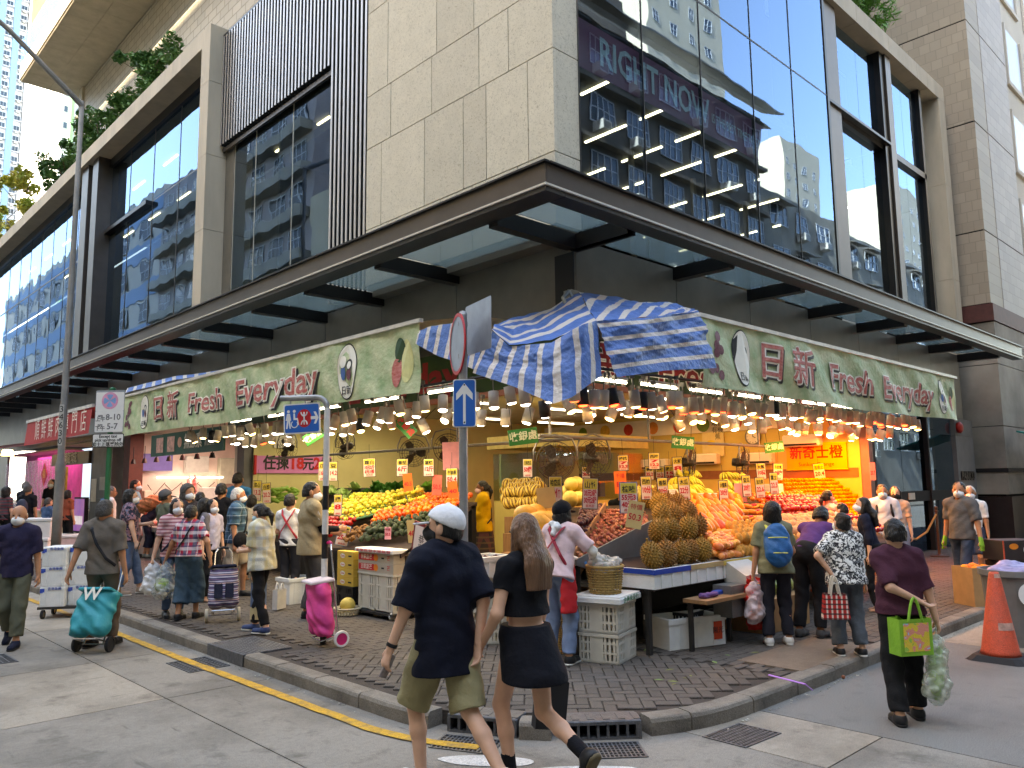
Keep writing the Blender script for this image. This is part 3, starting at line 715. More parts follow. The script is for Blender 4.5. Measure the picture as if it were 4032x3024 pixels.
# soffit boards of the balcony
sf=MB().box(-.25,9,4,31.9,19.75,20.45).build('balcony_slab',m_stone2,bld)
for i in range(2):
    for j in range(28): MB().box(-.2+i*1.1,.89+i*1.1,31.85-j-.99,31.85-j,19.68,19.745).build('soffit_board',m_stone2,sf)
MB().box(-.25,-.22,4,31.9,20.46,21.6).build('balcony_glass',m_panel,bld)
MB().box(-.2,1.2,30.6,31,20.6,27).build('stone_fin_wall',m_stone2,bld)
MB().box(1.9,9,4,31,20.45,40).build('upper_wall',m_tileL,bld)
MB().box(1.2,9,1.3,4.6,13.0,40).build('upper_wall',m_tileL,bld)
# ---- canopy
m_soff=mat('canopy_soffit_metal',(64,61,58),.4,metal=.6,var=.1,scale=2)
can=MB().box(-1.45,-1.43,-1.2,60,4.97,5.25).box(-1.425,16.9,-1.2,-1.18,4.97,5.25).build('canopy',m_bronze,bld)
MB().box(-1.465,-1.16,-1.215,60,4.93,4.968).box(-1.15,16.9,-1.215,-.97,4.93,4.968).build('edge_beam',m_soff,can)
MB().box(-1.49,-1.41,-1.23,60,5.252,5.275).box(-1.40,16.9,-1.24,-1.16,5.252,5.275).build('drip_cap',m_dark,can)
MB().box(-1.485,-1.46,-1.235,60,4.99,5.012).box(-1.45,16.9,-1.235,-1.205,4.99,5.012).build('light_strip_trim',m_led,can)
bl=[-.16,2.42,4.45,6.33,8.52]; bl+=[8.52+2.15*k for k in range(1,22)]
for y in bl[1:]: MB().box(-1.16,.3,y-.08,y+.08,4.88,5.08).build('beam',m_dark,can)
br=[.34,2.7,4.9,7.16,9.36,11.5,13.57,15.7]
for x in br: MB().box(x-.08,x+.08,-.97,-.0,4.88,5.08).build('beam',m_dark,can)
MB().box(-1.16,.25,-.12,.04,4.88,5.08).box(.255,.36,-.97,.0,4.88,5.08).build('beam',m_dark,can)
for a,b in zip([-.05]+bl[1:-1],bl[1:]): MB().box(-1.42,.29,a+.09,b-.09,5.09,5.11).build('glass_panel',m_frost,can)
for a,b in zip(br[:-1],br[1:]): MB().box(a+.09,b-.09,-1.17,-.01,5.09,5.11).build('glass_panel',m_frost,can)
MB().box(-1.42,.25,-1.17,-.13,5.09,5.11).build('glass_panel',m_frost,can)
# dark fascia band behind the canopy
for a,b in zip([.0]+bl[1:-1],bl[1:]): MB().box(.30,.42,a+.006,b-.006,3.35,5.06).build('fascia_panel',m_darkp,bld)
for a,b in zip([.37]+br[1:-1],br[1:]): MB().box(a+.006,b-.006,.0,.14,3.35,5.06).build('fascia_panel',m_darkp,bld)
MB().box(.28,.298,-.035,.3,3.35,4.86).build('corner_trim',m_dark,bld)
MB().box(.5,16.2,.15,9.4,4.6,4.98).box(.5,9.4,9.45,60,4.6,4.98).build('floor_slab',m_int,bld)
# ---- ground floor right of the shop: dark lobby front, glass box, stone pier
m_gst=mat('grey_stone',(112,112,112),.55,var=.14,scale=3,bump=.08)
m_lob=glass('lobby_glass',(.5,.7,.68),.06,see=.6)
m_lobd=mat('lobby_dark',(44,52,52),.5,var=.2,scale=1)
MB().box(9.42,9.62,-.03,.6,.12,3.3).build('shop_pier',m_gst,bld)
MB().box(9.62,9.95,.05,.2,.12,3.3).build('dark_door',m_black,bld)
for a,b in ((9.98,11.5),(11.52,12.95)):
    for z0,z1 in ((.14,1.28),(1.52,3.3)): MB().box(a,b,.10,.115,z0,z1).build('lobby_pane',m_lob,bld)
MB().box(9.96,12.97,.04,.16,1.28,1.52).build('lobby_band',m_black,bld)
MB().box(12.97,13.05,.0,.3,.12,3.34).build('lobby_frame',m_black,bld)
for z0,z1 in ((.14,1.28),(1.52,3.3)): MB().box(13.07,14.8,.05,.065,z0,z1).build('lobby_pane',m_pane,bld)
MB().box(13.06,14.9,.03,.16,1.28,1.52).build('lobby_band',m_black,bld)
MB().box(9.9,14.9,.9,1.0,.12,3.4).build('lobby_back',m_lobd,bld)
MB().box(11.6,11.95,.02,.06,1.33,1.48).build('notice',m_led,bld)
for a,b in ((.12,1.5),(1.5,2.9),(2.9,3.34)): MB().box(14.92,16.3,-.02,.5,a+.004,b-.004).build('stone_panel',m_gst,bld)
text('PARK33',.3,m_dark,MR(15.6,-.03,1.85),bld,name='building_lettering',bold=.012,ext=.02)
MB().lathe([(0,0),(.14,.01),(.15,.08),(.1,.12),(0,.13)],16,M=MR(15.1,-.02,3.1)).build('alarm_bell',mat('alarm_red',(180,40,30),.4),label='red round alarm bell on the grey stone pier',cat='alarm bell',smooth=True)
# left ground floor beyond the fruit shop
for a,b in ((9.56,9.9),(18.3,20.3)):
    for z0,z1 in ((.12,1.5),(1.5,3.35)): MB().box(.26,.8,a,b,z0+.003,z1-.003).build('stone_panel',m_gst,bld)
# ================================================================ NEIGHBOURS AND OPPOSITE BUILDINGS
def block(name,label,bx,m_,cat='building'):
    t=T(name,label,cat); MB().box(*bx).build('wall',m_,t); return t
m_white=mat('white_render',(186,180,170),.8,var=.08,scale=.4)
m_brown=tiled('brown_mosaic',(160,148,132),(140,129,115),.3,.3,(1,2),.012)
m_brown2=tiled('brown_mosaic_front',(168,160,154),(146,138,132),.6,.3,(0,2),.012)
m_concw=mat('stained_concrete',(150,145,134),.9,var=.25,scale=.5,detail=8,bump=.2)
m_winfr=mat('white_window_frame',(200,205,208),.5); m_wing=mat('window_glass_dark',(44,58,70),.12,spec=.8,var=.3,scale=.6)
m_ac=mat('ac_casing',(196,194,186),.6,var=.15)
# brown tiled neighbour just past the glass
nb=T('brown_tiled_building','brown mosaic-tiled block beyond the glass facade with dark base','building')
for z0,z1 in ((6.6,8.7),(8.7,11.9),(11.9,15.0),(15.0,18.2),(18.2,30)):
    MB().box(17.0,18.2,-.55,12,z0+.02,z1-.02).build('tiled_band',m_brown,nb)
    MB().box(18.22,20.9,-.56,6,z0+.02,z1-.02).build('tiled_band',m_brown2,nb)
MB().box(17.02,20.88,-.5,11.8,.1,30).build('core',m_black,nb)
MB().box(16.9,21,-.62,12,6.1,6.58).build('maroon_string_course',mat('maroon_stone',(86,48,44),.6,var=.2),nb)
m_gstain=mat('stained_grey_stone',(140,134,124),.8,var=.3,scale=.8,bump=.15)
for z0,z1 in ((1.35,3.2),(3.2,4.9),(4.9,6.08)): MB().box(16.95,20.95,-.6,11.9,z0+.01,z1-.01).build('stone_course',m_gstain,nb)
MB().box(16.9,21,-.66,12,.12,1.3).build('black_plinth',mat('black_granite',(34,32,34),.3,var=.2),nb)
MB().box(16.93,20.97,-.63,11.9,1.95,2.06).build('black_band',m_black,nb)
aw=MB().add([(16.9,-.9,3.05),(16.9,-2.0,2.7),(16.9,-2.0,2.66),(16.9,-.9,3.0),(18.6,-.9,3.05),(18.6,-2.0,2.7),(18.6,-2.0,2.66),(18.6,-.9,3.0)],[(0,1,5,4),(3,7,6,2),(0,3,2,1),(4,5,6,7),(1,2,6,5)]).build('shop_awning',mat('teal_canvas',(30,120,112),.7,var=.1),label='small teal canvas awning on the stained stone building',cat='awning')
wb=T('white_panelled_building','pale office block with moulded window surrounds at the right edge','building')
MB().box(21.4,40,-.3,14,0,34).build('wall',m_white,wb)
for k in range(9):
    for j in range(6):
        z=5.6+k*3.1; x=22.0+j*3
        MB().box(x,x+2.1,-.38,-.31,z,z+.16).box(x,x+.14,-.38,-.31,z+.16,z+2.2).box(x+1.96,x+2.1,-.38,-.31,z+.16,z+2.2).build('window_surround',m_white,wb)
        MB().box(x+.15,x+1.95,-.33,-.305,z+.2,z+2.1).build('window',mat('grey_pane',(150,154,160),.3,var=.1),wb)
MB().box(21.3,60,-2.6,-.3,.12,4.0).build('far_shop',m_darkp,label='dark far shop fronts down the right street',cat='shop')
# --- windows with sub-parts
def window(parent,M,w_,h_,nx=2,ny=1,frame_m=None,ac=False,hood=False):
    f=frame_m or m_winfr
    b=MB().box(-w_/2,w_/2,-h_/2,h_/2,-.02,.02,M).build('window',m_wing,parent)
    m_=MB(); e=.05
    m_.box(-w_/2,w_/2,h_/2-e,h_/2,.02,.06,M).box(-w_/2,w_/2,-h_/2,-h_/2+e,.02,.06,M).box(-w_/2,-w_/2+e,-h_/2+e,h_/2-e,.02,.06,M).box(w_/2-e,w_/2,-h_/2+e,h_/2-e,.02,.06,M)
    for i in range(1,nx): x=-w_/2+w_*i/nx; m_.box(x-.03,x+.03,-h_/2+e,h_/2-e,.02,.055,M)
    for i in range(1,ny): y=-h_/2+h_*i/ny; m_.box(-w_/2+e,w_/2-e,y-.025,y+.025,.02,.05,M)
    m_.build('frame',f,b)
    if ac:
        q=MB().box(w_*.05,w_*.05+.7,-h_/2-.55,-h_/2-.08,.05,.62,M).build('air_conditioner',m_ac,parent)
        MB().box(w_*.05+.06,w_*.05+.64,-h_/2-.49,-h_/2-.14,.62,.63,M).build('grille',m_darkp,q)
    if hood: MB().add([M@Vector(p) for p in ((-w_/2-.2,h_/2+.15,.02),(w_/2+.2,h_/2+.15,.02),(w_/2+.2,h_/2-.1,.8),(-w_/2-.2,h_/2-.1,.8),(-w_/2-.2,h_/2+.19,.02),(w_/2+.2,h_/2+.19,.02),(w_/2+.2,h_/2-.06,.8),(-w_/2-.2,h_/2-.06,.8))],[(0,1,2,3),(4,7,6,5),(2,6,7,3),(1,5,6,2),(0,3,7,4)]).build('window_hood',m_darkp,parent)
MF=lambda x,y,z: frame((x,y,z),(-1,0,0),(0,0,1),(0,1,0))    # faces looking to +Y
ME=lambda x,y,z: frame((x,y,z),(0,1,0),(0,0,1),(1,0,0))     # faces looking to +X
m_oldc=mat('sooty_concrete',(112,104,94),.9,var=.35,scale=.5,detail=8,bump=.2)
rr=random.Random(11)
# old dark tenement across the right street (seen mirrored in the glass)
ob=T('old_tenement','sooty old tenement with window air conditioners mirrored in the right glass facade','building')
MB().box(5,35.8,-25,-16,0,23.9).build('wall',m_oldc,ob)
for k in range(7):
    MB().box(5,36,-16,-15.6,2.9*k+3.1,2.9*k+3.32).build('floor_ledge',m_oldc,ob)
for k in range(7):
    for j in range(11): window(ob,MF(6.6+j*2.8,-15.97,4.9+k*2.9),1.9,1.5,4,2,ac=rr.random()<.45,hood=(k==6))
MB().add([(4.6,-16.2,24.6),(36.4,-16.2,24.6),(36.4,-14.6,23.9),(4.6,-14.6,23.9),(4.6,-16.2,24.7),(36.4,-16.2,24.7),(36.4,-14.6,24),(4.6,-14.6,24)],[(0,1,2,3),(4,7,6,5),(2,6,7,3),(0,3,7,4),(1,5,6,2)]).build('corrugated_eave',m_darkp,ob)
MB().box(14,24,-24,-17,23.9,27).build('roof_house',m_oldc,ob)
lb=T('low_tenement','lower grey tenement row mirrored in the far end of the glass','building')
MB().box(36.2,90,-25,-16.2,0,19.8).build('wall',m_concw,lb)
for k in range(6):
    for j in range(12): window(lb,MF(38+j*3.1,-16.17,4.6+k*2.75),1.9,1.4,3,2,ac=rr.random()<.5,hood=rr.random()<.5)
def tower(name,label,x0,x1,y0,y1,h,m_,face='F',fl=3,win=(1.2,1.4),pitch=2.6,zmin=18):
    t=T(name,label,'building'); MB().box(x0,x1,y0,y1,0,h).build('wall',m_,t)
    k=zmin
    while k<h-2:
        if face in('F','N'):
            x=x0+1.4; 
            while x<x1-1: window(t,MF(x,y1+.02,k) if face=='F' else MR(x,y0-.02,k),win[0],win[1],2,2); x+=pitch
        if face=='E':
            y=y0+1.4
            while y<y1-1: window(t,ME(x1+.02,y,k),win[0],win[1],2,2); y+=pitch
        k+=fl
    return t
m_cream=mat('cream_render',(196,186,166),.8,var=.06,scale=.3)
tower('white_tower','slim white residential tower mirrored high in the glass',58,73,-52,-40,72,m_cream,'F',3.2,pitch=3.6,zmin=36)
tower('cream_tower','cream tower block mirrored beside the blue scaffold netting',127,143,-72,-60,66,m_cream,'F',3.2,pitch=4,zmin=36)
tower('pale_tower','pale stepped towers mirrored at the far end of the glass',182,214,-75,-60,72,m_cream,'F',3.4,pitch=4.5,zmin=36)
sn=T('scaffold_tower','tower wrapped in bright blue scaffold netting mirrored in the glass','building')
MB().box(122,152,-90,-78,0,82).build('wall',mat('scaffold_netting',(60,160,190),.7,var=.25,scale=.5),sn)
# opposite the left facade
lbz=T('beige_blank_building','tall beige rendered building with few windows across the left street','building')
m_beige=mat('beige_render',(190,180,158),.85,var=.1,scale=.3,detail=7)
MB().box(-34,-16.6,-2,38,0,20.5).build('wall',m_beige,lbz)
MB().box(-30,-18,8,30,20.5,27).build('roof_storey',m_concw,lbz)
for (y,z) in ((33.6,14.2),(28.9,14.8),(33.6,9.5),(24,9.5),(15,9),(8,12),(15,15),(30,6)): window(lbz,ME(-16.57,y,z),2.0,1.7,2,2,ac=True)
gt=T('grey_residential_block','grey residential block with rows of air conditioners across the left street','building')
m_gtile=mat('grey_mauve_tile',(150,142,142),.8,var=.12,scale=.6)
MB().box(-34,-16.8,38.2,66,0,29).build('wall',m_gtile,gt)
for k in range(8):
    MB().box(-16.8,-15.9,38.4,66,3*k+4.4,3*k+5.1).build('balcony_band',m_concw,gt)
    for j in range(9): window(gt,ME(-16.77,40.2+j*3,3*k+6.2),2.1,1.6,3,2,ac=rr.random()<.7)
bs=T('striped_block','white block with pale blue bands and square windows across the left street','building')
m_blueb=mat('pale_blue_band',(120,150,180),.8,var=.08)
MB().box(-34,-17,66.3,130,0,30).build('wall',m_white,bs)
for k in range(7): MB().box(-17,-16.9,66.3,130,4*k+3.6,4*k+5.2).build('blue_band',m_blueb,bs)
for k in range(6):
    for j in range(9): window(bs,ME(-16.95 if False else -16.88,70+j*6.5,4*k+6.4),2.8,1.9,2,2)
MB().box(-40,-17,-60,-13,0,26).build('corner_block',m_beige,label='plain beige block on the corner behind the viewer',cat='building')
MB().box(-13.5,4,-60,-22,0,22).build('street_end_block',m_concw,label='grey concrete block closing the street behind the viewer',cat='building')
MB().box(-70,-36,-70,62,0,50).build('added_shade_block',m_concw,label='unseen tall grey block added to shade the left street',cat='building')  # unseen block, added to keep the sun off the left facade
# --- far towers at the top left
m_tw=mat('tower_white',(226,228,232),.8,var=.05,scale=.2); m_tblue=mat('tower_blue',(128,164,196),.8,var=.08)
tw=T('blue_white_tower','tall white residential tower with blue bays at the upper left edge','building')
MB().box(-30,37.6,232,260,0,190).build('wall',m_tw,tw)
for c in range(3): MB().box(35.0-c*3.4-.7,35.0-c*3.4+.7,231,231.98,0,190).build('blue_bay',m_tblue,tw)
for k in range(34):
    z=58+k*2.9
    for c in range(4):
        x=36.7-c*3.4; window(tw,MR(x,231.9,z),1.4,1.5,2,1)
        MB().box(x-.9,x+.9,231.1,231.94,z-.98,z-.85).build('ledge',m_tw,tw)
        if (k+c)%3: MB().box(x-.4,x+.3,231.2,231.94,z-1.5,z-1.0).build('air_conditioner',m_ac,tw)
ww=T('white_slab_tower','bright white blank gable wall of a tower behind the planted terrace','building')
MB().box(37.8,44.2,228,260,0,190).build('wall',m_tw,ww)
gt2=T('green_trimmed_tower','pale tower with green trim behind the terrace shrubs','building')
MB().box(26.6,60,142,170,0,96).build('wall',m_tw,gt2)
MB().box(28.0,28.5,141.4,141.98,0,96).build('green_pier',mat('tower_green',(140,180,130),.8),gt2)
for k in range(18):
    z=38+k*3; window(gt2,MR(29.9,141.9,z),1.8,1.5,2,1); window(gt2,MR(27.3,141.9,z),.7,1.2,1,1); MB().box(28.8,31.2,141.3,141.94,z-1.2,z-.85).build('balcony_band',mat('tower_peach',(222,190,150),.8),gt2)
# --- terrace planting
def leafmesh(name,m_,n,R_,size,rs,shape='bush'):
    vs=[];fs=[]; r=random.Random(rs)
    cl=[(Vector((r.gauss(0,R_[0]*.5),r.gauss(0,R_[1]*.5),R_[2]*(.2+.8*r.random()))),r.uniform(.18,.42)) for _ in range(max(5,n//160))]
    for i in range(n):
        c,cr=r.choice(cl); d=Vector((r.gauss(0,1),r.gauss(0,1),r.gauss(0,1))).normalized()*cr*r.random()**.4
        p=c+d; a=Vector((r.gauss(0,1),r.gauss(0,1),r.gauss(0,.6)-.3)).normalized(); b=a.cross(Vector((r.gauss(0,1),r.gauss(0,1),1))).normalized()
        L_=size*r.uniform(.6,1.3); W=L_*(.42 if shape=='bush' else .14)
        k=len(vs); vs+=[p-a*L_*.5,p+b*W*.5-Vector((0,0,.01)),p+a*L_*.5,p-b*W*.5]; fs.append((k,k+1,k+2,k+3))
    return MB().add(vs,fs).mesh(name,m_)
m_leafg=mat('shrub_leaves',(70,110,52),.55,var=.35,scale=3); m_leafy=mat('yellow_green_leaves',(128,150,54),.55,var=.3,scale=2,col2=(190,168,70)); m_bamb=mat('bamboo_leaves',(96,150,60),.5,var=.3,scale=3); m_bark=mat('bark',(92,76,60),.9,bump=.4)
def shrub(lab,p,R_,n,m_,rs,size=.16,shape='bush',name='terrace_shrub'):
    t=T(name,lab,'shrub',p,group='shrubs on the planted terrace')
    inst(leafmesh('crown',m_,n,R_,size,rs,shape),'crown',parent=t)
    tm=MB(); r=random.Random(rs)
    for q in range(4): tm.tube([(r.uniform(-.1,.1),r.uniform(-.2,.2),-.1),(r.gauss(0,R_[0]*.3),r.gauss(0,R_[1]*.3),R_[2]*.5),(r.gauss(0,R_[0]*.5),r.gauss(0,R_[1]*.5),R_[2]*.9)],[.03,.02,.008],5)
    tm.build('trunk',m_bark,t)
for i,(y,R_,n,m_,lab) in enumerate(((17.8,(.55,1.25,2.3),3800,m_leafg,'tallest dark green terrace shrub under the balcony slab'),(20.6,(.5,1.1,1.6),2400,m_leafg,'dark green terrace shrub left of the tallest one'),(23.8,(.55,1.5,2.2),3200,m_leafg,'dark green terrace shrub behind the lamp post top'),(28.5,(.65,1.8,2.4),3200,m_leafg,'green terrace shrub left of the lamp post'),(35,(.9,2.6,3.0),3000,m_leafy,'yellow-green autumn shrub on the terrace'),(42,(1,3,3.4),2800,m_leafy,'orange tinted shrub at the left end of the terrace'),(49,(.8,2.4,2.2),1600,m_leafg,'farthest dark shrub at the left picture edge'))):
    shrub(lab,(.75,y,13.3),R_,n,m_,20+i,.2 if i<4 else .28)
for i,(x,lab) in enumerate(((9.6,'bamboo tuft on the right terrace nearest the corner'),(10.9,'feathery bamboo tuft in the middle of the right terrace'),(12.2,'drooping bamboo tuft at the low end of the right terrace'))):
    shrub(lab,(x,.55,12.87),(.75,.5,2.2-.4*i),2600,m_bamb,50+i,.26,'blade','bamboo_tuft')
# ================================================================ FRUIT SHOP: room, awning, banners, tarpaulin, lamps
m_ywall=mat('yellow_shop_wall',(214,190,112),.7,var=.12,scale=1.2); m_ywall2=mat('pale_yellow_wall',(206,196,140),.7,var=.1,scale=1)
m_floor=mat('shop_floor',(96,88,80),.6,var=.2,scale=2); m_ceil=mat('shop_ceiling',(170,166,150),.8,var=.15,scale=1)
m_brn=mat('brown_stripe',(150,100,70),.7)
def wallp(name,bx,m_,lab): return MB().box(*bx).build(name,m_,kind='structure',label=lab,cat='wall')
w1=wallp('wall_right',(9.4,9.42,.15,9.5,.12,3.6),m_ywall,'yellow end wall of the fruit shop behind the oranges')
MB().box(9.385,9.399,.2,9.4,1.85,2.05).build('brown_stripe',m_brn,w1)
wallp('wall_back',(.45,9.4,9.5,9.52,.12,3.6),m_ywall2,'pale yellow back wall of the fruit shop with the pink sign')
wallp('floor',(.3,9.4,0.2,9.5,.1,.121),m_floor,'dark shop floor behind the fruit stalls')
wallp('ceiling',(.45,9.4,.16,9.5,3.5,3.55),m_ceil,'pale shop ceiling above the stalls')
def area(name,loc,sx,sy,en,col,rot=(0,0,0)):
    l=bpy.data.lights.new(name,'AREA'); l.shape='RECTANGLE'; l.size=sx; l.size_y=sy; l.energy=en; l.color=col
    o=bpy.data.objects.new(name,l); COL.objects.link(o); o.location=loc; o.rotation_euler=rot; return o
m_tube=mat('fluorescent_tube',(255,250,236),.5,var=0,emit=1.3)
def ftube(x,y,z,dx,dy,lab):
    t=T('fluorescent_light',lab,'light',group='fluorescent tubes under the shop ceiling')
    MB().box(x-dx/2-.02,x+dx/2+.02,y-dy/2-.02,y+dy/2+.02,z+.025,z+.06).build('housing',mat('white_housing',(220,220,214),.5),t)
    MB().tube([(x-dx/2,y-dy/2,z),(x+dx/2,y+dy/2,z)],.016,8).build('tube',m_tube,t)
for i in range(3):
    for j in range(3): ftube(2+i*2.6,1.6+j*2.6,3.3,1.3,0,'fluorescent tube on the fruit shop ceiling')
area('shop_light',(3.2,3.4,3.28),4.5,4.5,14,(1,.88,.62)); area('shop_light',(7.2,3.0,3.28),3.5,4,11,(1,.52,.20))
area('shop_light',(2.2,7.2,3.28),3.0,2.5,9,(1,.93,.72))
area('lamp_row_light',(3.2,-1.15,2.62),8.5,.5,11,(1,.62,.32)); area('lamp_row_light',(-1.15,2.4,2.62),.5,5.5,12,(1,.86,.6))
area('red_lamp_light',(8.3,.3,2.7),1.6,1.2,28,(1,.17,.04)); area('red_lamp_light',(5.8,-.9,2.6),2.6,.4,20,(1,.36,.08))
# ---- printed banners
def banner_mat(name):
    m=mat(name,(206,208,170),.6,var=.0,col2=(140,168,120),scale=3.2,bump=.8,bscale=13,detail=9); return m
m_ban=banner_mat('printed_banner'); m_red=mat('banner_red',(168,66,60),.6,col2=(206,138,128),scale=9,stretch=(1,3,1)); m_wht=mat('banner_white',(232,228,214),.6,var=.04); m_blk=mat('banner_black',(40,40,40),.6)  # paler streaks in the red letters paint in highlights on cloth wrinkles
m_bblue=mat('banner_blue',(60,100,160),.6); m_bgreen=mat('banner_green',(44,74,44),.6); m_bpurp=mat('banner_purple',(110,60,70),.6,var=.3,scale=20)
def disc(cx,cy,rx,ry,z,n=28): return MB().add([(cx+rx*math.cos(2*PI*k/n),cy+ry*math.sin(2*PI*k/n),z) for k in range(n)],[tuple(range(n))])
def banner(name,label,M,L_,H_,fn,layout):
    """local x 0..L_, y 0..H_ (up)"""
    t=T(name,label,'banner'); nx,ny=int(L_/.08),12; vs=[];fs=[]
    for j in range(ny+1):
        for i in range(nx+1): vs.append(fn(Vector((L_*i/nx,H_*j/ny,0))))
    for j in range(ny):
        for i in range(nx): a=j*(nx+1)+i; fs.append((a,a+1,a+nx+2,a+nx+1))
    MB().add(vs,fs).build('sheet',m_ban,t,smooth=True,M=M)
    MB().box(-.02,L_+.05,H_-.0,H_+.05,-.03,.03).build('top_rail',mat('rail_white',(206,200,190),.4,metal=.2,var=.15,scale=5),t,M=M)
    for (kind,x,y,s,txt,w_) in layout:
        off=lambda dz:(lambda co: fn(Vector((co.x+x,co.y+y,0)))+Vector((0,0,dz+co.z)))
        if kind=='t':
            text(txt,s,m_blk,M,t,name='letter_shadow',bold=s*.050,fn=lambda co: off(.010)(co+Vector((.045,-.035,0))),w=w_)
            text(txt,s,m_wht,M,t,name='letter_outline',bold=s*.055,fn=off(.016),w=w_)
            text(txt,s,m_red,M,t,name='lettering',bold=s*.012,fn=off(.022),w=w_*.985)
        if kind=='o':
            for rx,mm,dz in ((1,m_blk,.008),(.95,m_wht,.012)):
                b=disc(0,0,s*.62*rx,s*rx,0); b.v=[tuple(off(dz)(Vector(p))) for p in b.v]; b.build('oval_emblem',mm,t,M=M)
            for (ex,ey,erx,ery,mm) in ((-.18,.35,.2,.22,m_wht),(-.18,-.05,.17,.25,m_bblue),(.2,.22,.17,.2,m_blk),(.2,.2,.12,.14,m_wht),(.2,-.12,.15,.22,m_bpurp)):
                b=disc(ex*s,ey*s,erx*s,ery*s,0,14); b.v=[tuple(off(.015 if mm!=m_wht else .017)(Vector(p))) for p in b.v]; b.build('emblem_shape',mm,t,M=M)
            text('日新',s*.34,m_blk,M,t,name='emblem_lettering',fn=lambda co: off(.018)(co+Vector((0,-s*.68,0))))
        if kind=='c':   # chilli-like fruit print
            for (ex,ey,erx,ery,mm) in ((-.1,-.25,.2,.4,m_red),(0,.3,.24,.32,m_bgreen),(.28,.0,.25,.55,mat('banner_cream',(214,212,150),.6))):
                b=disc(ex*s,ey*s,erx*s,ery*s,0,18); b.v=[tuple(off(.010 if ex<.2 else .006)(Vector(p))) for p in b.v]; b.build('fruit_print',mm,t,M=M)
        if kind=='g':
            r=random.Random(5)
            for k in range(9):
                b=disc(r.uniform(-.25,.25)*s,r.uniform(-.6,.6)*s,.13*s,.13*s,0,10); b.v=[tuple(off(.007+.001*k)(Vector(p))) for p in b.v]; b.build('grape_print',m_bpurp,t,M=M)
    return t
wv=lambda a,f:(lambda p: Vector((p.x,p.y+.02*math.sin(p.x*.9)*(1-p.y),a*math.sin(p.x*f+p.y*3)*(1.1-p.y)+.012*math.sin(p.x*7.3+p.y*9))))
LB=10.7
banner('fruit_shop_banner','long green printed banner reading Fresh Everyday over the left stalls',ML(-1.6,11.55,2.92),LB,.86,wv(.03,2.1),
 [('g',.35,.42,.5,'',0),('o',1.25,.44,.36,'',0),('t',2.05,.43,.52,'日',.48),('t',2.85,.43,.56,'新',.56),('t',4.35,.42,.50,'Fresh',1.45),('t',6.95,.42,.58,'Everyday',2.7),('o',9.1,.42,.40,'',0),('c',10.3,.42,.5,'',0)])
banner('fruit_shop_banner','long green printed banner reading Fresh Everyday over the right stalls',MR(.8,-1.6,2.93),9.2,.86,wv(.04,2.4),
 [('g',.3,.40,.5,'',0),('o',.95,.44,.38,'',0),('t',1.75,.44,.54,'日',.55),('t',2.62,.43,.58,'新',.66),('t',4.25,.42,.52,'Fresh',1.5),('t',6.6,.40,.52,'Everyday',2.4),('o',8.3,.42,.34,'',0),('c',8.9,.42,.4,'',0)])
# permanent dark green sign boards behind
m_dgreen=mat('dark_green_sign',(40,66,30),.5,var=.3,scale=3); m_dred=mat('dark_red_letters',(138,30,36),.5)
sg=MB().box(-.3,8.6,-.42,-.38,3.05,3.62).build('shop_sign_board',m_dgreen,label='dark green shop sign board behind the right banner',cat='sign')
for (x,tx,w_) in ((.6,'新',.6),(2.4,'Fresh',1.7),(5.2,'Everyday',2.9)): text(tx,.62,m_wht,MR(x,-.425,3.3),sg,name='letter_outline',bold=.03,w=w_); text(tx,.62,m_dred,MR(x,-.43,3.3),sg,bold=.008,w=w_*.98)
MB().box(-.35,9.3,-.46,-.37,2.97,3.04).build('sign_rail',mat('rusty_pink_rail',(150,96,80),.6,var=.2),sg)
sg2=MB().box(-.24,-.2,-.2,9.3,3.05,3.7).build('shop_sign_board',m_dgreen,label='dark green shop sign board behind the left banner',cat='sign')
text('Fresh Everyday',.62,m_dred,ML(-.245,4.2,3.35),sg2,bold=.02,w=5)
MB().box(-.28,-.16,-.3,9.4,2.97,3.04).build('sign_rail',MATS['rusty_pink_rail'],sg2)
# awning cloth
m_can=film('pale_awning_cloth',(186,194,184),.9,.8)
MB().add([(.28,.9,4.05),(.28,11.6,4.05),(-1.6,11.6,3.8),(-1.6,.9,3.8),(-.6,.9,4.02),(-.6,11.6,4.02)],[(0,1,5,4),(4,5,2,3)]).build('awning',m_can,label='pale awning cloth above the left banner',cat='awning')
MB().add([(.75,-.02,4.1),(10,-.02,4.1),(10,-1.6,3.8),(.75,-1.6,3.8)],[(0,3,2,1)]).build('awning',m_can,label='pale awning cloth above the right banner',cat='awning')
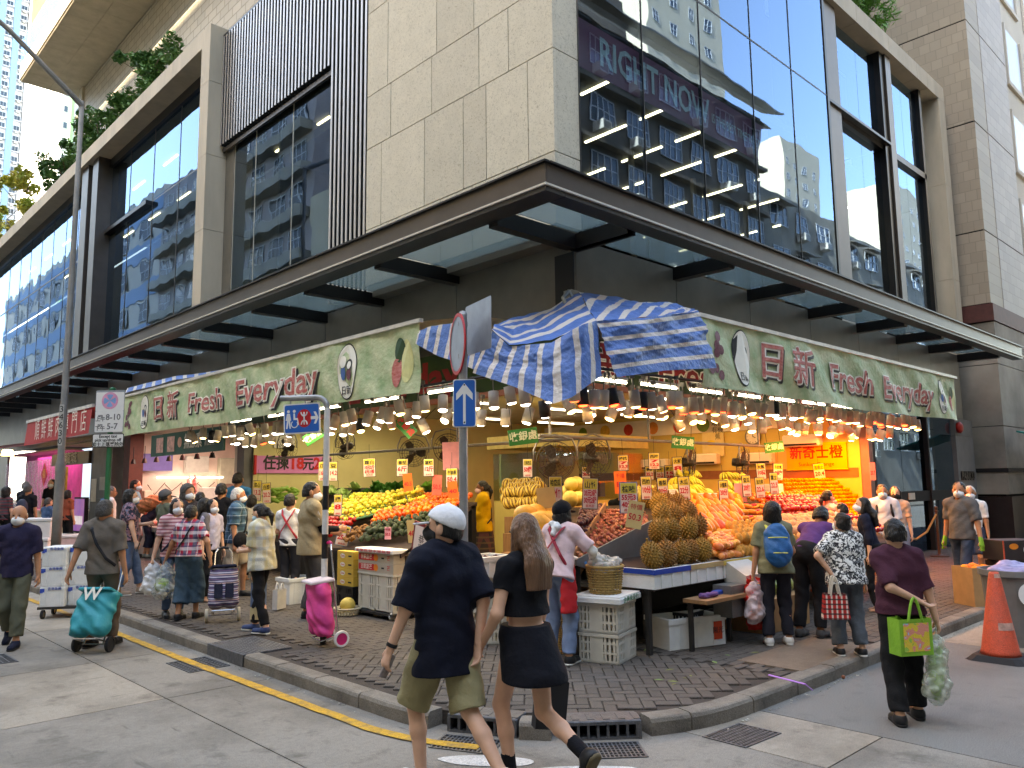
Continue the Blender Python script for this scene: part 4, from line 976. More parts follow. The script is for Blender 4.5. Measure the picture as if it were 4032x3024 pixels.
# ---- blue and white striped tarpaulin at the corner
def tarp_mat(name,stripes,off=0,duty=.34):
    m=mat(name,(84,122,188),.42,var=.16,scale=6,bump=1,bscale=22,detail=8,spec=.35); n=m.node_tree.nodes; L=m.node_tree.links; b=n['Principled BSDF']
    out=b.inputs['Base Color'].links[0].from_socket; uv=n.new('ShaderNodeUVMap'); sp=n.new('ShaderNodeSeparateXYZ'); L.new(uv.outputs[0],sp.inputs[0])
    a=n.new('ShaderNodeMath'); a.operation='MULTIPLY_ADD'; a.inputs[1].default_value=stripes; a.inputs[2].default_value=off; L.new(sp.outputs[0],a.inputs[0]); f=n.new('ShaderNodeMath'); f.operation='FRACT'; L.new(a.outputs[0],f.inputs[0])
    l=n.new('ShaderNodeMath'); l.operation='LESS_THAN'; l.inputs[1].default_value=duty; L.new(f.outputs[0],l.inputs[0])
    mx=n.new('ShaderNodeMix'); mx.data_type='RGBA'; mx.inputs['B'].default_value=lin((214,208,200))+(1,); L.new(l.outputs[0],mx.inputs['Factor']); L.new(out,mx.inputs['A']); L.new(mx.outputs['Result'],b.inputs['Base Color'])
    t=n.new('ShaderNodeBsdfTranslucent'); L.new(mx.outputs['Result'],t.inputs[0]); ms=n.new('ShaderNodeMixShader'); ms.inputs[0].default_value=.25; L.new(b.outputs[0],ms.inputs[1]); L.new(t.outputs[0],ms.inputs[2]); L.new(ms.outputs[0],n['Material Output'].inputs[0])
    return m
def sheet(name,edgeA,edgeB,m_,parent,nu=64,nv=40,amp=.03,uvf=None,seed=1,nrm=(-.3,-.3,.8)):
    """ruled cloth between two polylines of 3D points"""
    def samp(E,t):
        L_=[(E[i+1]-E[i]).length for i in range(len(E)-1)]; tot=sum(L_); d=t*tot
        for i,l in enumerate(L_):
            if d<=l or i==len(L_)-1: return E[i]+(E[i+1]-E[i])*min(1,d/l)
            d-=l
    r=random.Random(seed); ph=[r.uniform(0,6) for _ in range(6)]; vs=[];fs=[];uv=[]
    for j in range(nv+1):
        for i in range(nu+1):
            u,v=i/nu,j/nv; p=samp(edgeA,u)*(1-v)+samp(edgeB,u)*v
            w_=amp*(math.sin(u*9+v*3+ph[0])*.5+math.sin(u*17-v*8+ph[1])*.35+math.sin(v*14+u*5+ph[2])*.3+math.sin(u*33+v*21+ph[3])*.16+math.sin(u*57-v*43+ph[4])*.08+math.sin(u*24+v*61+ph[5])*.08)*(.3+.7*math.sin(PI*min(1,.15+v)))
            n_=Vector(nrm)*1.3; vs.append(p+n_*w_); uv.append(uvf(u,v) if uvf else (u,v))
    for j in range(nv):
        for i in range(nu): a=j*(nu+1)+i; fs.append((a,a+1,a+nu+2,a+nu+1))
    o=MB().add(vs,fs).build(name,m_,parent,smooth=True); me=o.data; ul=me.uv_layers.new(name='UVMap')
    for lp in me.loops: ul.data[lp.index].uv=uv[lp.vertex_index]
    return o
tp=T('striped_tarpaulin','blue and white striped tarpaulin draped over the corner of the awnings','tarpaulin')
YP=-1.75; XP=-1.75
A=Vector((.28,-.12,4.28)); A2=onp(1120,695,0,-.7); C_=onp(1288,692,1,YP); B_=onp(1508,672,1,-1.68); B2=onp(1500,668,1,-1.5); E_=onp(1062,712,0,XP)
sheet('top_sheet',[onp(1075,700,0,-1.3),onp(1180,668,0,-.3),A],[E_,onp(1100,745,0,XP),onp(1190,735,0,-1.72),C_],tarp_mat('tarp_top_left',4.4,.3),tp,amp=.03,uvf=lambda u,v:(v*.9+u*.25,u),seed=2)
sheet('top_sheet',[A,onp(1330,640,1,-.5),onp(1460,660,1,-1.1),B2],[C_,onp(1400,686,1,YP),B_],tarp_mat('tarp_top_right',6.5,.1),tp,amp=.04,uvf=lambda u,v:(u*.85+v*.3,v),seed=3)
sheet('left_flap',[E_,onp(1100,748,0,XP),onp(1190,740,0,-1.75),onp(1262,700,1,YP-.03),C_],[onp(1020,805,0,XP-.1),onp(1110,835,0,XP-.15),onp(1195,872,0,XP-.2),onp(1235,858,1,YP-.1),onp(1300,812,1,YP-.05)],tarp_mat('tarp_left_flap',7.6,.15),tp,amp=.035,seed=4,nrm=(-.8,-.3,0))
sheet('right_flap',[C_+Vector((0,-.02,0)),onp(1400,686,1,YP),B_],[onp(1332,815,1,YP-.12),onp(1440,800,1,YP-.14),onp(1548,795,1,YP-.12)],tarp_mat('tarp_right_flap',4.1,.78,.3),tp,amp=.05,uvf=lambda u,v:(v+.03*u,u),seed=5,nrm=(0,-.9,0))
sheet('left_tail',[onp(905,712,0,-1.68),onp(945,702,0,-1.68),onp(1050,690,0,-1.62)],[onp(897,742,0,-1.72),onp(945,768,0,-1.75),onp(1030,800,0,-1.75)],tarp_mat('tarp_tail',5.5,.2),tp,nu=14,nv=10,amp=.02,seed=6)
tp2=T('rolled_tarpaulin','narrow strip of blue striped tarpaulin lying on the left awning edge','tarpaulin')
sheet('roll',[onp(270,850,0,-1.55),onp(380,820,0,-1.5),onp(478,806,0,-1.5)],[onp(275,838,0,-1.4),onp(380,812,0,-1.35),onp(478,800,0,-1.3)],tarp_mat('tarp_roll',9,.2),tp2,nu=30,nv=6,amp=.02,uvf=lambda u,v:(u,v),seed=8)
# awning bracket hardware at the corner
hw=T('awning_bracket','grey awning gearbox brackets bolted at the building corner','bracket')
MB().box(.12,.27,-.14,.0,4.1,4.3).build('plate',mat('galvanised',(150,150,146),.4,metal=.6,var=.2,scale=9),hw)
for q in (-1,1): MB().tube([(.02,-.18,4.25),(-.12+.1*q,-.3,4.1),(-.05+.16*q,-.34,4.0)],.025,8).build('arm',MATS['galvanised'],hw)
# ---- lamps
m_shade=mat('lamp_shade_beige',(196,182,164),.5,rnd=.25); m_shadek=mat('lamp_shade_black',(26,26,28),.4)
m_bw=mat('bulb_warm',(255,216,140),.5,var=0,emit=2.6); m_bwh=mat('bulb_white',(255,250,240),.5,var=0,emit=2.8); m_br=mat('bulb_red',(255,60,36),.5,var=0,emit=2.0)
def shade_mesh(m_): return MB().lathe([(.012,.20),(.062,.195),(.066,.0),(.060,.0),(.056,.185),(.0,.188)],14).mesh('shade',m_,True)
sh_a,sh_b=shade_mesh(m_shade),shade_mesh(m_shadek)
bulbs=[MB().lathe([(0,-.016),(.04,-.012),(.054,.004),(.05,.03),(0,.04)],12).mesh('bulb',q,True) for q in (m_bw,m_bwh,m_br)]
stem=MB().tube([(0,0,.19),(0,0,.36)],.008,6).box(-.03,.03,-.015,.015,.34,.39).mesh('stem',m_darkp)
rl=random.Random(21)
def lamp(p,tilt,lab,grp,pr=(.5,.3,.2),bk=.1):
    t=T('pendant_lamp',lab,'lamp',p,group=grp); t.rotation_euler=(tilt[0],tilt[1],rl.uniform(0,6))
    inst(sh_b if rl.random()<bk else sh_a,'shade',parent=t); inst(bulbs[rl.choices((0,1,2),pr)[0]],'bulb',parent=t); inst(stem,'stem',parent=t)
x=-1.15
while x<8.9:
    lamp((x,-1.25+rl.uniform(-.05,.05),2.66+.008*x*1.5+rl.uniform(-.04,.04)),(rl.gauss(-.05,.12),rl.gauss(0,.16)),'cylinder spot lamp in the front row above the right stalls','lamps above the right stalls',(.5,.18,.32)); x+=rl.uniform(.15,.2)
x=-.6
while x<8.6:
    lamp((x,-.75+rl.uniform(-.1,.1),2.6+rl.uniform(-.1,.06)),(rl.gauss(0,.3),rl.gauss(0,.3)),'cylinder spot lamp in the second row above the right stalls','lamps in the second row above the right stalls',(.6,.2,.2),.05); x+=rl.uniform(.18,.3)
y=-1.0
while y<9:
    lamp((-1.25+rl.uniform(-.05,.05),y,2.68+rl.uniform(-.05,.05)),(rl.gauss(0,.16),rl.gauss(.05,.12)),'cylinder spot lamp in the front row above the left stalls','lamps above the left stalls',(.35,.6,.05)); y+=rl.uniform(.24,.36)
y=-.4
while y<8.5:
    lamp((-.7+rl.uniform(-.1,.1),y,2.6+rl.uniform(-.1,.08)),(rl.gauss(0,.25),rl.gauss(0,.25)),'cylinder spot lamp in the second row above the left stalls','lamps in the second row above the left stalls',(.3,.65,.05),.05); y+=rl.uniform(.28,.42)
for k in range(9): ftube(-.3+k*1.05,-1.02,2.98+.01*k,.75,0,'bright tube along the lamp rail above the right stalls')
for k in range(5): ftube(-1.02,1+k*1.5,3.0,0,.8,'bright tube along the lamp rail above the left stalls')
MB().tube([(-1.2,-1.25,3.05),(9.2,-1.25,3.14)],.02,6).tube([(-1.25,-1.2,3.05),(-1.25,9.2,3.08)],.02,6).build('lamp_rail',m_dark,label='dark rail carrying the spot lamps round the corner',cat='rail')
# ---- fans on pipes
m_pipe=mat('grey_pipe',(130,126,120),.4,metal=.6,var=.15); m_wire=mat('fan_wire',(70,62,54),.4,metal=.6); m_blade=mat('fan_blade',(60,50,42),.45,var=.1)
def fan_parts():
    g=MB()
    for r_ in (.07,.11,.15,.19,.225): 
        for dz in ((-.05,.06) if r_>.2 else (.075-.12*r_,)): g.tube([(r_*math.cos(2*PI*k/24),r_*math.sin(2*PI*k/24),dz) for k in range(25)],.0035,4,cap=False)
    for k in range(16): a=2*PI*k/16; g.tube([(.03*math.cos(a),.03*math.sin(a),.08),(.14*math.cos(a),.14*math.sin(a),.075),(.226*math.cos(a),.226*math.sin(a),.03),(.2*math.cos(a+.1),.2*math.sin(a+.1),-.06),(.05*math.cos(a+.2),.05*math.sin(a+.2),-.1)],.0028,4,cap=False)
    h=MB().lathe([(0,.09),(.035,.088),(.04,.07),(.05,.0),(.07,-.08),(.06,-.16),(0,-.17)],14)
    b=MB()
    for k in range(3):
        a=2*PI*k/3; M=Matrix.Rotation(a,4,'Z'); b.add([M@Vector(p) for p in ((.03,-.02,.01),(.12,-.07,.03),(.2,-.05,.035),(.205,.04,-.005),(.12,.06,-.02),(.03,.03,-.01))],[(0,1,2,3,4,5)])
    y=MB().tube([(-.25,0,0),(-.255,.12,-.02),(-.2,.25,-.04),(0,.30,-.05),(.2,.25,-.04),(.255,.12,-.02),(.25,0,0)],.012,6)
    return g.mesh('guard',m_wire,True),h.mesh('hub',m_blade,True),b.mesh('blades',m_blade),y.mesh('yoke',m_pipe,True)
FP=fan_parts()
def fan(p,yaw,pitch,lab,s=1):
    t=T('wall_fan',lab,'fan',p,group='fans hanging over the stalls'); t.rotation_euler=Euler((PI/2+pitch,0,yaw),'XYZ'); t.scale=(s,)*3
    for me,nm in zip(FP,('guard','hub','blades','yoke')): inst(me,nm,parent=t)
for (x,y,yaw,lab) in ((1200,995,-.75,'wire-guard fan facing the street left of the pair by the corner'),(1283,990,-.2,'wire-guard fan of the corner pair turned to the right'),(1490,1000,.5,'wire-guard fan beside the green cashier board'),(1605,1000,.35,'wire-guard fan below the wall clock')):
    fan(onp(x,y,1,-.15),yaw,.12,lab,1.05)
for (x,y,yaw,lab) in ((620,968,-1.2,'wire-guard fan above the pink price sign'),(745,965,-1.4,'wire-guard fan behind the striped sign pole'),(893,978,-.6,'wire-guard fan over the guavas'),(968,968,-.7,'wire-guard fan just left of the one-way sign pole')):
    fan(onp(x,y,0,.4),yaw,.15,lab)
MB().tube([(-.6,-.2,2.37),(5.4,-.2,2.37)],.022,8).tube([(1.6,-.2,2.37),(1.6,-.2,3.3)],.018,8).tube([(4.6,-.2,2.37),(4.6,-.2,3.3)],.018,8).tube([(-.4,-.2,2.37),(-.4,-.2,3.3)],.018,8).build('fan_rail',m_pipe,label='grey pipe rail carrying the fans over the right stalls',cat='rail')
MB().tube([(.3,-.2,2.37),(.3,8.5,2.37)],.022,8).tube([(.3,2.4,2.37),(.3,2.4,3.3)],.018,8).tube([(.3,5.5,2.37),(.3,5.5,3.3)],.018,8).build('fan_rail',m_pipe,label='grey pipe rail carrying the fans over the left stalls',cat='rail')
# ---- things on the end wall: clock, air conditioners, sign, posters
MW=lambda p: frame(p,(0,-1,0),(0,0,1),(-1,0,0))
def onwall(x,y): return onp(x,y,0,9.37)
ck=T('wall_clock','round white wall clock on the yellow shop wall','clock'); p=onwall(1627,943)
MB().lathe([(.0,0),(.2,0),(.2,.03),(.175,.035),(.17,.02),(0,.02)],28,M=MW(p)).build('rim',m_pipe,ck,smooth=False)
MB().lathe([(0,.024),(.168,.024)],28,M=MW(p)).build('dial',m_wht,ck); MB().box(-.006,.006,0,.12,.026,.03,MW(p)).box(-.008,.008,-.0,.08,.026,.03,MW(p)@Matrix.Rotation(-2,4,'Z')).build('hands',m_blk,ck)
for k in range(12): MB().box(-.006,.006,.13,.155,.026,.029,MW(p)@Matrix.Rotation(k*PI/6,4,'Z')).build('hour_mark',m_blk,ck)
def aircon(x,y,w_,lab):
    p=onwall(x,y); t=T('wall_air_conditioner',lab,'air conditioner',group='wall air conditioners in the shop')
    MB().bev(-w_/2,w_/2,-.13,.13,0,.2,.03,MW(p)).build('casing',m_wht,t); MB().box(-w_/2+.05,w_/2-.05,-.11,-.07,.2,.205,MW(p)).build('outlet',m_black,t)
    for k in range(8): MB().box(-w_/2+.06+k*(w_-.12)/8,-w_/2+.05+(k+.8)*(w_-.12)/8,.13,.135,.04,.17,MW(p)).build('grille_slat',m_darkp,t)
aircon(1737,952,.85,'air conditioner above the orange Chinese fruit sign'); aircon(1640,990,.8,'air conditioner behind the fan below the clock'); aircon(1525,992,.8,'air conditioner half hidden by the fan at the cashier board'); aircon(1420,1003,.8,'farthest air conditioner on the yellow wall')
m_orsign=mat('orange_sign',(236,170,60),.5,var=.05); m_orred=mat('sign_red',(200,30,40),.5,var=0)
p=onwall(1763,986); os_=MB().box(-.68,.68,-.27,.27,0,.02,MW(p)).build('fruit_sign',m_orsign,label='orange wall sign with four large red Chinese characters',cat='sign')
MB().box(-.70,.70,-.29,-.272,-.001,.03,MW(p)).box(-.70,.70,.272,.29,-.001,.03,MW(p)).build('border',mat('sign_yellow',(230,200,70),.5),os_)
text('新奇士橙',.3,m_orred,MW(p)@Matrix.Translation((0,.07,.022)),os_,bold=.006,w=1.2); text('Sunkist Orange',.12,m_orred,MW(p)@Matrix.Translation((0,-.17,.022)),os_,w=.8)
p=onwall(1540,948); po=MB().box(-.3,.3,-.42,.42,0,.01,MW(p)).build('banana_poster',mat('poster_cream',(222,206,150),.6,var=.05),label='cream banana poster with vertical Chinese text on the wall',cat='poster')
text('地們\n有機\n蕉',.16,m_blk,MW(p)@Matrix.Translation((.14,.2,.012)),po); disc(-.05,-.1,.12,.07,.012).build('banana_print',mat('print_yellow',(230,200,60),.6),po,M=MW(p)); disc(-.17,.3,.07,.045,.012).build('round_mark',m_orred,po,M=MW(p))
# fruit photo frieze above
fz=T('fruit_photo_frieze','white frieze of printed fruit pictures high on the shop wall','poster')
MB().box(9.36,9.375,1.7,9.3,2.98,3.4).build('backing',m_wht,fz)
for (y,r_,c) in ((3,.16,(200,70,50)),(3.9,.18,(90,120,40)),(4.6,.17,(210,80,60)),(5.4,.16,(220,140,60)),(6.2,.15,(200,60,50)),(7,.17,(225,190,90)),(2.4,.18,(225,200,90)),(7.8,.15,(120,150,60))):
    MB().lathe([(0,0),(r_,0),(r_,.01),(0,.01)],18,M=MW((9.36,y,3.18))).build('fruit_picture',mat('print_%d%d'%(c[0],c[1]),c,.5,var=.2),fz)
# pink sign on back wall
MY=lambda p: frame(p,(1,0,0),(0,0,1),(0,-1,0))
m_pink=mat('pink_sign',(214,130,190),.5,var=.04); ps=MB().box(-.92,.92,-.19,.19,0,.03,MY((1.42,9.48,2.28))).build('price_sign',m_pink,label='pink Chinese price sign reading 18 and 2 on the back wall',cat='sign')
text('任揀',.34,m_blk,MY((.95,9.44,2.3)),ps,bold=.008,w=.62); text('18',.36,m_orred,MY((1.45,9.44,2.3)),ps,bold=.012); text('元',.3,m_blk,MY((1.74,9.44,2.28)),ps,bold=.008); text('2',.36,m_orred,MY((1.96,9.44,2.3)),ps,bold=.012); text('樣',.3,m_blk,MY((2.2,9.44,2.28)),ps,bold=.008)
MB().box(-.98,-.93,-.22,.2,0,.05,MY((1.42,9.48,2.28))).build('end_cap',m_orred,ps)
MB().box(.9,1.4,9.46,9.48,2.65,2.95).build('paper_notice',m_wht,label='blank white notice above the pink sign',cat='notice')
# cashier booth in the middle
cb=T('cashier_booth','yellow cashier counter with glass screens inside the shop','counter')
MB().box(3.6,6.2,3.4,5.2,.12,1.45).build('counter',m_ywall,cb); m_scr=glass('booth_glass',(.8,.9,.85),.06,see=.9); MB().box(3.58,3.6,3.4,5.2,1.46,2.4).build('screen',m_scr,cb); MB().box(3.6,6.2,3.38,3.4,1.46,2.4).build('screen',m_scr,cb); MB().box(3.7,6.1,5.1,5.15,1.46,2.4).build('booth_back',m_ywall2,cb)
MB().box(3.5,6.3,3.3,5.3,2.5,2.75).build('fascia',mat('dull_yellow_sign',(170,150,90),.6,var=.2),cb)
for k in range(9): MB().box(4.0+k*.22,4.16+k*.22,4.2,4.4,1.5,1.7+.05*(k%3)).build('carton',m_lobd if k%2 else m_bblue,cb)
# green hanging cashier boards
m_gsign=mat('green_board',(40,120,50),.5,var=.05)
for (x,y,ax,v,rz,lab,bad) in ((678,942,0,-1.0,.55,'tilted green cashier board under the left banner',0),(1130,943,1,-.4,.12,'green cashier board above the striped melons',0),(1475,956,1,-.3,-.08,'green cashier board above the bananas',0),(1672,966,1,-.3,.1,'green cashier board in front of the wall clock',0),(876,922,0,-.6,-.8,'tilted green and red cashier board above the guavas',1)):
    p=onp(x,y,ax,v); M=(MR(*p)@Matrix.Rotation(-.6,4,'Y') if ax==1 else ML(*p)@Matrix.Rotation(.7,4,'Y'))@Matrix.Rotation(rz,4,'Z')
    t=MB().box(-.17,.17,-.09,.09,-.008,.008,M).build('cashier_board',m_gsign,label=lab,cat='sign'); text('收銀處',.11,mat('cream_letters',(220,226,190),.6) if not bad else m_orred,M@Matrix.Translation((0,0,.009)),t,bold=.002)
    MB().tube([M@Vector((-.12,.09,0)),M@Vector((-.12,.5,0))],.004,4).tube([M@Vector((.12,.09,0)),M@Vector((.12,.5,0))],.004,4).build('wire',m_black,t)
# ================================================================ LEFT SHOPS
m_pinkw=mat('pink_tiled_wall',(226,204,196),.5,var=.08,scale=3); m_redpost=mat('dark_red_post',(92,44,40),.6,var=.2)
bt=T('butcher_shop','pink-lit butcher shop room left of the fruit shop','shop')
MB().box(.5,4.5,17.55,17.6,.12,3.4).box(4.5,4.55,9.9,17.6,.12,3.4).build('wall',m_pinkw,bt); MB().box(.5,4.5,9.92,9.97,.12,3.4).build('side_wall',m_pinkw,bt)
MB().box(.32,.7,17.0,17.5,.12,3.35).build('post',m_redpost,bt); MB().box(.3,.55,10.0,10.12,.12,3.35).build('post',m_wht,bt)
MB().box(.4,4.5,9.98,17.5,3.4,3.45).build('ceiling',m_ceil,bt); MB().box(3.9,4.45,10.2,16.5,2.5,2.9).build('fridge_cabinet',m_wht,bt)
MB().box(3.8,4.4,12,13.6,2.0,2.45).build('air_conditioner',m_wht,bt)
MB().box(-.3,.9,11.2,16.4,.75,.85).box(-.2,.8,11.3,16.3,.12,.75).build('meat_counter',mat('steel_counter',(150,150,150),.35,metal=.6),bt)
area('butcher_light',(1.5,13.5,3.3),2,5,34,(1,.80,.76)); area('butcher_red_light',(.3,13,2.9),.5,4,9,(1,.12,.1))
gb=MB().box(-.02,.02,-2.1,2.1,-.26,.26,Matrix.Translation((-.3,11.4,2.82))).build('green_advert',mat('advert_green',(24,84,70),.5,var=.08),label='dark green advertising panel hanging at the butcher shop',cat='sign')
text('無激素',.36,m_wht,ML(-.33,10.9,2.82),gb,bold=.008,w=1.0); text('添加\n產品系列',.13,m_wht,ML(-.33,10.0,2.82),gb)
for y in (12.9,12.2): MB().box(-.33,-.325,y-.22,y+.22,2.64,3.0).build('picture',mat('advert_pic%d'%int(y*10),(200,160,150),.5,var=.4,scale=9),gb)
MB().lathe([(0,0),(.12,0),(.12,.004),(0,.004)],14,M=ML(-.33,11.65,2.84)).build('portrait_patch',mat('advert_skin',(214,170,150),.6),gb)
for k in range(7):
    q=MB().tube([(.0,10.6+k*.85,2.55),(.0,10.6+k*.85,2.9)],.01,6).lathe([(.04,.12),(.07,0),(.06,0),(.03,.11)],12,M=Matrix.Translation((.0,10.6+k*.85,2.45))).build('meat_lamp',m_shadek,label='small red-lit lamp over the butcher counter',cat='lamp',group='butcher counter lamps')
    MB().lathe([(0,.01),(.055,.02)],12,M=Matrix.Translation((.0,10.6+k*.85,2.45))).build('bulb',m_br,q)
rm=mat('raw_meat',(150,60,54),.4,col2=(214,170,160),scale=7)
for (x,z,w_,h_,c,nm) in ((1.2,2.55,.9,.5,(120,110,190),'lit_menu_board'),(2.4,2.5,.7,.5,(220,222,216),'fridge_box'),(3.4,2.3,.6,.8,(196,198,180),'meter_cabinet'),(1.0,1.55,.25,.35,(226,214,200),'switch_box'),(1.7,1.5,.9,.12,(226,226,222),'wall_shelf'),(2.8,1.55,.5,.5,(222,222,220),'white_equipment'),(3.6,1.4,.6,.5,(190,190,186),'steel_equipment')):
    MB().bev(x-w_/2,x+w_/2,17.3,17.54,z-h_/2,z+h_/2,.02).build(nm,mat('butcher_%s'%nm,c,.5,var=.1),bt)
for k in range(4): MB().tube([(1.0+.5*k,17.45,1.9),(1.2+.5*k,17.43,1.6+.1*(k%2)),(1.5+.5*k,17.45,1.95)],.012,5).build('wall_cable',m_black,bt)
MB().tube([(1.2,17.3,2.1),(3.2,17.3,2.1)],.02,6).build('shop_tube',m_tube,bt)
for k,c in enumerate(((226,160,160),(230,230,226))):
    s=SDF(.018,.04); s.cone((0,0,.1),(0,.04,-.18),.05,.13,flat=((1,0,0),.5)); s.build('plastic_bag_bundle',mat('bag_bundle%d'%k,c,.5),M=Matrix.Translation((.6,13.0+k*.35,1.95)),label=['pink','white'][k]+' bundle of plastic bags hanging in the butcher shop',cat='bags',noise=.01,nfreq=40)
for k in range(9):
    s=SDF(.02,.06); s.ell((0,0,0),(.14,.18,.07)); s.build('meat_piece',rm,M=Matrix.Translation((.1,11.4+k*.55,.9)),label='piece of meat laid on the butcher counter',cat='meat',group='meat laid on the counter',noise=.008)
# red awning banner
rb_=T('butcher_banner','red canvas awning banner with white brush characters','banner')
MB().add([(-1.6,13.85,3.75),(-1.6,20.1,3.75),(-1.66,20.1,3.08),(-1.66,13.85,3.12)],[(0,1,2,3)]).build('sheet',mat('red_canvas',(176,58,56),.7,var=.08,bump=.3,bscale=8),rb_)
MB().box(-1.63,-1.57,13.8,20.15,3.75,3.83).build('top_rail',MATS['rail_white'],rb_); MB().add([(.3,13.85,4.0),(.3,20.1,4.0),(-1.6,20.1,3.8),(-1.6,13.85,3.8)],[(0,1,2,3)]).build('roof_sheet',MATS['red_canvas'],rb_)
for ch,y in zip('順鮮鮮肉專門店',(18.6,17.9,17.2,16.5,15.75,15.0,14.25)): text(ch,.5,m_wht,ML(-1.68,y,3.42)@Matrix.Scale(1.25,4,(0,1,0)),rb_,bold=-.004)
# pier notices, screens
for (y,z,w_,h_,c,lab) in ((19.0,1.95,.7,.4,(190,190,186),'grey notice plate on the stone pier'),(19.9,1.75,.5,.7,(226,224,216),'white paper notice taped to the pier')):
    MB().box(.245,.255,y-w_/2,y+w_/2,z-h_/2,z+h_/2).build('notice',mat('notice_%d'%c[2],c,.6),label=lab,cat='notice')
sc=T('poster_stand','purple advertising screen on a stand by the pier','screen')
MB().box(-.3,-.2,18.7,19.8,.5,1.55).build('frame',m_black,sc); pp=onp(160,1090,0,-.31)
MB().box(-.31,-.305,18.76,19.74,.56,1.5).build('display',mat('screen_purple',(120,70,160),.4,col2=(190,120,120),scale=1.5,emit=.08),sc); MB().box(-.315,-.312,18.85,19.65,.75,1.0).build('text_block',mat('screen_white',(220,214,226),.4,emit=.06),sc)
MB().box(-.3,-.2,19.1,19.4,.12,.5).build('post',m_black,sc)
MB().box(.2,.26,18.3,19.0,.6,1.5).build('advert_board',mat('screen_blue',(60,120,190),.4,emit=.06),label='blue advertising board beside the purple screen',cat='sign')
s2=T('roast_shop','lit roast food shop with dark name board beyond the pier','shop')
MB().box(2.5,2.55,20.4,24.6,.12,3.3).build('wall',m_wht,s2); MB().box(.2,.35,20.4,24.7,2.6,3.0).build('name_board',mat('board_black_gold',(60,48,30),.5),s2); text('亞龍城',.4,m_wht,ML(.17,22.6,2.8),s2,w=2.0)
MB().box(.3,.36,23.2,24.5,.9,2.55).build('yellow_poster',mat('poster_gold',(200,150,60),.5,var=.4,scale=5),s2); MB().box(.3,1,20.6,23,.12,1.1).build('counter',m_wht,s2)
MB().box(.4,2.5,20.4,24.6,3.3,3.35).build('ceiling',m_ceil,s2)
area('roast_light',(1.2,22.4,3.2),1,3,5,(1,.9,.75))
s3=T('pink_lit_stall','magenta-lit stall with plastic curtain at the left edge','shop')
MB().box(1.2,1.25,24.8,33,.12,3.2).build('wall',mat('magenta_wall',(226,90,190),.5,var=.2,scale=3),s3); MB().box(.6,1.2,24.9,33,.12,1.0).build('counter',m_wht,s3)
for k in range(16): MB().box(.44,.45,25+k*.5,25.42+k*.5,1.1,2.9).build('curtain_strip',film('clear_curtain',(240,200,230),.3),s3)
area('pink_light',(.9,28,3.1),.8,6,6,(1,.35,.75)); MB().box(.4,1.2,24.8,33,3.2,3.25).build('ceiling',m_ceil,s3)
fu=MB().box(-.3,.3,-.3,.3,0,.02,ML(.38,26.3,2.35)@Matrix.Rotation(PI/4,4,'Z')).build('red_diamond',m_orred,label='red diamond lucky paper hanging in the pink stall',cat='decoration'); text('福',.36,mat('gold_letters',(220,170,60),.5),ML(.355,26.3,2.35),fu)
MB().add([(.3,20.3,3.5),(.3,33,3.7),(-1.3,33,3.3),(-1.3,20.3,3.15)],[(0,1,2,3)]).build('awning',mat('dull_red_awning',(120,60,50),.7),label='dull red shop awning beyond the red banner',cat='awning')
MB().lathe([(0,0),(.2,0),(.16,.2),(0,.22)],12,M=Matrix.Translation((-.9,26,3.0))).build('shop_floodlight',m_bw,label='warm floodlight under the far left awning',cat='lamp')
MB().box(.5,.6,33,60,.12,3.4).build('far_shopfront',m_darkp,label='dark far shopfront down the left street',cat='shop')
# ================================================================ STALLS AND FRUIT
m_ply=mat('plywood',(150,110,74),.7,var=.15,scale=5,stretch=(1,8,1)); m_foam=mat('white_foam',(226,226,222),.6,var=.06,scale=9,bump=.25,bscale=80); m_tbl=mat('table_metal',(60,58,56),.5,metal=.4,var=.2)
m_bluet=mat('blue_tray',(36,70,160),.45); m_card=mat('cardboard',(176,136,92),.8,var=.12,scale=6); m_orb=mat('orange_board',(222,128,66),.7,var=.1)
SRP=lambda x,y: None
def SR(px,py,z0=.95,sl=.36,y0=-2.05):
    """point on the sloping right stall"""
    r=ray(px,py); n=Vector((0,-sl,1)); p0=Vector((0,y0,z0)); t=(p0-CAM).dot(n)/r.dot(n); return CAM+r*t
def SL(px,py,z0=1.0,sl=.5,x0=-1.4):
    r=ray(px,py); n=Vector((-sl,0,1)); p0=Vector((x0,0,z0)); t=(p0-CAM).dot(n)/r.dot(n); return CAM+r*t
# stall bodies
st1=T('fruit_stall','long sloping fruit stall along the right street','stall')
MB().add([(-.95,-2.02,.86),(5.2,-2.02,.86),(6.6,-.2,1.5),(-.95,-.2,1.5),(-.95,-2.02,.80),(5.2,-2.02,.80),(6.6,-.2,1.44),(-.95,-.2,1.44)],[(0,1,2,3),(7,6,5,4),(0,4,5,1),(1,5,6,2),(3,2,6,7),(0,3,7,4)]).build('sloping_top',mat('dark_cloth',(62,48,40),.9,var=.2),st1)
MB().box(-.9,5.0,-1.9,-.2,.70,.74).build('lower_shelf',m_tbl,st1)
for x in (-.93,1.2,3.2,5.0):
    for y in (-2.0,-.4): MB().box(x,x+.05,y,y+.05,.12,.8).build('leg',m_tbl,st1)
MB().box(-.9,6.5,-.35,-.3,.12,1.4).build('back_board',m_black,st1)
st2=T('fruit_stall','sloping fruit stall along the left street','stall')
MB().add([(-1.38,1.5,.93),(-1.38,4.6,.93),(-.1,4.6,1.55),(-.1,1.5,1.55),(-1.38,1.5,.88),(-1.38,4.6,.88),(-.1,4.6,1.5),(-.1,1.5,1.5)],[(3,2,1,0),(4,5,6,7),(0,1,5,4),(2,3,7,6),(1,2,6,5),(3,0,4,7)]).build('sloping_top',MATS['dark_cloth'],st2)
MB().box(-.2,-.12,1.5,4.6,.12,1.5).build('back_board',m_black,st2)
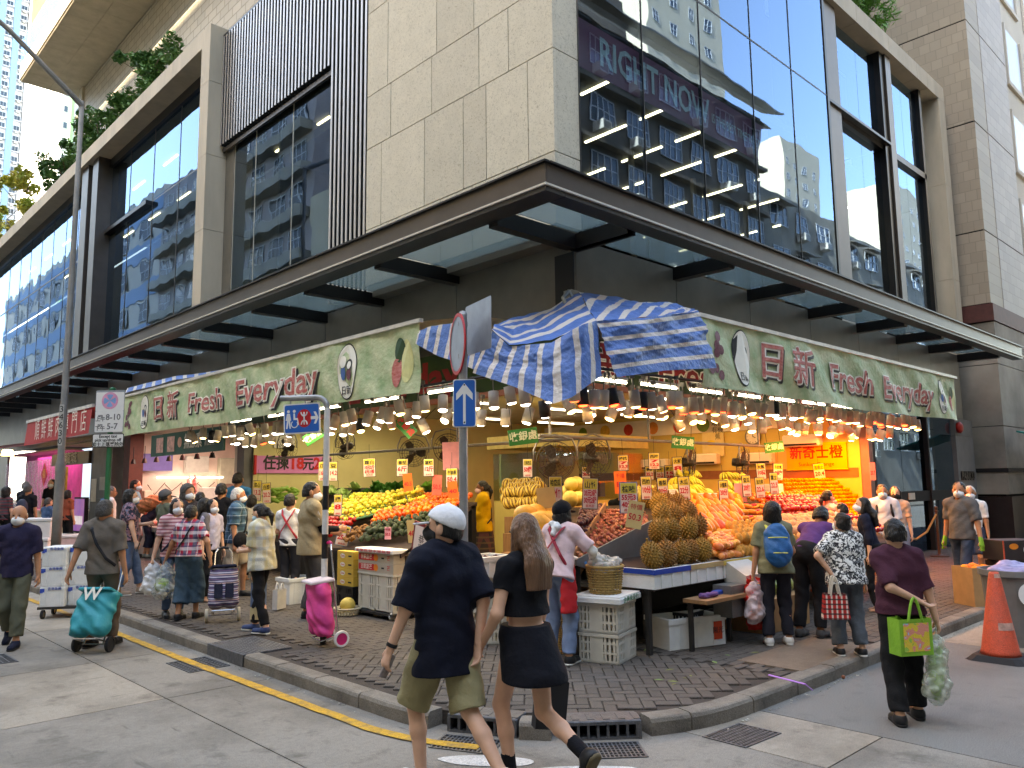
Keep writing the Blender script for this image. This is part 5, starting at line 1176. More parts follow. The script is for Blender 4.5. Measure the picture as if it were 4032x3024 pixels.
for y in (1.5,2.6,4.5): MB().box(-1.3,-1.25,y,y+.05,.12,.9).build('leg',m_tbl,st2)
st3=T('corner_melon_stand','tiered stand of melons at the open shop corner','stall')
for k in range(4): MB().box(-.75+.45*k,-.33+.45*k,-.75+.45*k,.35+.45*k,.12,.72+.2*k).build('tier',m_ply,st3)
# --- fruit meshes
def ball(prof_s,m_,name,n=12,r=1,rows=8,dent=.0,sx=1):
    pr=[]
    for i in range(rows+1):
        a=-PI/2+PI*i/rows; rr_=r*math.cos(a)*sx; z=r*math.sin(a)*prof_s
        if i==rows: z-=dent*r
        pr.append((max(rr_,0),z))
    return MB().lathe(pr,n).mesh(name,m_,True)
def blobm(pr,m_,name,n=12): return MB().lathe(pr,n).mesh(name,m_,True)
F={}
F['orange']=ball(.94,mat('orange_peel',(238,128,22),.42,var=.08,scale=8,bump=.25,bscale=900,rnd=.12,hue=.012),'orange',r=.046,rows=7)
F['apple']=blobm([(0,-.032),(.02,-.036),(.036,-.02),(.041,.005),(.034,.028),(.015,.034),(0,.027)],mat('red_apple',(170,24,26),.25,var=.2,scale=30,rnd=.25,coat=.3),'apple')
F['pink']=ball(.95,mat('pink_foam_wrap',(250,110,130),.6,bump=.4,bscale=200,rnd=.1),'wrapped_apple',r=.045,rows=7)
F['persimmon']=blobm([(0,-.03),(.02,-.032),(.037,-.012),(.038,.01),(.025,.026),(0,.028)],mat('persimmon_skin',(226,104,34),.35,var=.12,scale=20,rnd=.15,hue=.015),'persimmon')
F['guava']=blobm([(0,-.036),(.022,-.034),(.039,-.008),(.036,.018),(.018,.036),(0,.036)],mat('pale_pear_skin',(206,194,74),.45,var=.12,scale=20,rnd=.15,hue=.03),'pear')
F['avocado']=blobm([(0,-.045),(.024,-.042),(.036,-.015),(.031,.018),(.018,.042),(0,.05)],mat('avocado_skin',(48,62,34),.5,var=.35,scale=40,bump=.5,bscale=300,rnd=.3),'avocado')
F['kiwi']=ball(1.3,mat('kiwi_skin',(132,92,54),.85,bump=.4,bscale=300,rnd=.15),'kiwi',r=.027,rows=6)
F['lychee']=ball(1.05,mat('lychee_skin',(198,118,92),.6,var=.25,scale=60,bump=.8,bscale=350,rnd=.3,hue=.02),'lychee',r=.022,rows=6,n=10)
F['mangosteen']=ball(.88,mat('mangosteen_skin',(76,30,36),.5,var=.3,scale=30,rnd=.3),'mangosteen',r=.034,rows=6,n=10)
F['mango']=blobm([(0,-.062),(.026,-.052),(.04,-.02),(.041,.015),(.026,.05),(0,.06)],mat('mango_skin',(232,142,72),.4,var=.15,scale=14,rnd=.12,hue=.02),'mango')
F['netmango']=blobm([(0,-.07),(.03,-.058),(.046,-.02),(.046,.02),(.03,.058),(0,.07)],mat('foam_net_mango',(238,166,74),.7,var=.2,scale=60,bump=.9,bscale=160,rnd=.1),'netted_mango')
F['papaya']=blobm([(0,-.125),(.026,-.115),(.055,-.07),(.062,-.01),(.05,.06),(.027,.105),(0,.12)],mat('papaya_skin',(222,118,34),.4,var=.16,scale=9,bump=.2,rnd=.14,hue=.02),'papaya',14)
F['canta']=ball(.95,mat('netted_melon',(206,150,104),.75,var=.15,scale=30,bump=.6,bscale=90,rnd=.12),'cantaloupe',r=.078,rows=8,n=14)
F['hami']=blobm([(0,-.15),(.05,-.14),(.10,-.085),(.118,0),(.10,.085),(.05,.14),(0,.15)],mat('hami_skin',(226,158,46),.5,var=.12,scale=14,bump=.2,rnd=.1),'hami_melon',16)
def striped_melon():
    m=mat('striped_melon_skin',(226,190,90),.5,var=.05,rnd=.1); n=m.node_tree.nodes; L=m.node_tree.links; b=n['Principled BSDF']; out=b.inputs['Base Color'].links[0].from_socket
    tc=n.new('ShaderNodeTexCoord'); sp=n.new('ShaderNodeSeparateXYZ'); L.new(tc.outputs['Object'],sp.inputs[0]); at=n.new('ShaderNodeMath'); at.operation='ARCTAN2'; L.new(sp.outputs[0],at.inputs[0]); L.new(sp.outputs[1],at.inputs[1])
    nz=n.new('ShaderNodeTexNoise'); nz.inputs['Scale'].default_value=30; L.new(tc.outputs['Object'],nz.inputs['Vector'])
    a=n.new('ShaderNodeMath'); a.operation='MULTIPLY_ADD'; a.inputs[1].default_value=10; L.new(at.outputs[0],a.inputs[0]); m3=n.new('ShaderNodeMath'); m3.operation='MULTIPLY'; m3.inputs[1].default_value=3; L.new(nz.outputs[0],m3.inputs[0]); L.new(m3.outputs[0],a.inputs[2])
    si=n.new('ShaderNodeMath'); si.operation='SINE'; L.new(a.outputs[0],si.inputs[0]); gt_=n.new('ShaderNodeMath'); gt_.operation='GREATER_THAN'; gt_.inputs[1].default_value=.25; L.new(si.outputs[0],gt_.inputs[0])
    mx=n.new('ShaderNodeMix'); mx.data_type='RGBA'; mx.inputs['B'].default_value=lin((120,84,34))+(1,); L.new(gt_.outputs[0],mx.inputs['Factor']); L.new(out,mx.inputs['A']); L.new(mx.outputs['Result'],b.inputs['Base Color']); return m
F['smelon']=ball(.98,striped_melon(),'striped_melon',r=.085,rows=9,n=18)
F['pomelo']=ball(1.05,mat('pale_yellow_melon',(216,190,96),.55,var=.1,bump=.2,rnd=.1),'yellow_melon',r=.09,rows=8,n=14)
def durian():
    b=MB(); r=random.Random(4); N=150
    pr=[]
    for i in range(9): a=-PI/2+PI*i/8; pr.append((.098*math.cos(a)+1e-5,.13*math.sin(a)))
    b.lathe(pr,14)
    for k in range(N):
        z=1-2*(k+.5)/N; th=k*2.39996; s=math.sqrt(1-z*z); nrm=Vector((s*math.cos(th),s*math.sin(th),z)); p=Vector((nrm.x*.098,nrm.y*.098,nrm.z*.13)); t=nrm.cross(Vector((0,0,1))).normalized() if abs(z)<.98 else Vector((1,0,0)); u=nrm.cross(t)
        w_=.0135; b.add([p+t*w_,p+u*w_,p-t*w_,p-u*w_,p+nrm*.024],[(0,1,4),(1,2,4),(2,3,4),(3,0,4)])
    b.tube([(0,0,.13),(0,.005,.175)],.012,6); return b.mesh('durian',mat('durian_skin',(172,122,52),.6,col2=(122,96,42),scale=40,rnd=.2,hue=.01))
F['durian']=durian()
def bananas():
    b=MB()
    for k in range(6):
        a=-.9+.36*k; d=Vector((math.sin(a),math.cos(a)*.35+.2,0)); P=[]
        for i in range(6): t=i/5; P.append(Vector((0,0,.05))+d*(.17*t)+Vector((0,0,-.16*t*t+.06*t)))
        b.tube(P,[.007,.017,.020,.020,.016,.006],6)
    b.tube([(0,0,.0),(0,0,.08)],.016,6); return b.mesh('banana_bunch',mat('banana_skin',(222,196,66),.45,col2=(150,172,60),scale=4,rnd=.12),True)
F['banana']=bananas()
def cupm():
    c=MB().lathe([(.03,0),(.062,.012),(.072,.05),(.06,.062),(.052,.05),(.0,.045)],14).mesh('tissue_cup',mat('orange_tissue',(240,150,60),.7,bump=.6,bscale=60,rnd=.1),True)
    return c
F['cup']=cupm(); F['berry']=ball(.9,mat('red_small_fruit',(196,36,60),.35,rnd=.2),'red_fruit',r=.02,rows=5,n=8)
rf=random.Random(33)
GL={'n':0}
def put(key,name,p,lab,grp,cat,rot=None,s=1,js=.1):
    if rot is None: rot=(rf.uniform(0,6),rf.uniform(0,6),rf.uniform(0,6))
    o=inst(F[key],name,p,rot,s*rf.uniform(1-js,1+js),label=lab,cat=cat,group=grp); return o
def patch(key,name,P,nx,ny,lab,grp,cat,dz=.03,jit=.01,layers=1,rot=None,s=1,fall=.0):
    """P: four world points tl,tr,br,bl"""
    tl,tr,br,bl=P
    for l in range(layers):
        for j in range(ny-l):
            for i in range(nx-l):
                u=(i+.5+.5*l+(.5 if j%2 else 0)*.9)/nx; v=(j+.5+.5*l)/ny
                if u>1: continue
                p=tl*(1-u)*(1-v)+tr*u*(1-v)+br*u*v+bl*(1-u)*v
                p=p+Vector((rf.gauss(0,jit),rf.gauss(0,jit),dz*(1+1.5*l)+rf.uniform(-jit,jit)*.6))
                put(key,name,p,lab,grp,cat,rot=rot() if rot else None,s=s)
Q=lambda f,*pp,**k: [f(x,y,**k) for x,y in pp]
# right stall patches
patch('mangosteen','mangosteen',Q(SR,(1258,1112),(1302,1112),(1296,1138),(1243,1170)),8,9,'dark purple mangosteen in the heap left of the lychees','mangosteens in the heap','mangosteen',layers=2,dz=.05)
# lychee tray: tilted trough with a tall grey side board
ltq=[Vector((-.25,-.95,1.47)),Vector((.15,-1.15,1.43)),Vector((-.28,-1.54,1.335)),Vector((-1.48,-1.52,1.03))]
lt=T('lychee_tray','tilted lychee trough with a grey side board','tray')
MB().add([ltq[0],ltq[1],ltq[2],ltq[3]]+[q-Vector((0,0,.05)) for q in ltq],[(0,3,2,1),(4,5,6,7),(0,1,5,4),(1,2,6,5),(2,3,7,6),(3,0,4,7)]).build('base',m_ply,lt)
def board(a,b,h1,h2,m_,nm,par,th=.02,drop=.25):
    d=(b-a); n_=Vector((d.y,-d.x,0)).normalized()*th
    vs=[a-Vector((0,0,drop)),b-Vector((0,0,drop)),b+Vector((0,0,h2)),a+Vector((0,0,h1))]; vs+= [v+n_ for v in vs]
    return MB().add(vs,[(0,1,2,3),(7,6,5,4),(0,4,5,1),(1,5,6,2),(2,6,7,3),(3,7,4,0)]).build(nm,m_,par)
m_gsb=mat('grey_side_board',(120,120,120),.45,metal=.4,var=.1)
MB().add([(x,y,z) for y in (-1.575,-1.555) for x,z in ((-1.5,1.0),(-.24,.62),(-.24,1.385),(-1.5,1.055))],[(0,1,2,3),(7,6,5,4),(0,4,5,1),(1,5,6,2),(2,6,7,3),(3,7,4,0)]).build('side_board',m_gsb,lt)
board(ltq[3]+Vector((-.02,.03,0)),ltq[0]+Vector((-.02,.03,0)),.06,.10,m_ply,'side_board',lt); 
for bx_ in ((-1.42,-1.36,-1.5,-1.44,.12,1.0),(-.3,-.24,-1.5,-1.44,.12,1.2),(-.3,-.24,-1.05,-.99,.12,1.35)): MB().box(*bx_).build('leg',m_tbl,lt)
patch('lychee','lychee',ltq,15,18,'rosy brown lychee heaped in the tilted trough','lychees in the trough','lychee',dz=.025,jit=.006,layers=1)
patch('lychee','lychee',[q+Vector((0,0,.028)) for q in (ltq[0].lerp(ltq[2],.12),ltq[1].lerp(ltq[3],.14),ltq[2].lerp(ltq[0],.2),ltq[3].lerp(ltq[1],.2))],9,8,'rosy brown lychee heaped in the tilted trough','lychees in the trough','lychee',dz=.03,jit=.01)
ll=MB()
for k in range(46):
    u,v=rf.random(),rf.random(); p=ltq[0]*(1-u)*(1-v)+ltq[1]*u*(1-v)+ltq[2]*u*v+ltq[3]*(1-u)*v+Vector((0,0,.06)); a=Vector((rf.gauss(0,1),rf.gauss(0,1),.4)).normalized(); b=a.cross(Vector((0,0,1))).normalized(); L_=.05
    ll.quad(p-a*L_,p+b*.014,p+a*L_,p-b*.014)
ll.build('lychee_leaves',mat('dark_leaf',(56,80,34),.5,var=.2),kind='stuff',label='loose green leaves lying among the lychees',cat='leaves')
# durians: stepped rows at the stall front
dr=lambda: (rf.uniform(-.25,.25),rf.uniform(-.25,.25),rf.uniform(0,6))
for row,(x0,x1,y,z,n) in enumerate(((-.92,.22,-1.98,1.07,5),(-.50,.45,-1.78,1.29,4),(-.10,.62,-1.52,1.44,3),(.30,.85,-1.20,1.54,3),(.60,1.0,-.85,1.60,2))):
    for i in range(n):
        p=Vector((x0+(x1-x0)*(i+.5)/n+rf.uniform(-.02,.02),y+rf.uniform(-.03,.03),z)); put('durian','durian',p,['front row durian resting on the foam boxes','second row durian on the front heap','third row durian on the heap','durian behind the lychee price card','durian at the back of the heap by the mangosteens'][row],'durians','durian',rot=dr(),s=.95,js=.07)
# front foam boxes with coloured edging
def foambox(x0,x1,y0,y1,z0,z1,lab,rim=None,M=None,name='foam_box',th=.03,print_=None):
    t=T(name,lab,'foam box',group='white foam boxes'); M=M or Matrix.Identity(4)
    b=MB(); b.box(x0,x1,y0,y1,z0,z0+th,M)
    for a in ((x0,x1,y0,y0+th),(x0,x1,y1-th,y1),(x0,x0+th,y0+th,y1-th),(x1-th,x1,y0+th,y1-th)): b.box(*a,z0+th,z1,M)
    b.build('body',m_foam,t); 
    e=MB(); 
    for a in ((x0-.012,x1+.012,y0-.012,y0-.001),(x0-.012,x1+.012,y1+.001,y1+.012),(x0-.012,x0-.001,y0,y1),(x1+.001,x1+.012,y0,y1)): e.box(*a,z1-.05,z1-.002,M)
    e.build('rim',rim or m_foam,t)
    for k in range(3):
        x=x0+(x1-x0)*(.2+.3*k); MB().box(x-.02,x+.02,y0-.010,y0-.001,z0+.01,z1-.055,M).build('rib',m_foam,t)
    return t
for k,(x0,x1,rim,lab) in enumerate(((-.98,-.38,m_bluet,'foam box with blue edge under the leftmost durians'),(-.36,.24,mat('tan_edge',(190,160,110),.7),'foam box with tan edge under the durians'),(.26,.86,mat('yellow_edge',(216,190,90),.6),'foam box with yellow edge under the mangoes'),(.9,1.6,m_bluet,'foam box with blue edge behind the backpack woman'),(1.65,2.4,m_foam,'plain foam box behind the stooping man'),(2.5,3.4,m_foam,'plain foam box behind the camouflage blouse'))):
    foambox(x0,x1,-2.12,-1.7,.76,.95,lab,rim)
mr_=lambda: (PI/2+rf.uniform(-.3,.3),rf.uniform(-.3,.3),rf.uniform(0,6))
patch('mango','mango',Q(SR,(1500,1182),(1590,1172),(1600,1208),(1552,1218)),7,6,'blush mango stacked at the stall front beside the durians','blush mangoes','mango',dz=.06,rot=mr_,layers=2)
patch('netmango','netted_mango',Q(SR,(1560,1165),(1655,1158),(1660,1205),(1590,1212)),7,5,'mango in white foam netting at the stall front','netted mangoes','mango',dz=.08,rot=lambda:(rf.uniform(-.3,.3),rf.uniform(-.3,.3),rf.uniform(0,6)),layers=2)
patch('papaya','papaya',Q(SR,(1500,1095),(1600,1092),(1595,1165),(1520,1172)),8,5,'long orange papaya propped in rows on the stall','papayas','papaya',dz=.12,rot=lambda:(-.55+rf.uniform(-.12,.12),rf.uniform(-.12,.12),rf.uniform(-.3,.3)),jit=.012)
patch('papaya','papaya',Q(SR,(1462,1090),(1530,1085),(1528,1110),(1480,1118)),4,2,'papaya lying at the back left of the rows','papayas','papaya',dz=.10,rot=lambda:(-.9+rf.uniform(-.12,.12),rf.uniform(-.12,.12),rf.uniform(-.5,.1)),jit=.012)
cnt=0
P=Q(SR,(1570,1098),(1672,1098),(1680,1165),(1605,1172))
for j in range(5):
    for i in range(6):
        u,v=(i+.5+(.3 if j%2 else 0))/6.3,(j+.5)/5; p=P[0]*(1-u)*(1-v)+P[1]*u*(1-v)+P[2]*u*v+P[3]*(1-u)*v+Vector((0,0,.03))
        t=T('fruit_cup','orange tissue cup of small red fruit on the stall','fruit cup',p,rf.uniform(0,6),'tissue cups of red fruit'); t.rotation_euler.x=.3; inst(F['cup'],'cup',parent=t)
        for q in range(5): inst(F['berry'],'red_fruit',(.028*math.cos(q*1.26),.028*math.sin(q*1.26),.06),sc=rf.uniform(.9,1.1),parent=t)
patch('canta','cantaloupe',Q(SR,(1672,1135),(1790,1130),(1800,1160),(1700,1170)),9,3,'netted cantaloupe in the row beyond the stooping man','cantaloupes','melon',dz=.08,jit=.015,layers=1)
patch('apple','apple',Q(SR,(1650,1088),(1735,1085),(1770,1118),(1690,1125)),11,7,'red apple heaped beyond the fruit cups','red apples','apple',dz=.05,layers=2)
patch('pink','wrapped_apple',Q(SR,(1715,1078),(1790,1078),(1830,1110),(1765,1118)),8,5,'pink foam-wrapped apple beside the red apples','pink wrapped apples','apple',dz=.06,layers=1)
for (x,y,n,lab) in ((1480,1068,9,'banana bunch behind the papayas'),(1585,1072,9,'banana bunch on the shelf below the price cards')):
    for k in range(n):
        p=SR(x+(k%3-1)*17,y+(k//3)*9-6,z0=.95)+Vector((0,0,.12+.06*(2-k//3))); put('banana','banana_bunch',p,lab,'banana bunches','bananas',rot=(rf.uniform(-.4,.4),rf.uniform(-.4,.4),rf.uniform(2.2,4)),s=1.15)
# oranges on a steep rack by the end wall
rk=T('orange_rack','steep board rack stacked with oranges by the end wall','rack')
MB().add([(6.7,-.1,1.15),(9.3,-.1,1.15),(9.3,.75,1.78),(6.7,.75,1.78),(6.7,-.1,.2),(9.3,-.1,.2),(9.3,.75,.2),(6.7,.75,.2)],[(0,1,2,3),(0,4,5,1),(1,5,6,2),(2,6,7,3),(3,7,4,0)]).build('boards',m_orb,rk)
patch('orange','orange',[Vector((6.75,.72,1.79)),Vector((9.25,.72,1.79)),Vector((9.25,-.08,1.17)),Vector((6.75,-.08,1.17))],21,9,'bright orange in the steep stack by the end wall','stacked oranges','orange',dz=.04,jit=.006)
rk2=T('orange_table','low table of loose oranges beyond the shoppers','table')
MB().box(6.9,8.7,-.95,-.15,.12,.9).build('skirt',m_orb,rk2)
patch('orange','orange',[Vector((6.95,-.18,1.2)),Vector((8.65,-.18,1.2)),Vector((8.65,-.93,.92)),Vector((6.95,-.93,.92))],15,7,'loose orange on the low table beyond the shoppers','loose oranges','orange',dz=.045)
# corner melons
for k in range(4):
    for i in range(9):
        p=Vector((-.2+.45*k+rf.uniform(-.03,.03),-.35+.45*k+i*.24,.72+.2*k+.09)) 
        if p.y>.3+.45*k: continue
        if k==0 or (k==1 and i<3): put('hami','hami_melon',p+Vector((-.2,0,.04)),'golden hami melon on the corner stand','hami melons','melon',rot=(PI/2+rf.uniform(-.4,.4),rf.uniform(-.3,.3),rf.uniform(0,6)))
        else: put('smelon','striped_melon',p+Vector((-.2,0,0)),'yellow striped melon on the corner stand','striped melons','melon',rot=(rf.uniform(-.5,.5),rf.uniform(-.5,.5),rf.uniform(0,6)))
P=Q(SL,(1082,1066),(1178,1062),(1172,1100),(1086,1106),x0=.0,z0=1.3,sl=.35)
patch('smelon','striped_melon',P,6,4,'yellow striped melon stacked behind the girl','striped melons at the back','melon',dz=.08,rot=lambda:(rf.uniform(-.4,.4),rf.uniform(-.4,.4),rf.uniform(0,6)),jit=.012,layers=2)
patch('hami','hami_melon',Q(SR,(1120,1128),(1195,1122),(1195,1160),(1150,1175)),3,2,'large golden hami melon left of the mangosteens','large hami melons','melon',dz=.11,rot=lambda:(PI/2+rf.uniform(-.5,.5),rf.uniform(-.4,.4),rf.uniform(0,6)),s=1.05)
patch('pomelo','yellow_melon',Q(SR,(1215,1072),(1262,1070),(1262,1100),(1222,1105)),3,2,'pale yellow melon behind the mangosteens','pale yellow melons','melon',dz=.09,layers=2)
# left stall
patch('guava','pear',Q(SL,(735,1112),(850,1080),(862,1106),(735,1138)),10,4,'yellow green pear in moulded green trays','pears in trays','pear',dz=.06,layers=2)
patch('guava','pear',Q(SL,(815,1080),(905,1068),(925,1086),(850,1102)),8,3,'yellow green pear at the back of the left stall','pears at the back','pear',dz=.06,layers=2)
patch('persimmon','persimmon',Q(SL,(810,1122),(930,1094),(955,1116),(795,1148)),14,6,'orange persimmon heaped on the left stall','persimmons','persimmon',dz=.045,layers=2)
patch('avocado','avocado',Q(SL,(800,1150),(945,1118),(955,1150),(772,1176)),12,5,'dark green avocado at the front of the left stall','avocados','avocado',dz=.05,layers=2,rot=lambda:(rf.uniform(0,6),rf.uniform(0,6),rf.uniform(0,6)))
patch('kiwi','kiwi',Q(SL,(735,1160),(800,1146),(800,1160),(745,1178)),7,4,'brown kiwi fruit left of the avocados','kiwi fruit','kiwi',dz=.04,layers=2)
for k in range(3):
    a,b=SL(735+k*20,1118-k*14),SL(850+k*10,1090-k*9); MB().box(0,1,0,1,0,1) if False else None
    tq=[SL(735,1128-k*12),SL(855,1100-k*12),SL(857,1108-k*12),SL(735,1138-k*12)]
    MB().add([q+Vector((0,0,.045)) for q in tq]+[q+Vector((0,0,.06)) for q in tq],[(0,1,2,3),(7,6,5,4),(0,4,5,1),(1,5,6,2),(2,6,7,3),(3,7,4,0)]).build('fruit_tray',mat('green_pulp_tray',(52,96,62),.7),label=['lowest','middle','uppermost'][k]+' green moulded tray under the pears',cat='tray')
def rect(x0,x1,y0,y1): return [Vector((x0,y1,.95+(y1+2.05)*.36)),Vector((x1,y1,.95+(y1+2.05)*.36)),Vector((x1,y0,.95+(y0+2.05)*.36)),Vector((x0,y0,.95+(y0+2.05)*.36))]
def rectL(y0,y1,x0,x1): return [Vector((x,y,1.0+(x+1.4)*.5)) for x,y in ((x1,y1),(x1,y0),(x0,y0),(x0,y1))]
for (key,nm,rc,nx,ny,lab,grp,cat,dz,ly) in (('netmango','netted_mango',rect(.95,2.2,-2.0,-1.55),12,4,'netted mango along the stall edge behind the backpack woman','netted mangoes at the edge','mango',.08,1),('canta','cantaloupe',rect(2.3,4.6,-2.0,-1.3),14,4,'cantaloupe along the stall edge behind the crowd','cantaloupes at the edge','melon',.07,1),('apple','apple',rect(4.5,5.3,-1.95,-.9),8,10,'red apple on the far stall edge','red apples at the far edge','apple',.045,1),('pomelo','yellow_melon',rect(.9,2.6,-.55,-.2),8,2,'pale melon behind the bananas','pale melons at the back','melon',.09,1),('persimmon','persimmon',rect(3.6,5.6,-.9,-.35),18,6,'small orange fruit between apples and oranges','small orange fruit','persimmon',.04,1)):
    patch(key,nm,rc,nx,ny,lab,grp,cat,dz=dz,layers=ly)
for (key,nm,rc,nx,ny,lab,grp,cat,dz) in (('guava','pear',rectL(3.5,4.5,-.8,-.15),12,7,'yellow pear on the far end of the left stall','pears at the far end','pear',.05),('apple','apple',rectL(3.3,4.5,-1.35,-.85),13,5,'red apple on the far end of the left stall','red apples on the left stall','apple',.05),('persimmon','persimmon',rectL(1.5,2.6,-.75,-.15),14,8,'orange persimmon at the back of the left stall','persimmons at the back','persimmon',.05)):
    patch(key,nm,rc,nx,ny,lab,grp,cat,dz=dz,rot=(lambda:(PI/2+rf.uniform(-.4,.4),rf.uniform(-.3,.3),rf.uniform(0,6))) if key=='hami' else None)
# --- plastic crates (perforated) and cartons
m_crate=mat('white_crate_plastic',(206,200,186),.5,var=.1,scale=6); m_crateb=mat('black_crate_plastic',(30,30,32),.5)
def crate(t,w_,d_,h_,m_,nm='crate_wall'):
    """perforated crate with its base centre at the empty's origin"""
    MB().box(-w_/2,w_/2,-d_/2,d_/2,0,.015).build('crate_floor',m_,t)
    for si,(L_,M) in enumerate(((w_,Matrix.Translation((0,-d_/2,0))),(w_,Matrix.Translation((0,d_/2,0))@Matrix.Rotation(PI,4,'Z')),(d_,Matrix.Translation((-w_/2,0,0))@Matrix.Rotation(-PI/2,4,'Z')),(d_,Matrix.Translation((w_/2,0,0))@Matrix.Rotation(PI/2,4,'Z')))):
        b=MB(); n=max(6,int(L_/.042)); z=[.0,.03,h_*.36-.01,h_*.36+.01,h_*.68-.01,h_*.68+.01,h_-.03,h_]
        for a,c in ((0,1),(2,3),(4,5)): b.box(-L_/2,L_/2,0,.012,z[a],z[c],M)
        b.box(-L_/2-.006,L_/2+.006,-.008,.014,z[6],z[7],M)
        for k in range(n+1):
            x=-L_/2+L_*k/n; wd=.011 if 0<k<n else .022
            if n>8 and abs(k-n//2)<=1: wd=.024
            for a,c in ((1,2),(3,4),(5,6)): b.box(max(-L_/2,x-wd),min(L_/2,x+wd),.001,.011,z[a],z[c],M)
        b.build(nm,m_,t)
# white crate stack with foam lid and basket
cx,cy=-1.30,-1.78; rz=.30
for k,lab in enumerate(('lower white perforated crate under the basket','upper white perforated crate under the basket')):
    t=T('plastic_crate',lab,'crate',(cx,cy,.12+k*.275),rz,'white perforated crates'); crate(t,.46,.40,.27,m_crate)
t=T('crate_cover','white foam lid with green printed marks on the crates','lid',(cx,cy,.675),rz); MB().bev(-.28,.28,-.25,.25,0,.055,.012).build('slab',m_foam,t); MB().box(-.27,.27,-.24,.24,.055,.062).build('tray_floor',m_foam,t)
text('合興果菜行',.06,mat('green_print',(40,120,80),.6),Matrix.Translation((0,-.2515,.025))@Matrix.Rotation(PI/2,4,'X'),t,w=.4)
def basket(p,r0,r1,h,lab,name='wicker_basket',m_=None,band=True):
    m_=m_ or mat('wicker',(170,140,84),.7,var=.2,scale=12); t=T(name,lab,'basket',p); n=22
    rows=int(h/.022)
    for j in range(rows):
        z=h*j/rows; r=r0+(r1-r0)*j/rows; pts=[]
        for k in range(2*n+1): a=PI*k/n; q=r+(.006 if (k+j)%2 else -.004); pts.append((q*math.cos(a),q*math.sin(a),z+.011))
        MB().tube(pts,.0115,4,cap=False,flat=.6).build('weave_strand',m_,t)
    b=MB()
    for k in range(n): a=2*PI*(k+.25)/n; b.tube([(r0*math.cos(a),r0*math.sin(a),0),(r1*math.cos(a),r1*math.sin(a),h)],.006,4)
    b.build('stakes',m_,t)
    MB().tube([((r1+.004)*math.cos(2*PI*k/28),(r1+.004)*math.sin(2*PI*k/28),h) for k in range(29)],.013,6,cap=False).build('rim',m_,t); MB().lathe([(0,.01),(r0,.01)],20).build('bottom',m_,t); return t
basket((cx-.02,cy,.735),.145,.175,.26,'wicker basket standing on the white crate stack')
s=SDF(.012,.05); s.ell((0,0,0),(.15,.13,.06)).ell((-.08,.02,.05),(.09,.08,.07)).ell((.1,-.02,.03),(.07,.09,.05)); s.build('plastic_wrap',film('clear_wrap',(226,224,218),.5),M=Matrix.Translation((cx-.02,cy,1.0)),label='crumpled clear plastic heaped in the wicker basket',cat='plastic',noise=.014,nfreq=40)
for k in range(7): MB().tube([(cx,cy,.98),(cx+.08*math.cos(k),cy+.08*math.sin(k),1.05),(cx+.13*math.cos(k),cy+.13*math.sin(k),1.06)],[.004,.012,.002],4,flat=.3).build('lychee_twig',mat('twig_leaf',(70,96,40),.6),label='leafy twig sticking out of the wicker basket',cat='twig',group='twigs in the basket')
basket((-1.40,-1.22,.12),.13,.15,.36,'tall wicker basket on the ground behind the crates')
basket((-1.62,2.35,.12),.13,.17,.09,'shallow cream basket on the ground behind the pink trolley',m_=mat('cream_plastic_weave',(206,192,160),.6))
basket((-1.30,1.98,.12),.13,.17,.09,'shallow cream basket under the carton stack',m_=MATS['cream_plastic_weave'])
put('pomelo','pomelo',Vector((-1.62,2.35,.25)),'yellow pomelo in the shallow basket behind the pink trolley','','pomelo')
# crates and cartons of the left stall
for k,(x,y,lab) in enumerate(((-1.28,2.12,'white perforated crate under the mango cartons, near half'),(-1.28,1.72,'white perforated crate under the mango cartons, far half'))):
    t=T('plastic_crate',lab,'crate',(x,y,.20),PI/2,'white perforated crates under cartons'); crate(t,.39,.40,.48,m_crate)
tr=T('stall_dolly','low wheeled dolly under the crates','dolly'); MB().box(-1.52,-1.02,1.48,2.36,.165,.198).build('platform',m_tbl,tr)
for (x,y) in ((-1.48,1.55),(-1.48,2.28),(-1.08,1.55),(-1.08,2.28)): MB().lathe([(0,-.015),(.04,-.015),(.045,0),(.04,.015),(0,.015)],14,M=Matrix.Translation((x,y,.165-.0))@Matrix.Rotation(PI/2,4,'X')@Matrix.Translation((0,-.0,0))).build('wheel',m_foam,tr)
m_cgrey=mat('grey_carton',(176,166,150),.7,var=.08); m_mpr=mat('mango_print',(226,130,40),.6)
for k in range(2):
    t=T('mango_carton',['lower','upper'][k]+' grey mango carton with red print on the crates','carton',(-1.27,1.93,.685+k*.125)); MB().bev(-.21,.21,-.40,.40,0,.122,.006).build('box',m_cgrey,t)
    MB().box(-.213,-.2105,.02,.38,.02,.1).build('red_print',m_orred,t); text('吉凱旋芒',.07,m_wht,ML(-.2135,.2,.06),t,w=.26); disc(0,0,.05,.045,0).build('mango_picture',m_mpr,t,M=ML(-.214,-.02,.06)); text('芒',.07,m_orred,ML(-.2125,-.3,.06),t)
    MB().box(-.2115,-.2105,-.2,-.14,.05,.07).build('hand_hole',m_black,t)
MB().bev(-1.52,-1.03,1.5,2.36,.935,.985,.01).build('foam_tray',m_foam,label='white foam tray with red print under the avocados',cat='tray')
text('水果批發水果批發',.04,m_orred,ML(-1.524,1.93,.955),bpy.data.objects['foam_tray'],w=.8)
for k in range(4):
    t=T('yellow_carton',['lowest','second','third','topmost'][k]+' yellow banana carton left of the white crates','carton',(-1.30,2.62,.46+k*.115)); MB().bev(-.2,.2,-.2,.2,0,.113,.005).build('box',mat('yellow_carton',(216,176,74),.7,var=.06),t)
    disc(0,0,.06,.03,0).build('round_print',m_wht,t,M=ML(-.2015,.06,.05)); text('Zuma',.04,m_orred,ML(-.202,.06,.05),t); MB().box(-.2012,-.2005,-.16,-.08,.04,.06).build('hand_hole',m_black,t)
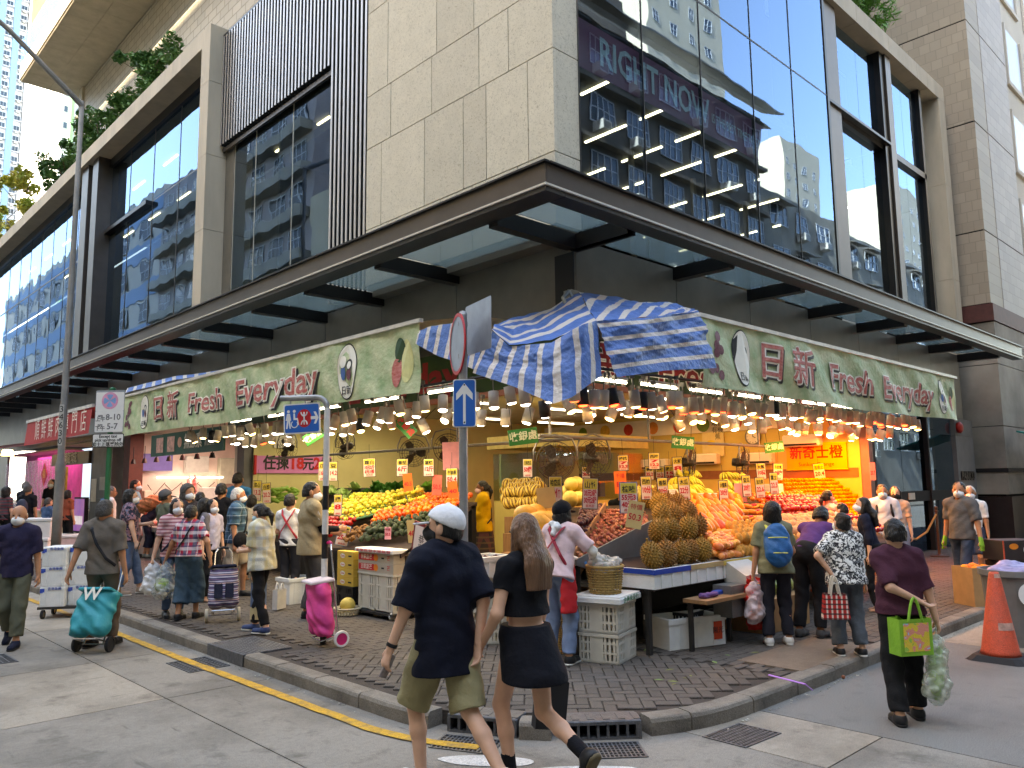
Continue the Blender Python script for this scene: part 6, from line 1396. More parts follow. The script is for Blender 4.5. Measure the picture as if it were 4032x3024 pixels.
t=T('plastic_crate','dark crate under the yellow cartons','crate',(-1.3,2.62,.12),0,'dark crates'); crate(t,.4,.4,.335,m_crateb)
t=T('plastic_crate','black perforated crate below the red plastic bag','crate',(.12,-1.72,.12),.05,'dark crates'); crate(t,.62,.42,.3,m_crateb)
# foam box on the ground with green fruit
fb=foambox(-.36,.36,-.2,.2,0,.30,'white foam box of green fruit on the ground below the durians',M=None)
fb.location=(-.22,-1.93,.12); fb.rotation_euler=(0,0,-.30)
for k in range(4): put('mango','green_fruit',Vector((-.3+.13*k,-1.95+.05*(k%2)-.03*k,.28)),'green fruit inside the foam box on the ground','green fruit in the foam box','fruit',s=1.1)
for o in bpy.data.objects:
    if o.name.startswith('green_fruit'): o.data=F['gf'] if 'gf' in F else F.setdefault('gf',blobm([(0,-.05),(.03,-.045),(.05,-.01),(.045,.02),(.025,.045),(0,.05)],mat('green_fruit_skin',(140,150,60),.5,rnd=.15),'green_fruit'))
MB().box(.20,.31,-.2125,-.2105,.06,.24).build('paper_label',mat('orange_label',(206,72,40),.6),fb); text('陽光',.07,m_blk,Matrix.Translation((.255,-.214,.15))@Matrix.Rotation(PI/2,4,'X'),fb)
# small scale table with purple cloth
kt=T('weighing_table','small wooden flap table with a steel scale at the stall front','table')
MB().box(-.55,.25,-2.42,-2.14,.60,.635).build('flap',m_ply,kt); MB().box(.0,.36,-2.36,-2.14,.4,.72).build('scale_body',mat('scale_steel',(120,120,118),.4,metal=.5),kt)
MB().add([(.3,-2.36,.72),(.75,-2.36,.72),(.75,-2.1,.72),(.3,-2.1,.72),(.3,-2.36,.80),(.75,-2.36,.80),(.75,-2.1,.95),(.3,-2.1,.95)],[(0,1,5,4),(4,5,6,7),(0,4,7,3),(1,2,6,5),(3,7,6,2)]).build('scale_panel',mat('scale_white',(196,190,180),.5),kt)
for x in (-.5,.2): MB().box(x,x+.04,-2.2,-2.16,.12,.6).build('leg',m_tbl,kt)
s=SDF(.012,.04); s.cone((0,0,0),(.22,.02,0),.03,.022).cone((.02,.05,0),(.2,-.03,.01),.022,.02); s.build('purple_cloth',mat('purple_cloth',(104,70,120),.8),M=Matrix.Translation((-.42,-2.3,.655)),label='crumpled purple cloth on the wooden flap',cat='cloth',noise=.006,nfreq=50)
MB().bev(0,.14,0,.07,0,.04,.01).build('blue_box',m_bluet,M=Matrix.Translation((-.12,-2.26,.637)),label='small blue box on the wooden flap',cat='box')
# red plastic bags hanging at the stall front
s=SDF(.014,.06); s.cone((0,0,0),(.06,0,-.16),.05,.15,flat=((0,1,0),.6)).cone((.06,0,-.14),(.16,.02,-.42),.15,.19,flat=((0,1,0),.55)).cone((-.02,0,-.1),(-.12,0,-.14),.05,.04).cut((0,0,-.5),(.25,0,-1))
rbg=s.build('red_plastic_bags',film('red_plastic',(220,44,28),.85,.35),M=Matrix.Translation((.33,-2.42,.74)),label='bunch of red plastic bags hanging at the stall front',cat='bags',noise=.016,nfreq=34)
# watermelons crate at ground
wt=T('watermelon_carton','carton of green striped watermelons on the ground by the stall','carton',(1.3,-2.0,.12)); MB().box(-.5,.5,-.3,.3,0,.36).build('box',m_card,wt)
m_wm=mat('watermelon_skin',(70,110,44),.4,col2=(160,170,80),scale=16,rnd=.1,stretch=(3,3,.5))
F['wm']=ball(1.15,m_wm,'watermelon',r=.12,rows=9,n=16)
for k in range(5): put('wm','watermelon',Vector((.95+.18*k,-2.05+.08*(k%2),.56)),'green striped watermelon in the ground carton','watermelons','watermelon',rot=(PI/2,rf.uniform(-.5,.5),rf.uniform(0,6)))
# vegetables at the far left of the shop
vg=T('vegetable_rack','black tiered rack of vegetables under the pink sign','rack')
MB().add([(.3,4.9,.7),(.3,8.6,.7),(2.0,8.6,1.75),(2.0,4.9,1.75),(.3,4.9,.12),(.3,8.6,.12),(2.0,8.6,.12),(2.0,4.9,.12)],[(3,2,1,0),(0,1,5,4),(2,3,7,6),(1,2,6,5),(3,0,4,7)]).build('frame',m_crateb,vg)
def leafyveg(m_,seed):
    r=random.Random(seed); b=MB()
    for k in range(40):
        a=r.uniform(0,6.28); e=r.uniform(.2,1.3); d=Vector((math.cos(a)*math.cos(e),math.sin(a)*math.cos(e),math.sin(e))); t=d.cross(Vector((0,0,1))).normalized(); L_=r.uniform(.08,.17); w_=L_*.35; p=Vector((r.uniform(-.05,.05),r.uniform(-.05,.05),0)); q=Vector((0,0,-.03))
        b.add([p,p+d*L_*.5+t*w_,p+d*L_+q,p+d*L_*.5-t*w_],[(0,1,2,3)])
    return b.mesh('leafy_vegetable',m_)
LV=[leafyveg(mat('lettuce_leaf',(130,170,80),.55,var=.25,scale=10,rnd=.2),1),leafyveg(mat('dark_greens',(64,120,48),.55,var=.25,scale=10,rnd=.2),2),leafyveg(mat('pale_greens',(168,194,120),.55,var=.2,scale=10,rnd=.15),3)]
for k in range(70):
    u,v=rf.random(),rf.random(); p=Vector((.35+1.6*v,4.95+3.6*u,.74+1.02*v)); g_=int(u*3)%3; inst(LV[g_],'leafy_vegetable',p,(0,-.3,rf.uniform(0,6)),rf.uniform(1.0,1.5),label=['pale lettuce','dark leafy greens','light green cabbage sprouts'][g_]+' on the vegetable rack',cat='vegetable',group='leafy vegetables on the rack')
F['marrow']=blobm([(0,-.17),(.022,-.16),(.036,-.05),(.038,.06),(.03,.15),(0,.17)],mat('marrow_skin',(120,160,60),.5,var=.2,scale=30,rnd=.2),'marrow')
for k in range(14): put('marrow','marrow',onp(585+ (k%5)*13,1058+(k//5)*10,1,7.4),'light green marrow stacked at the back of the rack','marrows','vegetable',rot=(rf.uniform(-.4,.4),PI/2+rf.uniform(-.5,.5),rf.uniform(-.6,.6)))
# ---- price cards
m_cardw=mat('card_white',(226,206,196),.6,var=.04); m_cardy=mat('card_yellow',(220,196,80),.6,var=.08); m_cardo=mat('card_orange',(232,112,50),.6,var=.05); m_cardr=mat('card_pinkred',(226,110,96),.6,var=.05); m_cardb=mat('card_beige',(206,178,120),.7,var=.05); m_inkr=mat('ink_red',(196,40,52),.6,var=0); m_cardp=mat('card_pink',(232,160,170),.6)
def card(x,y,w_,h_,ax,v,head,price,lab,kind='y',rz=0,small=True,tilt=0):
    p=onp(x,y,ax,v); d=(p-CAM).dot(RW@Vector((0,0,-1)))*1.82278/3110
    W,H_=w_*d,h_*d
    if ax==1: M=MR(*p)@Matrix.Rotation(-.75,4,'Y')
    elif ax==0: M=ML(*p)@Matrix.Rotation(.75,4,'Y')
    M=M@Matrix.Rotation(rz,4,'Z')
    t=T('price_card',lab,'price card',group='price cards over the stalls')
    if kind=='y':
        MB().box(-W/2-.008,W/2+.008,-H_/2-.008,H_/2+.008,-.012,-.004,M).build('border',m_bblue if 'blue' in lab else m_blk,t); MB().box(-W/2,W/2,-H_/2,H_/2,-.0035,.003,M).build('face',m_cardw,t)
        MB().box(-W/2+.004,W/2-.004,H_*.14,H_/2-.004,.0035,.005,M).build('header',m_cardy,t)
        text(head,H_*.24,m_blk,M@Matrix.Translation((0,H_*.27,.006)),t,bold=.0015,w=W*.8)
        ls=price.split('|')
        for i,l in enumerate(ls): text(l,H_*.33/len(ls)**.5,m_inkr,M@Matrix.Translation((0,(.0 if len(ls)>1 else -.1*H_)-H_*.24*i,.005)),t,bold=.003,w=W*.86)
        if small: text('最爽甜',H_*.1,m_inkr,M@Matrix.Translation((0,-H_*.42,.005)),t,w=W*.6)
    else:
        MB().box(-W/2,W/2,-H_/2,H_/2,-.003,.003,M).build('face',{'o':m_cardo,'r':m_cardr,'b':m_cardb,'p':m_cardp}[kind],t)
        if head: text(head,H_*.22,m_inkr if kind!='r' else m_blk,M@Matrix.Translation((0,H_*.28,.004)),t,w=W*.75)
        if price: text(price,H_*.32,m_inkr,M@Matrix.Translation((0,-H_*.1,.004)),t,bold=.002,w=W*.8)
    MB().tube([M@Vector((0,H_/2,-.005)),M@Vector((0,H_/2+.22,-.005))],.003,4).build('hanger',m_blk,t)
    return t
RC=[(1200,1060,27,60,'哈密瓜','30個','white price card for hami melons reading 30',-1.0,0),(1275,1066,31,64,'山竹','35元3磅|30元2磅','white price card for mangosteens reading 35 and 30',-1.2,-.05),(1358,1075,36,64,'桂味','55元3|40元2','blue-edged price card for lychees reading 55 and 40',-1.6,0),
(1396,1054,21,48,'西柚','10分','price card for grapefruit reading 10',-1.0,.03),(1432,1057,21,48,'香梨','20分','price card for fragrant pears reading 20',-1.0,.05),(1478,1055,22,48,'木瓜','22分','price card for papayas reading 22',-1.0,.05),(1563,1060,18,42,'火龍果','20分','price card for dragon fruit reading 20',-.9,.03),(1613,1050,17,44,'蜜瓜','20個','price card reading 20 each above the bananas',-.9,.04),(1642,1053,18,42,'加力果','22.6','price card reading 22.6 left of the pale stack',-.9,.05),(1672,1044,16,44,'富士','22.5','price card reading 22.5 for red apples',-.9,.03),
(1346,1000,21,32,'楊桃','7|12.2','upper price card reading 7 and 12 left of the fan',-.3,.03),(1413,996,22,34,'西梅','7|12.2','upper price card reading 7 and 12 by the cashier board',-.3,0),(1464,1008,20,40,'大樹','8','upper price card reading 8 beside the fan',-.1,.05),(1446,1022,18,32,'提子','15|28','dim upper price card reading 15',.3,.0),(1403,1022,17,28,'青','35.2','dim upper price card reading 35.2',.3,.0),(1426,1024,17,30,'紅','25.2','dim upper price card reading 25.2',.3,.0),(1644,1018,19,33,'大蕉','10梳','upper price card for bananas reading 10',-.3,.05),(1681,1019,19,34,'牛奶蕉','8磅','upper price card for milk bananas reading 8',-.3,-.03),(1770,1020,23,36,'新奇士','20.4','tilted price card on the orange wall reading 20.4',.9,.1),(1266,1022,17,26,'瓜','24','small price card behind the second fan',.2,0),(1140,1011,19,38,'甘美西瓜','50個','price card reading 50 above the striped melons',.2,0)]
for (x,y,w_,h_,hd,prc,lab,v,rz) in RC: card(x,y,w_,h_,1,v,hd,prc,lab,'y',rz)
card(1372,1112,34,58,1,-1.85,'特價','50.3','large beige handwritten card standing in the lychees','b',-.2); card(1340,1042,26,48,1,-.8,'千禧','10','orange price card behind the lychee card','o',.03); card(1885,1018,12,38,1,-.3,'','20.7','narrow pink card at the shop pier','p',0)
card(1180,1075,40,44,1,-.95,'','','blank beige card behind the hami melon price','b',.1,False); card(1600,1064,26,40,1,-.8,'','','pink frame card among the bananas','p',.03)
LC=[(798,1010,25,38,'蘿白','10元2斤|6元1條','price card for white radish reading 10 and 6',-.6,.03,'y'),(869,1010,23,36,'番茄','6斤','price card reading 6 above the persimmons',-.5,0,'y'),(926,1010,21,36,'蓮藕','12斤','price card reading 12 above the persimmons',-.5,0,'y'),(720,1018,17,40,'豆','14.2','price card reading 14.2 right of the striped pole',-.5,0,'y'),(697,1018,17,40,'瓜','16.2','price card reading 16.2 left of the striped pole',-.5,0,'y'),(555,1060,17,42,'菜心','13.2','price card reading 13.2 in the greens',-.3,-.04,'y'),(576,1065,17,42,'白菜','20.2','price card reading 20.2 in the greens',-.3,.05,'y'),(730,1091,16,44,'提','8','price card reading 8 in the pears',-.9,.0,'y'),(741,1157,26,42,'藍莓','25.2','tilted price card for blueberries reading 25.2',-1.35,-.2,'y'),(881,1042,20,38,'','40.5','orange handwritten card reading 40.5',-.6,.1,'o'),(944,1048,21,44,'','50.5','red handwritten card reading 50.5',-.4,-.05,'r'),(976,1032,24,40,'牛油果','50.4','price card for avocados reading 50.4',-.5,0,'y'),(978,1058,22,36,'','40','orange handwritten card reading 40 by the cap',-.7,.1,'o'),(889,1148,18,48,'','40','brown handwritten card reading 40 in the avocados',-1.4,.1,'b'),(838,1152,14,26,'特價','50.5','small pink special price card in the kiwi fruit',-1.42,0,'p')]
for (x,y,w_,h_,hd,prc,lab,v,rz,kd) in LC: card(x,y,w_,h_,0,v,hd,prc,lab,kd,rz)
card(975,985,38,60,0,.2,'','','large pale pink board hanging by the left rail','p',.03,False)
fr=T('framed_menu','red framed calligraphy board leaning at the left stall','frame'); p=onp(905,1195,0,-1.55); M=ML(*p)@Matrix.Rotation(-.2,4,'Z')
MB().box(-.16,.16,-.36,.36,-.02,.0,M).build('frame',mat('red_lacquer',(120,26,34),.4),fr); MB().box(-.125,.125,-.32,.32,.001,.006,M).build('paper',m_cardw,fr); text('恭\n喜\n發\n財',.11,m_blk,M@Matrix.Translation((.02,.0,.007)),fr)
# stacked paper trays / plates behind bananas
for (x,y,lab) in ((1528,1092,'stack of pale foam trays behind the papayas'),(1672,1068,'stack of pale foam trays below the apple price card'),(1440,1085,'stack of pale foam trays by the grapefruit card')):
    p=SR(x,y); t=T('tray_stack',lab,'trays',p)
    for k in range(8): MB().bev(-.14,.14,-.1,.1,.022*k,.022*k+.016,.006).build('foam_tray',m_foam,t)
# ================================================================ PEOPLE
def clothm(name,col,**k):
    k.setdefault('bump',.6); return mat(name,col,.9,var=k.pop('var',.08),scale=k.pop('scale',7),bscale=k.pop('bscale',16),spec=.2,**k)
SK=[mat('skin_light',(214,166,138),.5,var=.06,scale=12,spec=.35),mat('skin_tan',(186,132,100),.5,var=.06,scale=12,spec=.35),mat('skin_brown',(140,92,66),.5,var=.06,scale=12,spec=.35)]
m_hairk=mat('black_hair',(26,23,22),.42,var=.3,scale=30,bump=.8,bscale=90,stretch=(1,1,.12)); m_hairb=mat('brown_hair',(112,80,58),.36,var=.35,scale=26,bump=.8,bscale=90,stretch=(1,1,.08)); m_hairg=mat('grey_hair',(120,116,112),.55,var=.3,scale=30,bump=.8,bscale=90); m_hairw=mat('white_hair',(206,202,196),.6,var=.15,scale=30,bump=.8,bscale=90); m_hairs=mat('salt_pepper_hair',(66,63,60),.55,var=.4,scale=60,bump=.8,bscale=90)
m_mask=mat('white_face_mask',(228,230,232),.8,bump=.3,bscale=40); m_maskb=mat('blue_face_mask',(170,206,224),.8); m_maskp=mat('pink_face_mask',(222,180,178),.8); m_maskk=mat('black_face_mask',(34,34,36),.8)
m_eye=mat('dark_eye',(24,18,16),.3); m_sole=mat('white_sole',(220,218,212),.6); m_solek=mat('black_sole',(28,28,28),.7)
def U(a): a=np.array(a,float); return a/np.linalg.norm(a)
def ik(a,b,l1,l2,pole):
    d=b-a; L_=np.linalg.norm(d); mx_=(l1+l2)*.998
    if L_>mx_: b=a+d/L_*mx_; d=b-a; L_=mx_
    x=(l1*l1-l2*l2+L_*L_)/(2*L_); h=math.sqrt(max(0,l1*l1-x*x)); u=d/L_; p=np.array(pole,float); p=p-u*(p@u); p=U(p)
    return a+u*x+p*h,b
def yaw_of(theta): return R(-43.7-theta)
PEOPLE={}
def person(lab,at,theta,H=None,top=None,z=.12,fem=False,fat=0,lean=0,twist=0,hd=(0,0),lf=(-.09,0,0),rf=(.09,0,0),lh=(-.225,.05,.80),rh=(.225,.05,.80),lp=(-.4,-1,0),rp=(.4,-1,0),pz=.925,
      shirt=None,sleeve=.8,hem=.86,loose=.0,bottom='trousers',bm=None,blen=.93,bw=.0,hair='short',hm=None,mask=None,skin=0,shoe=None,sole=None,h=.0115,name=None,glove=None,long_sleeve=None,curl=(.5,.5),pos=None,eyes=True,hand_dir=(None,None),collar=None,cap=None,sock=None):
    p=Vector(pos) if pos is not None else gnd(at[0],at[1],z)
    if top is not None:
        d=(p-CAM).to_2d().length; r=ray(at[0],top); H=1.8+d*r.z/r.to_2d().length-z
    k=H/1.70
    t=T('person',lab,'person',p,yaw_of(theta)); PEOPLE[name or lab]=t
    sm=SK[skin]; A=lambda *q: np.array(q,float)*k
    P=A(0,0,pz); cl,sl=math.cos(lean),math.sin(lean)
    ct,sn=math.cos(twist),math.sin(twist)
    def tor(q):
        q=np.array(q,float)*k; v=q-A(0,0,.93); v=np.array((v[0]*ct-v[1]*sn,v[0]*sn+v[1]*ct,v[2])); return P+np.array((v[0],v[1]*cl+v[2]*sl,-v[1]*sl+v[2]*cl))
    def tdir(v): v=np.array((v[0]*ct-v[1]*sn,v[0]*sn+v[1]*ct,v[2])); return np.array((v[0],v[1]*cl+v[2]*sl,-v[1]*sl+v[2]*cl))
    TR=np.stack([tdir((1,0,0)),tdir((0,1,0)),tdir((0,0,1))],1)
    sw=.152 if fem else .172; hw=.088
    ft=fat
    tors=[((0,-.005,1.27),(.145-.012*fem+ft*.6,.102+ft*.7,.16)),((0,.0,1.08),(.128-.008*fem+ft,.094+ft,.15)),((0,-.008,.94),(.150+.008*fem+ft*.8,.108+ft*.6,.12))]
    def torso(s,inf=0,w=0,pel=True):
        for i,(c,r) in enumerate(tors):
            if i==2 and not pel: continue
            s.ell(tor(c),(np.array(r)+inf)*k,rot=TR)
        for sd in (-1,1): s.cone(tor((sd*.06,-.01,1.395)),tor((sd*(sw-.01),-.01,1.37)),(.062+inf)*k,(.056+inf)*k)
    # limbs
    SH=[tor((-sw,-.01,1.375)),tor((sw,-.01,1.375))]
    HT=[np.array(lh,float)*k,np.array(rh,float)*k]; EL=[];WR=[]
    for i in (0,1):
        e,w_=ik(SH[i],HT[i],.285*k,.25*k,(lp,rp)[i]); EL.append(e); WR.append(w_)
    HP=[P+A(-hw,0,-.03),P+A(hw,0,-.03)]; FT=[np.array(lf[:3],float)*k+A(0,-.02,.085),np.array(rf[:3],float)*k+A(0,-.02,.085)]; KN=[];AN=[]
    for i in (0,1):
        e,w_=ik(HP[i],FT[i],.42*k,.41*k,(0,1,.05)); KN.append(e); AN.append(w_)
    # head
    nb=tor((0,-.02,1.43)); hy,hp_=hd; B=TR@np.stack([(math.cos(hy),math.sin(hy),0),(-math.sin(hy),math.cos(hy),0),(0,0,1)],1).astype(float)
    cp,sp_=math.cos(hp_),math.sin(hp_); HR=B@np.array(((1,0,0),(0,cp,sp_),(0,-sp_,cp)))
    up=HR[:,2]; hc=nb+(tdir((0,0,1))*.06+up*.085+HR[:,1]*.022)*k
    K=k*1.09; HQ=lambda x,y,z_: hc+HR@(np.array((x,y,z_))*K)
    # ---- body
    s=SDF(h,.022)
    torso(s); s.cone(tor((0,-.015,1.38)),hc+HR@(np.array((0,-.015,-.04))*k),.058*k,.05*k)
    s.ell(HQ(0,-.008,.022),np.array((.074,.094,.096))*K,rot=HR); s.ell(HQ(0,.022,-.045),np.array((.058,.066,.072))*K,rot=HR); s.cone(HQ(0,.085,.015),HQ(0,.105,-.028),.010*K,.015*K,k=.012); s.ell(HQ(0,.086,-.06),np.array((.028,.016,.014))*K,rot=HR,k=.01)
    for sd in (-1,1): s.ell(HQ(sd*.078,-.005,-.01),np.array((.012,.022,.034))*K,rot=HR,k=.008)
    for i in (0,1):
        s.cone(SH[i],EL[i],.048*k,.038*k); s.cone(EL[i],WR[i],.039*k,.026*k)
        d=U(WR[i]-EL[i]) if hand_dir[i] is None else U(hand_dir[i]); sgn=-1 if i==0 else 1
        n=U(np.array((-sgn,0.0,0.0))-d*(np.array((-sgn,0,0))@d)) if abs(d[0])<.9 else U(np.array((0,0,-1.))-d*d[2]*-1); sd=np.cross(d,n)*1.0
        if sd[1]<0: sd=-sd     # thumb side to the front
        cu=curl[i]; w_=WR[i]
        s.cone(w_,w_+d*.075*k,.026*k,.034*k,flat=(n,.55),k=.012)
        for f,(fl,off) in enumerate(((.068,.030),(.076,.010),(.072,-.010),(.058,-.029))):
            b0=w_+(d*.082+sd*off)*k; d1=U(d+n*cu*.8); d2=U(d+n*(cu*2.4+.1)); m1=b0+d1*fl*.5*k; s.cone(b0,m1,.0092*k,.0085*k,k=.006); s.cone(m1,m1+d2*fl*.5*k,.0085*k,.0072*k,k=.006)
        tb=w_+(d*.025+sd*.028)*k; t1=tb+U(d*.75+sd*.6+n*.3)*.036*k; s.cone(tb,t1,.013*k,.0105*k,k=.01); s.cone(t1,t1+U(d*.9+sd*.15+n*.4)*.032*k,.0105*k,.0085*k,k=.006)
        s.cone(HP[i],KN[i],.078*k,.052*k); s.cone(KN[i],KN[i]*.6+AN[i]*.4+A(0,-.012,0),.05*k,.050*k); s.cone(KN[i]*.6+AN[i]*.4+A(0,-.012,0),AN[i],.048*k,.033*k)
        fz=(lf,rf)[i]; pit=fz[3] if len(fz)>3 else 0; fd=np.array((0,math.cos(pit),math.sin(pit)))
        s.cone(AN[i],AN[i]+A(0,0,-.03),.034*k,.034*k)
        s.cone(AN[i]+A(0,0,-.045)-fd*.02*k,AN[i]+A(0,0,-.055)+fd*.11*k,.028*k,.016*k)
    s.build('body',sm,t)
    # ---- face
    if eyes:
        for sd in (-1,1): MB().lathe([(0,-.007*K),(.012*K,0),(0,.007*K)],8).build('eye',m_eye,t,smooth=True,M=Matrix.Translation(HQ(sd*.032,.084,.012)))
    if mask:
        q=SDF(.008,.02); q.ell(HQ(0,.026,-.05),np.array((.067,.088,.058))*K,rot=HR); q.cone(HQ(0,.07,.0),HQ(0,.10,-.04),.018*K,.02*K); q.cut(HQ(0,.022,-.05),-HR[:,1]); q.build('face_mask',mask,t)
    hm=hm or m_hairk
    # ---- hair
    if hair!='none':
        q=SDF(max(.009,h*.8),.02); c0=HQ(0,-.014,.028); fr=(HQ(0,.052,.055),HR@np.array((0,1,-.75))); lo=(HQ(0,-.06,-.055),HR@np.array((0,.25,-1)))
        if hair=='bald': q.ell(HQ(0,-.018,.0),np.array((.080,.095,.075))*K,rot=HR,clip=[(HQ(0,0,.03),HR[:,2]),(HQ(0,.01,0),HR[:,1]),lo])
        else:
            q.ell(c0,np.array((.086,.104,.102))*k,rot=HR,clip=[fr,lo])
            if hair in('short','bob','long','pony','bun','curly'): q.ell(HQ(0,-.035,-.02),np.array((.082,.083,.085))*K,rot=HR,clip=[(HQ(0,.012,0),HR[:,1]),lo])
            if hair in('bob','curly','long'):
                dz=-.075 if hair!='long' else -.10
                for sd in (-1,1): q.cone(HQ(sd*.062,-.01,.02),HQ(sd*.064,.0,dz),.032*K,.030*K,clip=[(HQ(0,.048,0),HR[:,1])])
                q.ell(HQ(0,-.05,-.05),np.array((.085,.062,.08))*K,rot=HR)
            if hair=='curly': q.ell(HQ(0,-.02,.03),np.array((.098,.11,.108))*K,rot=HR,clip=[fr]); q.ell(HQ(0,-.045,-.06),np.array((.10,.075,.10))*K,rot=HR)
            if hair=='long':
                bt=HQ(0,-.085,-.05); e1=tor((0,-.140,1.38)); e2=tor((0,-.140,1.24))
                q.cone(bt,e1,.088*k,.105*k,flat=(HR[:,1],.42)); q.cone(e1,e2,.105*k,.098*k,flat=(HR[:,1],.40)); q.cut(tor((0,0,1.235)),-TR[:,2])
            if hair=='pony': b0=HQ(0,-.115,.01); q.ell(b0,np.array((.03,.03,.03))*K); q.cone(b0,HQ(0,-.15,-.07),.026*K,.032*K); q.cone(HQ(0,-.15,-.07),HQ(0,-.13,-.19),.032*K,.012*K)
            if hair=='bun': q.ell(HQ(0,-.095,.075),np.array((.042,.042,.036))*K)
        q.build('hair',hm,t,noise=.0035 if hair!='long' else .0012,nfreq=70 if hair!='curly' else 110)
    if cap:
        q=SDF(.0085,.012); q.ell(HQ(0,-.012,.035),np.array((.094,.114,.098))*K,rot=HR,clip=[(HQ(0,0,.028),HR@np.array((0,.30,-1)))]); q.ell(HQ(0,-.012,.134),np.array((.012,.012,.008))*K); q.build('cap',cap,t)
        q=SDF(.007,.01); q.ell(HQ(0,.115,.040),np.array((.078,.085,.075))*K,rot=HR,clip=[(HQ(0,0,.040),HR@np.array((0,.22,1))),(HQ(0,0,.028),HR@np.array((0,-.22,-1))),(HQ(0,.07,0),HR@np.array((0,-1,0)))]); q.build('visor',cap,t)
    if sock:
        for i in (0,1):
            q=SDF(.009,.01); e=AN[i]+(KN[i]-AN[i])*.30; q.cone(AN[i],e,.042*k,.045*k,clip=[(e,U(KN[i]-AN[i]))]); q.build('sock',sock,t)
    # ---- top
    if shirt:
        q=SDF(h,.03); inf=.014+loose; torso(q,inf,pel=lean>.5)
        q.cone(tor((0,0,1.22)),tor((0,-.004,hem-.03)),(.140+ft*.8+loose*.9)*k,(.172+.006*fem+ft+loose*1.5)*k,flat=(TR[:,1],.74))
        q.cut(tor((0,0,hem)),-TR[:,2])
        q.carve(tor((0,.012,1.475)),np.array((.072,.078,.058))*k)
        for i in (0,1):
            if sleeve<=0: break
            if sleeve<=1:
                e=SH[i]+(EL[i]-SH[i])*sleeve; ax=U(EL[i]-SH[i]); q.cone(SH[i],e+ax*.03,(.057+inf*.5)*k,(.051+loose*.55+inf*.4)*k,clip=[(e,ax)])
            else:
                q.cone(SH[i],EL[i],(.058+inf*.5)*k,(.046+inf*.5)*k); e=EL[i]+(WR[i]-EL[i])*(sleeve-1); ax=U(WR[i]-EL[i]); q.cone(EL[i],e+ax*.02,(.046+inf*.5)*k,(.036+inf*.5)*k,clip=[(e,ax)])
        q.build('shirt',shirt,t,noise=.0065,nfreq=16/k)
    if long_sleeve:
        for i in (0,1):
            q=SDF(h,.02); a_=SH[i]+(EL[i]-SH[i])*.6; e=EL[i]+(WR[i]-EL[i])*.93; q.cone(a_,EL[i],.056*k,.052*k); q.cone(EL[i],e,.05*k,.036*k,clip=[(e,U(WR[i]-EL[i]))]); q.build('arm_sleeve',long_sleeve,t,noise=.003,nfreq=40)
    if glove:
        for i in (0,1):
            d=U(WR[i]-EL[i]); q=SDF(.009,.012); q.cone(WR[i]-d*.03*k,WR[i]+d*.08*k,.036*k,.042*k,flat=((1,0,0),.75))
            for f in range(4): b0=WR[i]+(d*.085+np.array((0,1,0))*(.03-.02*f))*k; q.cone(b0,b0+U(d+np.array((0,.1,0)))*.065*k,.0125*k,.011*k,k=.006)
            q.cone(WR[i]+(d*.03+np.array((0,.03,0)))*k,WR[i]+(d*.07+np.array((0,.06,0)))*k,.014*k,.011*k); q.build('glove',glove,t)
    # ---- bottoms
    q=SDF(h,.03)
    if bottom in('trousers','shorts'):
        q.ell(tor((0,-.008,.95)),(np.array((.158+.01*fem+ft*.8,.116+ft*.6,.11))+(.004 if lean<.5 else .024))*k,rot=TR); q.cut(tor((0,0,1.0 if lean<.5 else 1.06)),TR[:,2])
        for i in (0,1):
            th=U(KN[i]-HP[i]); sh_=U(AN[i]-KN[i])
            if bottom=='shorts': e=HP[i]+(KN[i]-HP[i])*blen; q.cone(HP[i]+A((-.01,.01)[i],0,0),e+th*.05,(.092+bw*.5)*k,(.082+bw)*k,clip=[(e,th)])
            else:
                e=KN[i]+(AN[i]-KN[i])*blen; q.cone(HP[i],KN[i],(.092+bw*.4)*k,(.066+bw*.8)*k); q.cone(KN[i],e+sh_*.03,(.066+bw*.8)*k,(.056+bw)*k,clip=[(e,sh_)])
        q.build(bottom,bm,t,noise=.0065,nfreq=15/k)
    elif bottom=='skirt':
        q.cone(tor((0,0,1.02)),tor((0,0,.95)),.122*k,.166*k,flat=(TR[:,1],.80)); q.cone(tor((0,0,.95)),A(0,(lf[1]+rf[1])*.25,blen),(.170)*k,(.180+bw)*k,flat=((0,1,0),.98)); q.cut(A(0,0,blen),(0,0,-1)); q.cut(tor((0,0,1.015)),TR[:,2]); q.build('skirt',bm,t,noise=.003,nfreq=16)
    # ---- shoes
    if shoe:
        for i in (0,1):
            fz=(lf,rf)[i]; pit=fz[3] if len(fz)>3 else 0; fd=np.array((0,math.cos(pit),math.sin(pit))); fu=np.array((0,-math.sin(pit),math.cos(pit))); b0=AN[i]+np.array((0,.02*k,-.085*k)) if pit==0 else AN[i]-fu*.085*k
            q=SDF(.009,.03); q.cone(b0-fd*.03*k+fu*.04*k,b0+fd*.15*k+fu*.03*k,.046*k,.042*k); q.cone(AN[i]-fu*.01,b0+fu*.05*k,.044*k,.052*k); q.cut(b0+fu*.018*k,-fu); q.cut(AN[i]+fu*.01*k,fu); so_=q.build('shoe',shoe,t)
            q=SDF(.008,.02); q.cone(b0-fd*.035*k+fu*.02*k,b0+fd*.155*k+fu*.02*k,.046*k,.043*k); q.cut(b0+fu*.022*k,fu); q.cut(b0+fu*.0,-fu); q.build('sole',sole or m_solek,so_)
    inf_=dict(t=t,k=k,tor=tor,WR=WR,EL=EL,SH=SH,HQ=HQ,HR=HR,TR=TR,P=P,hc=hc,M=Matrix.Translation(p)@Matrix.Rotation(yaw_of(theta),4,'Z'))
    return inf_
def W(inf,q): return inf['M']@Vector(q)
C_=clothm
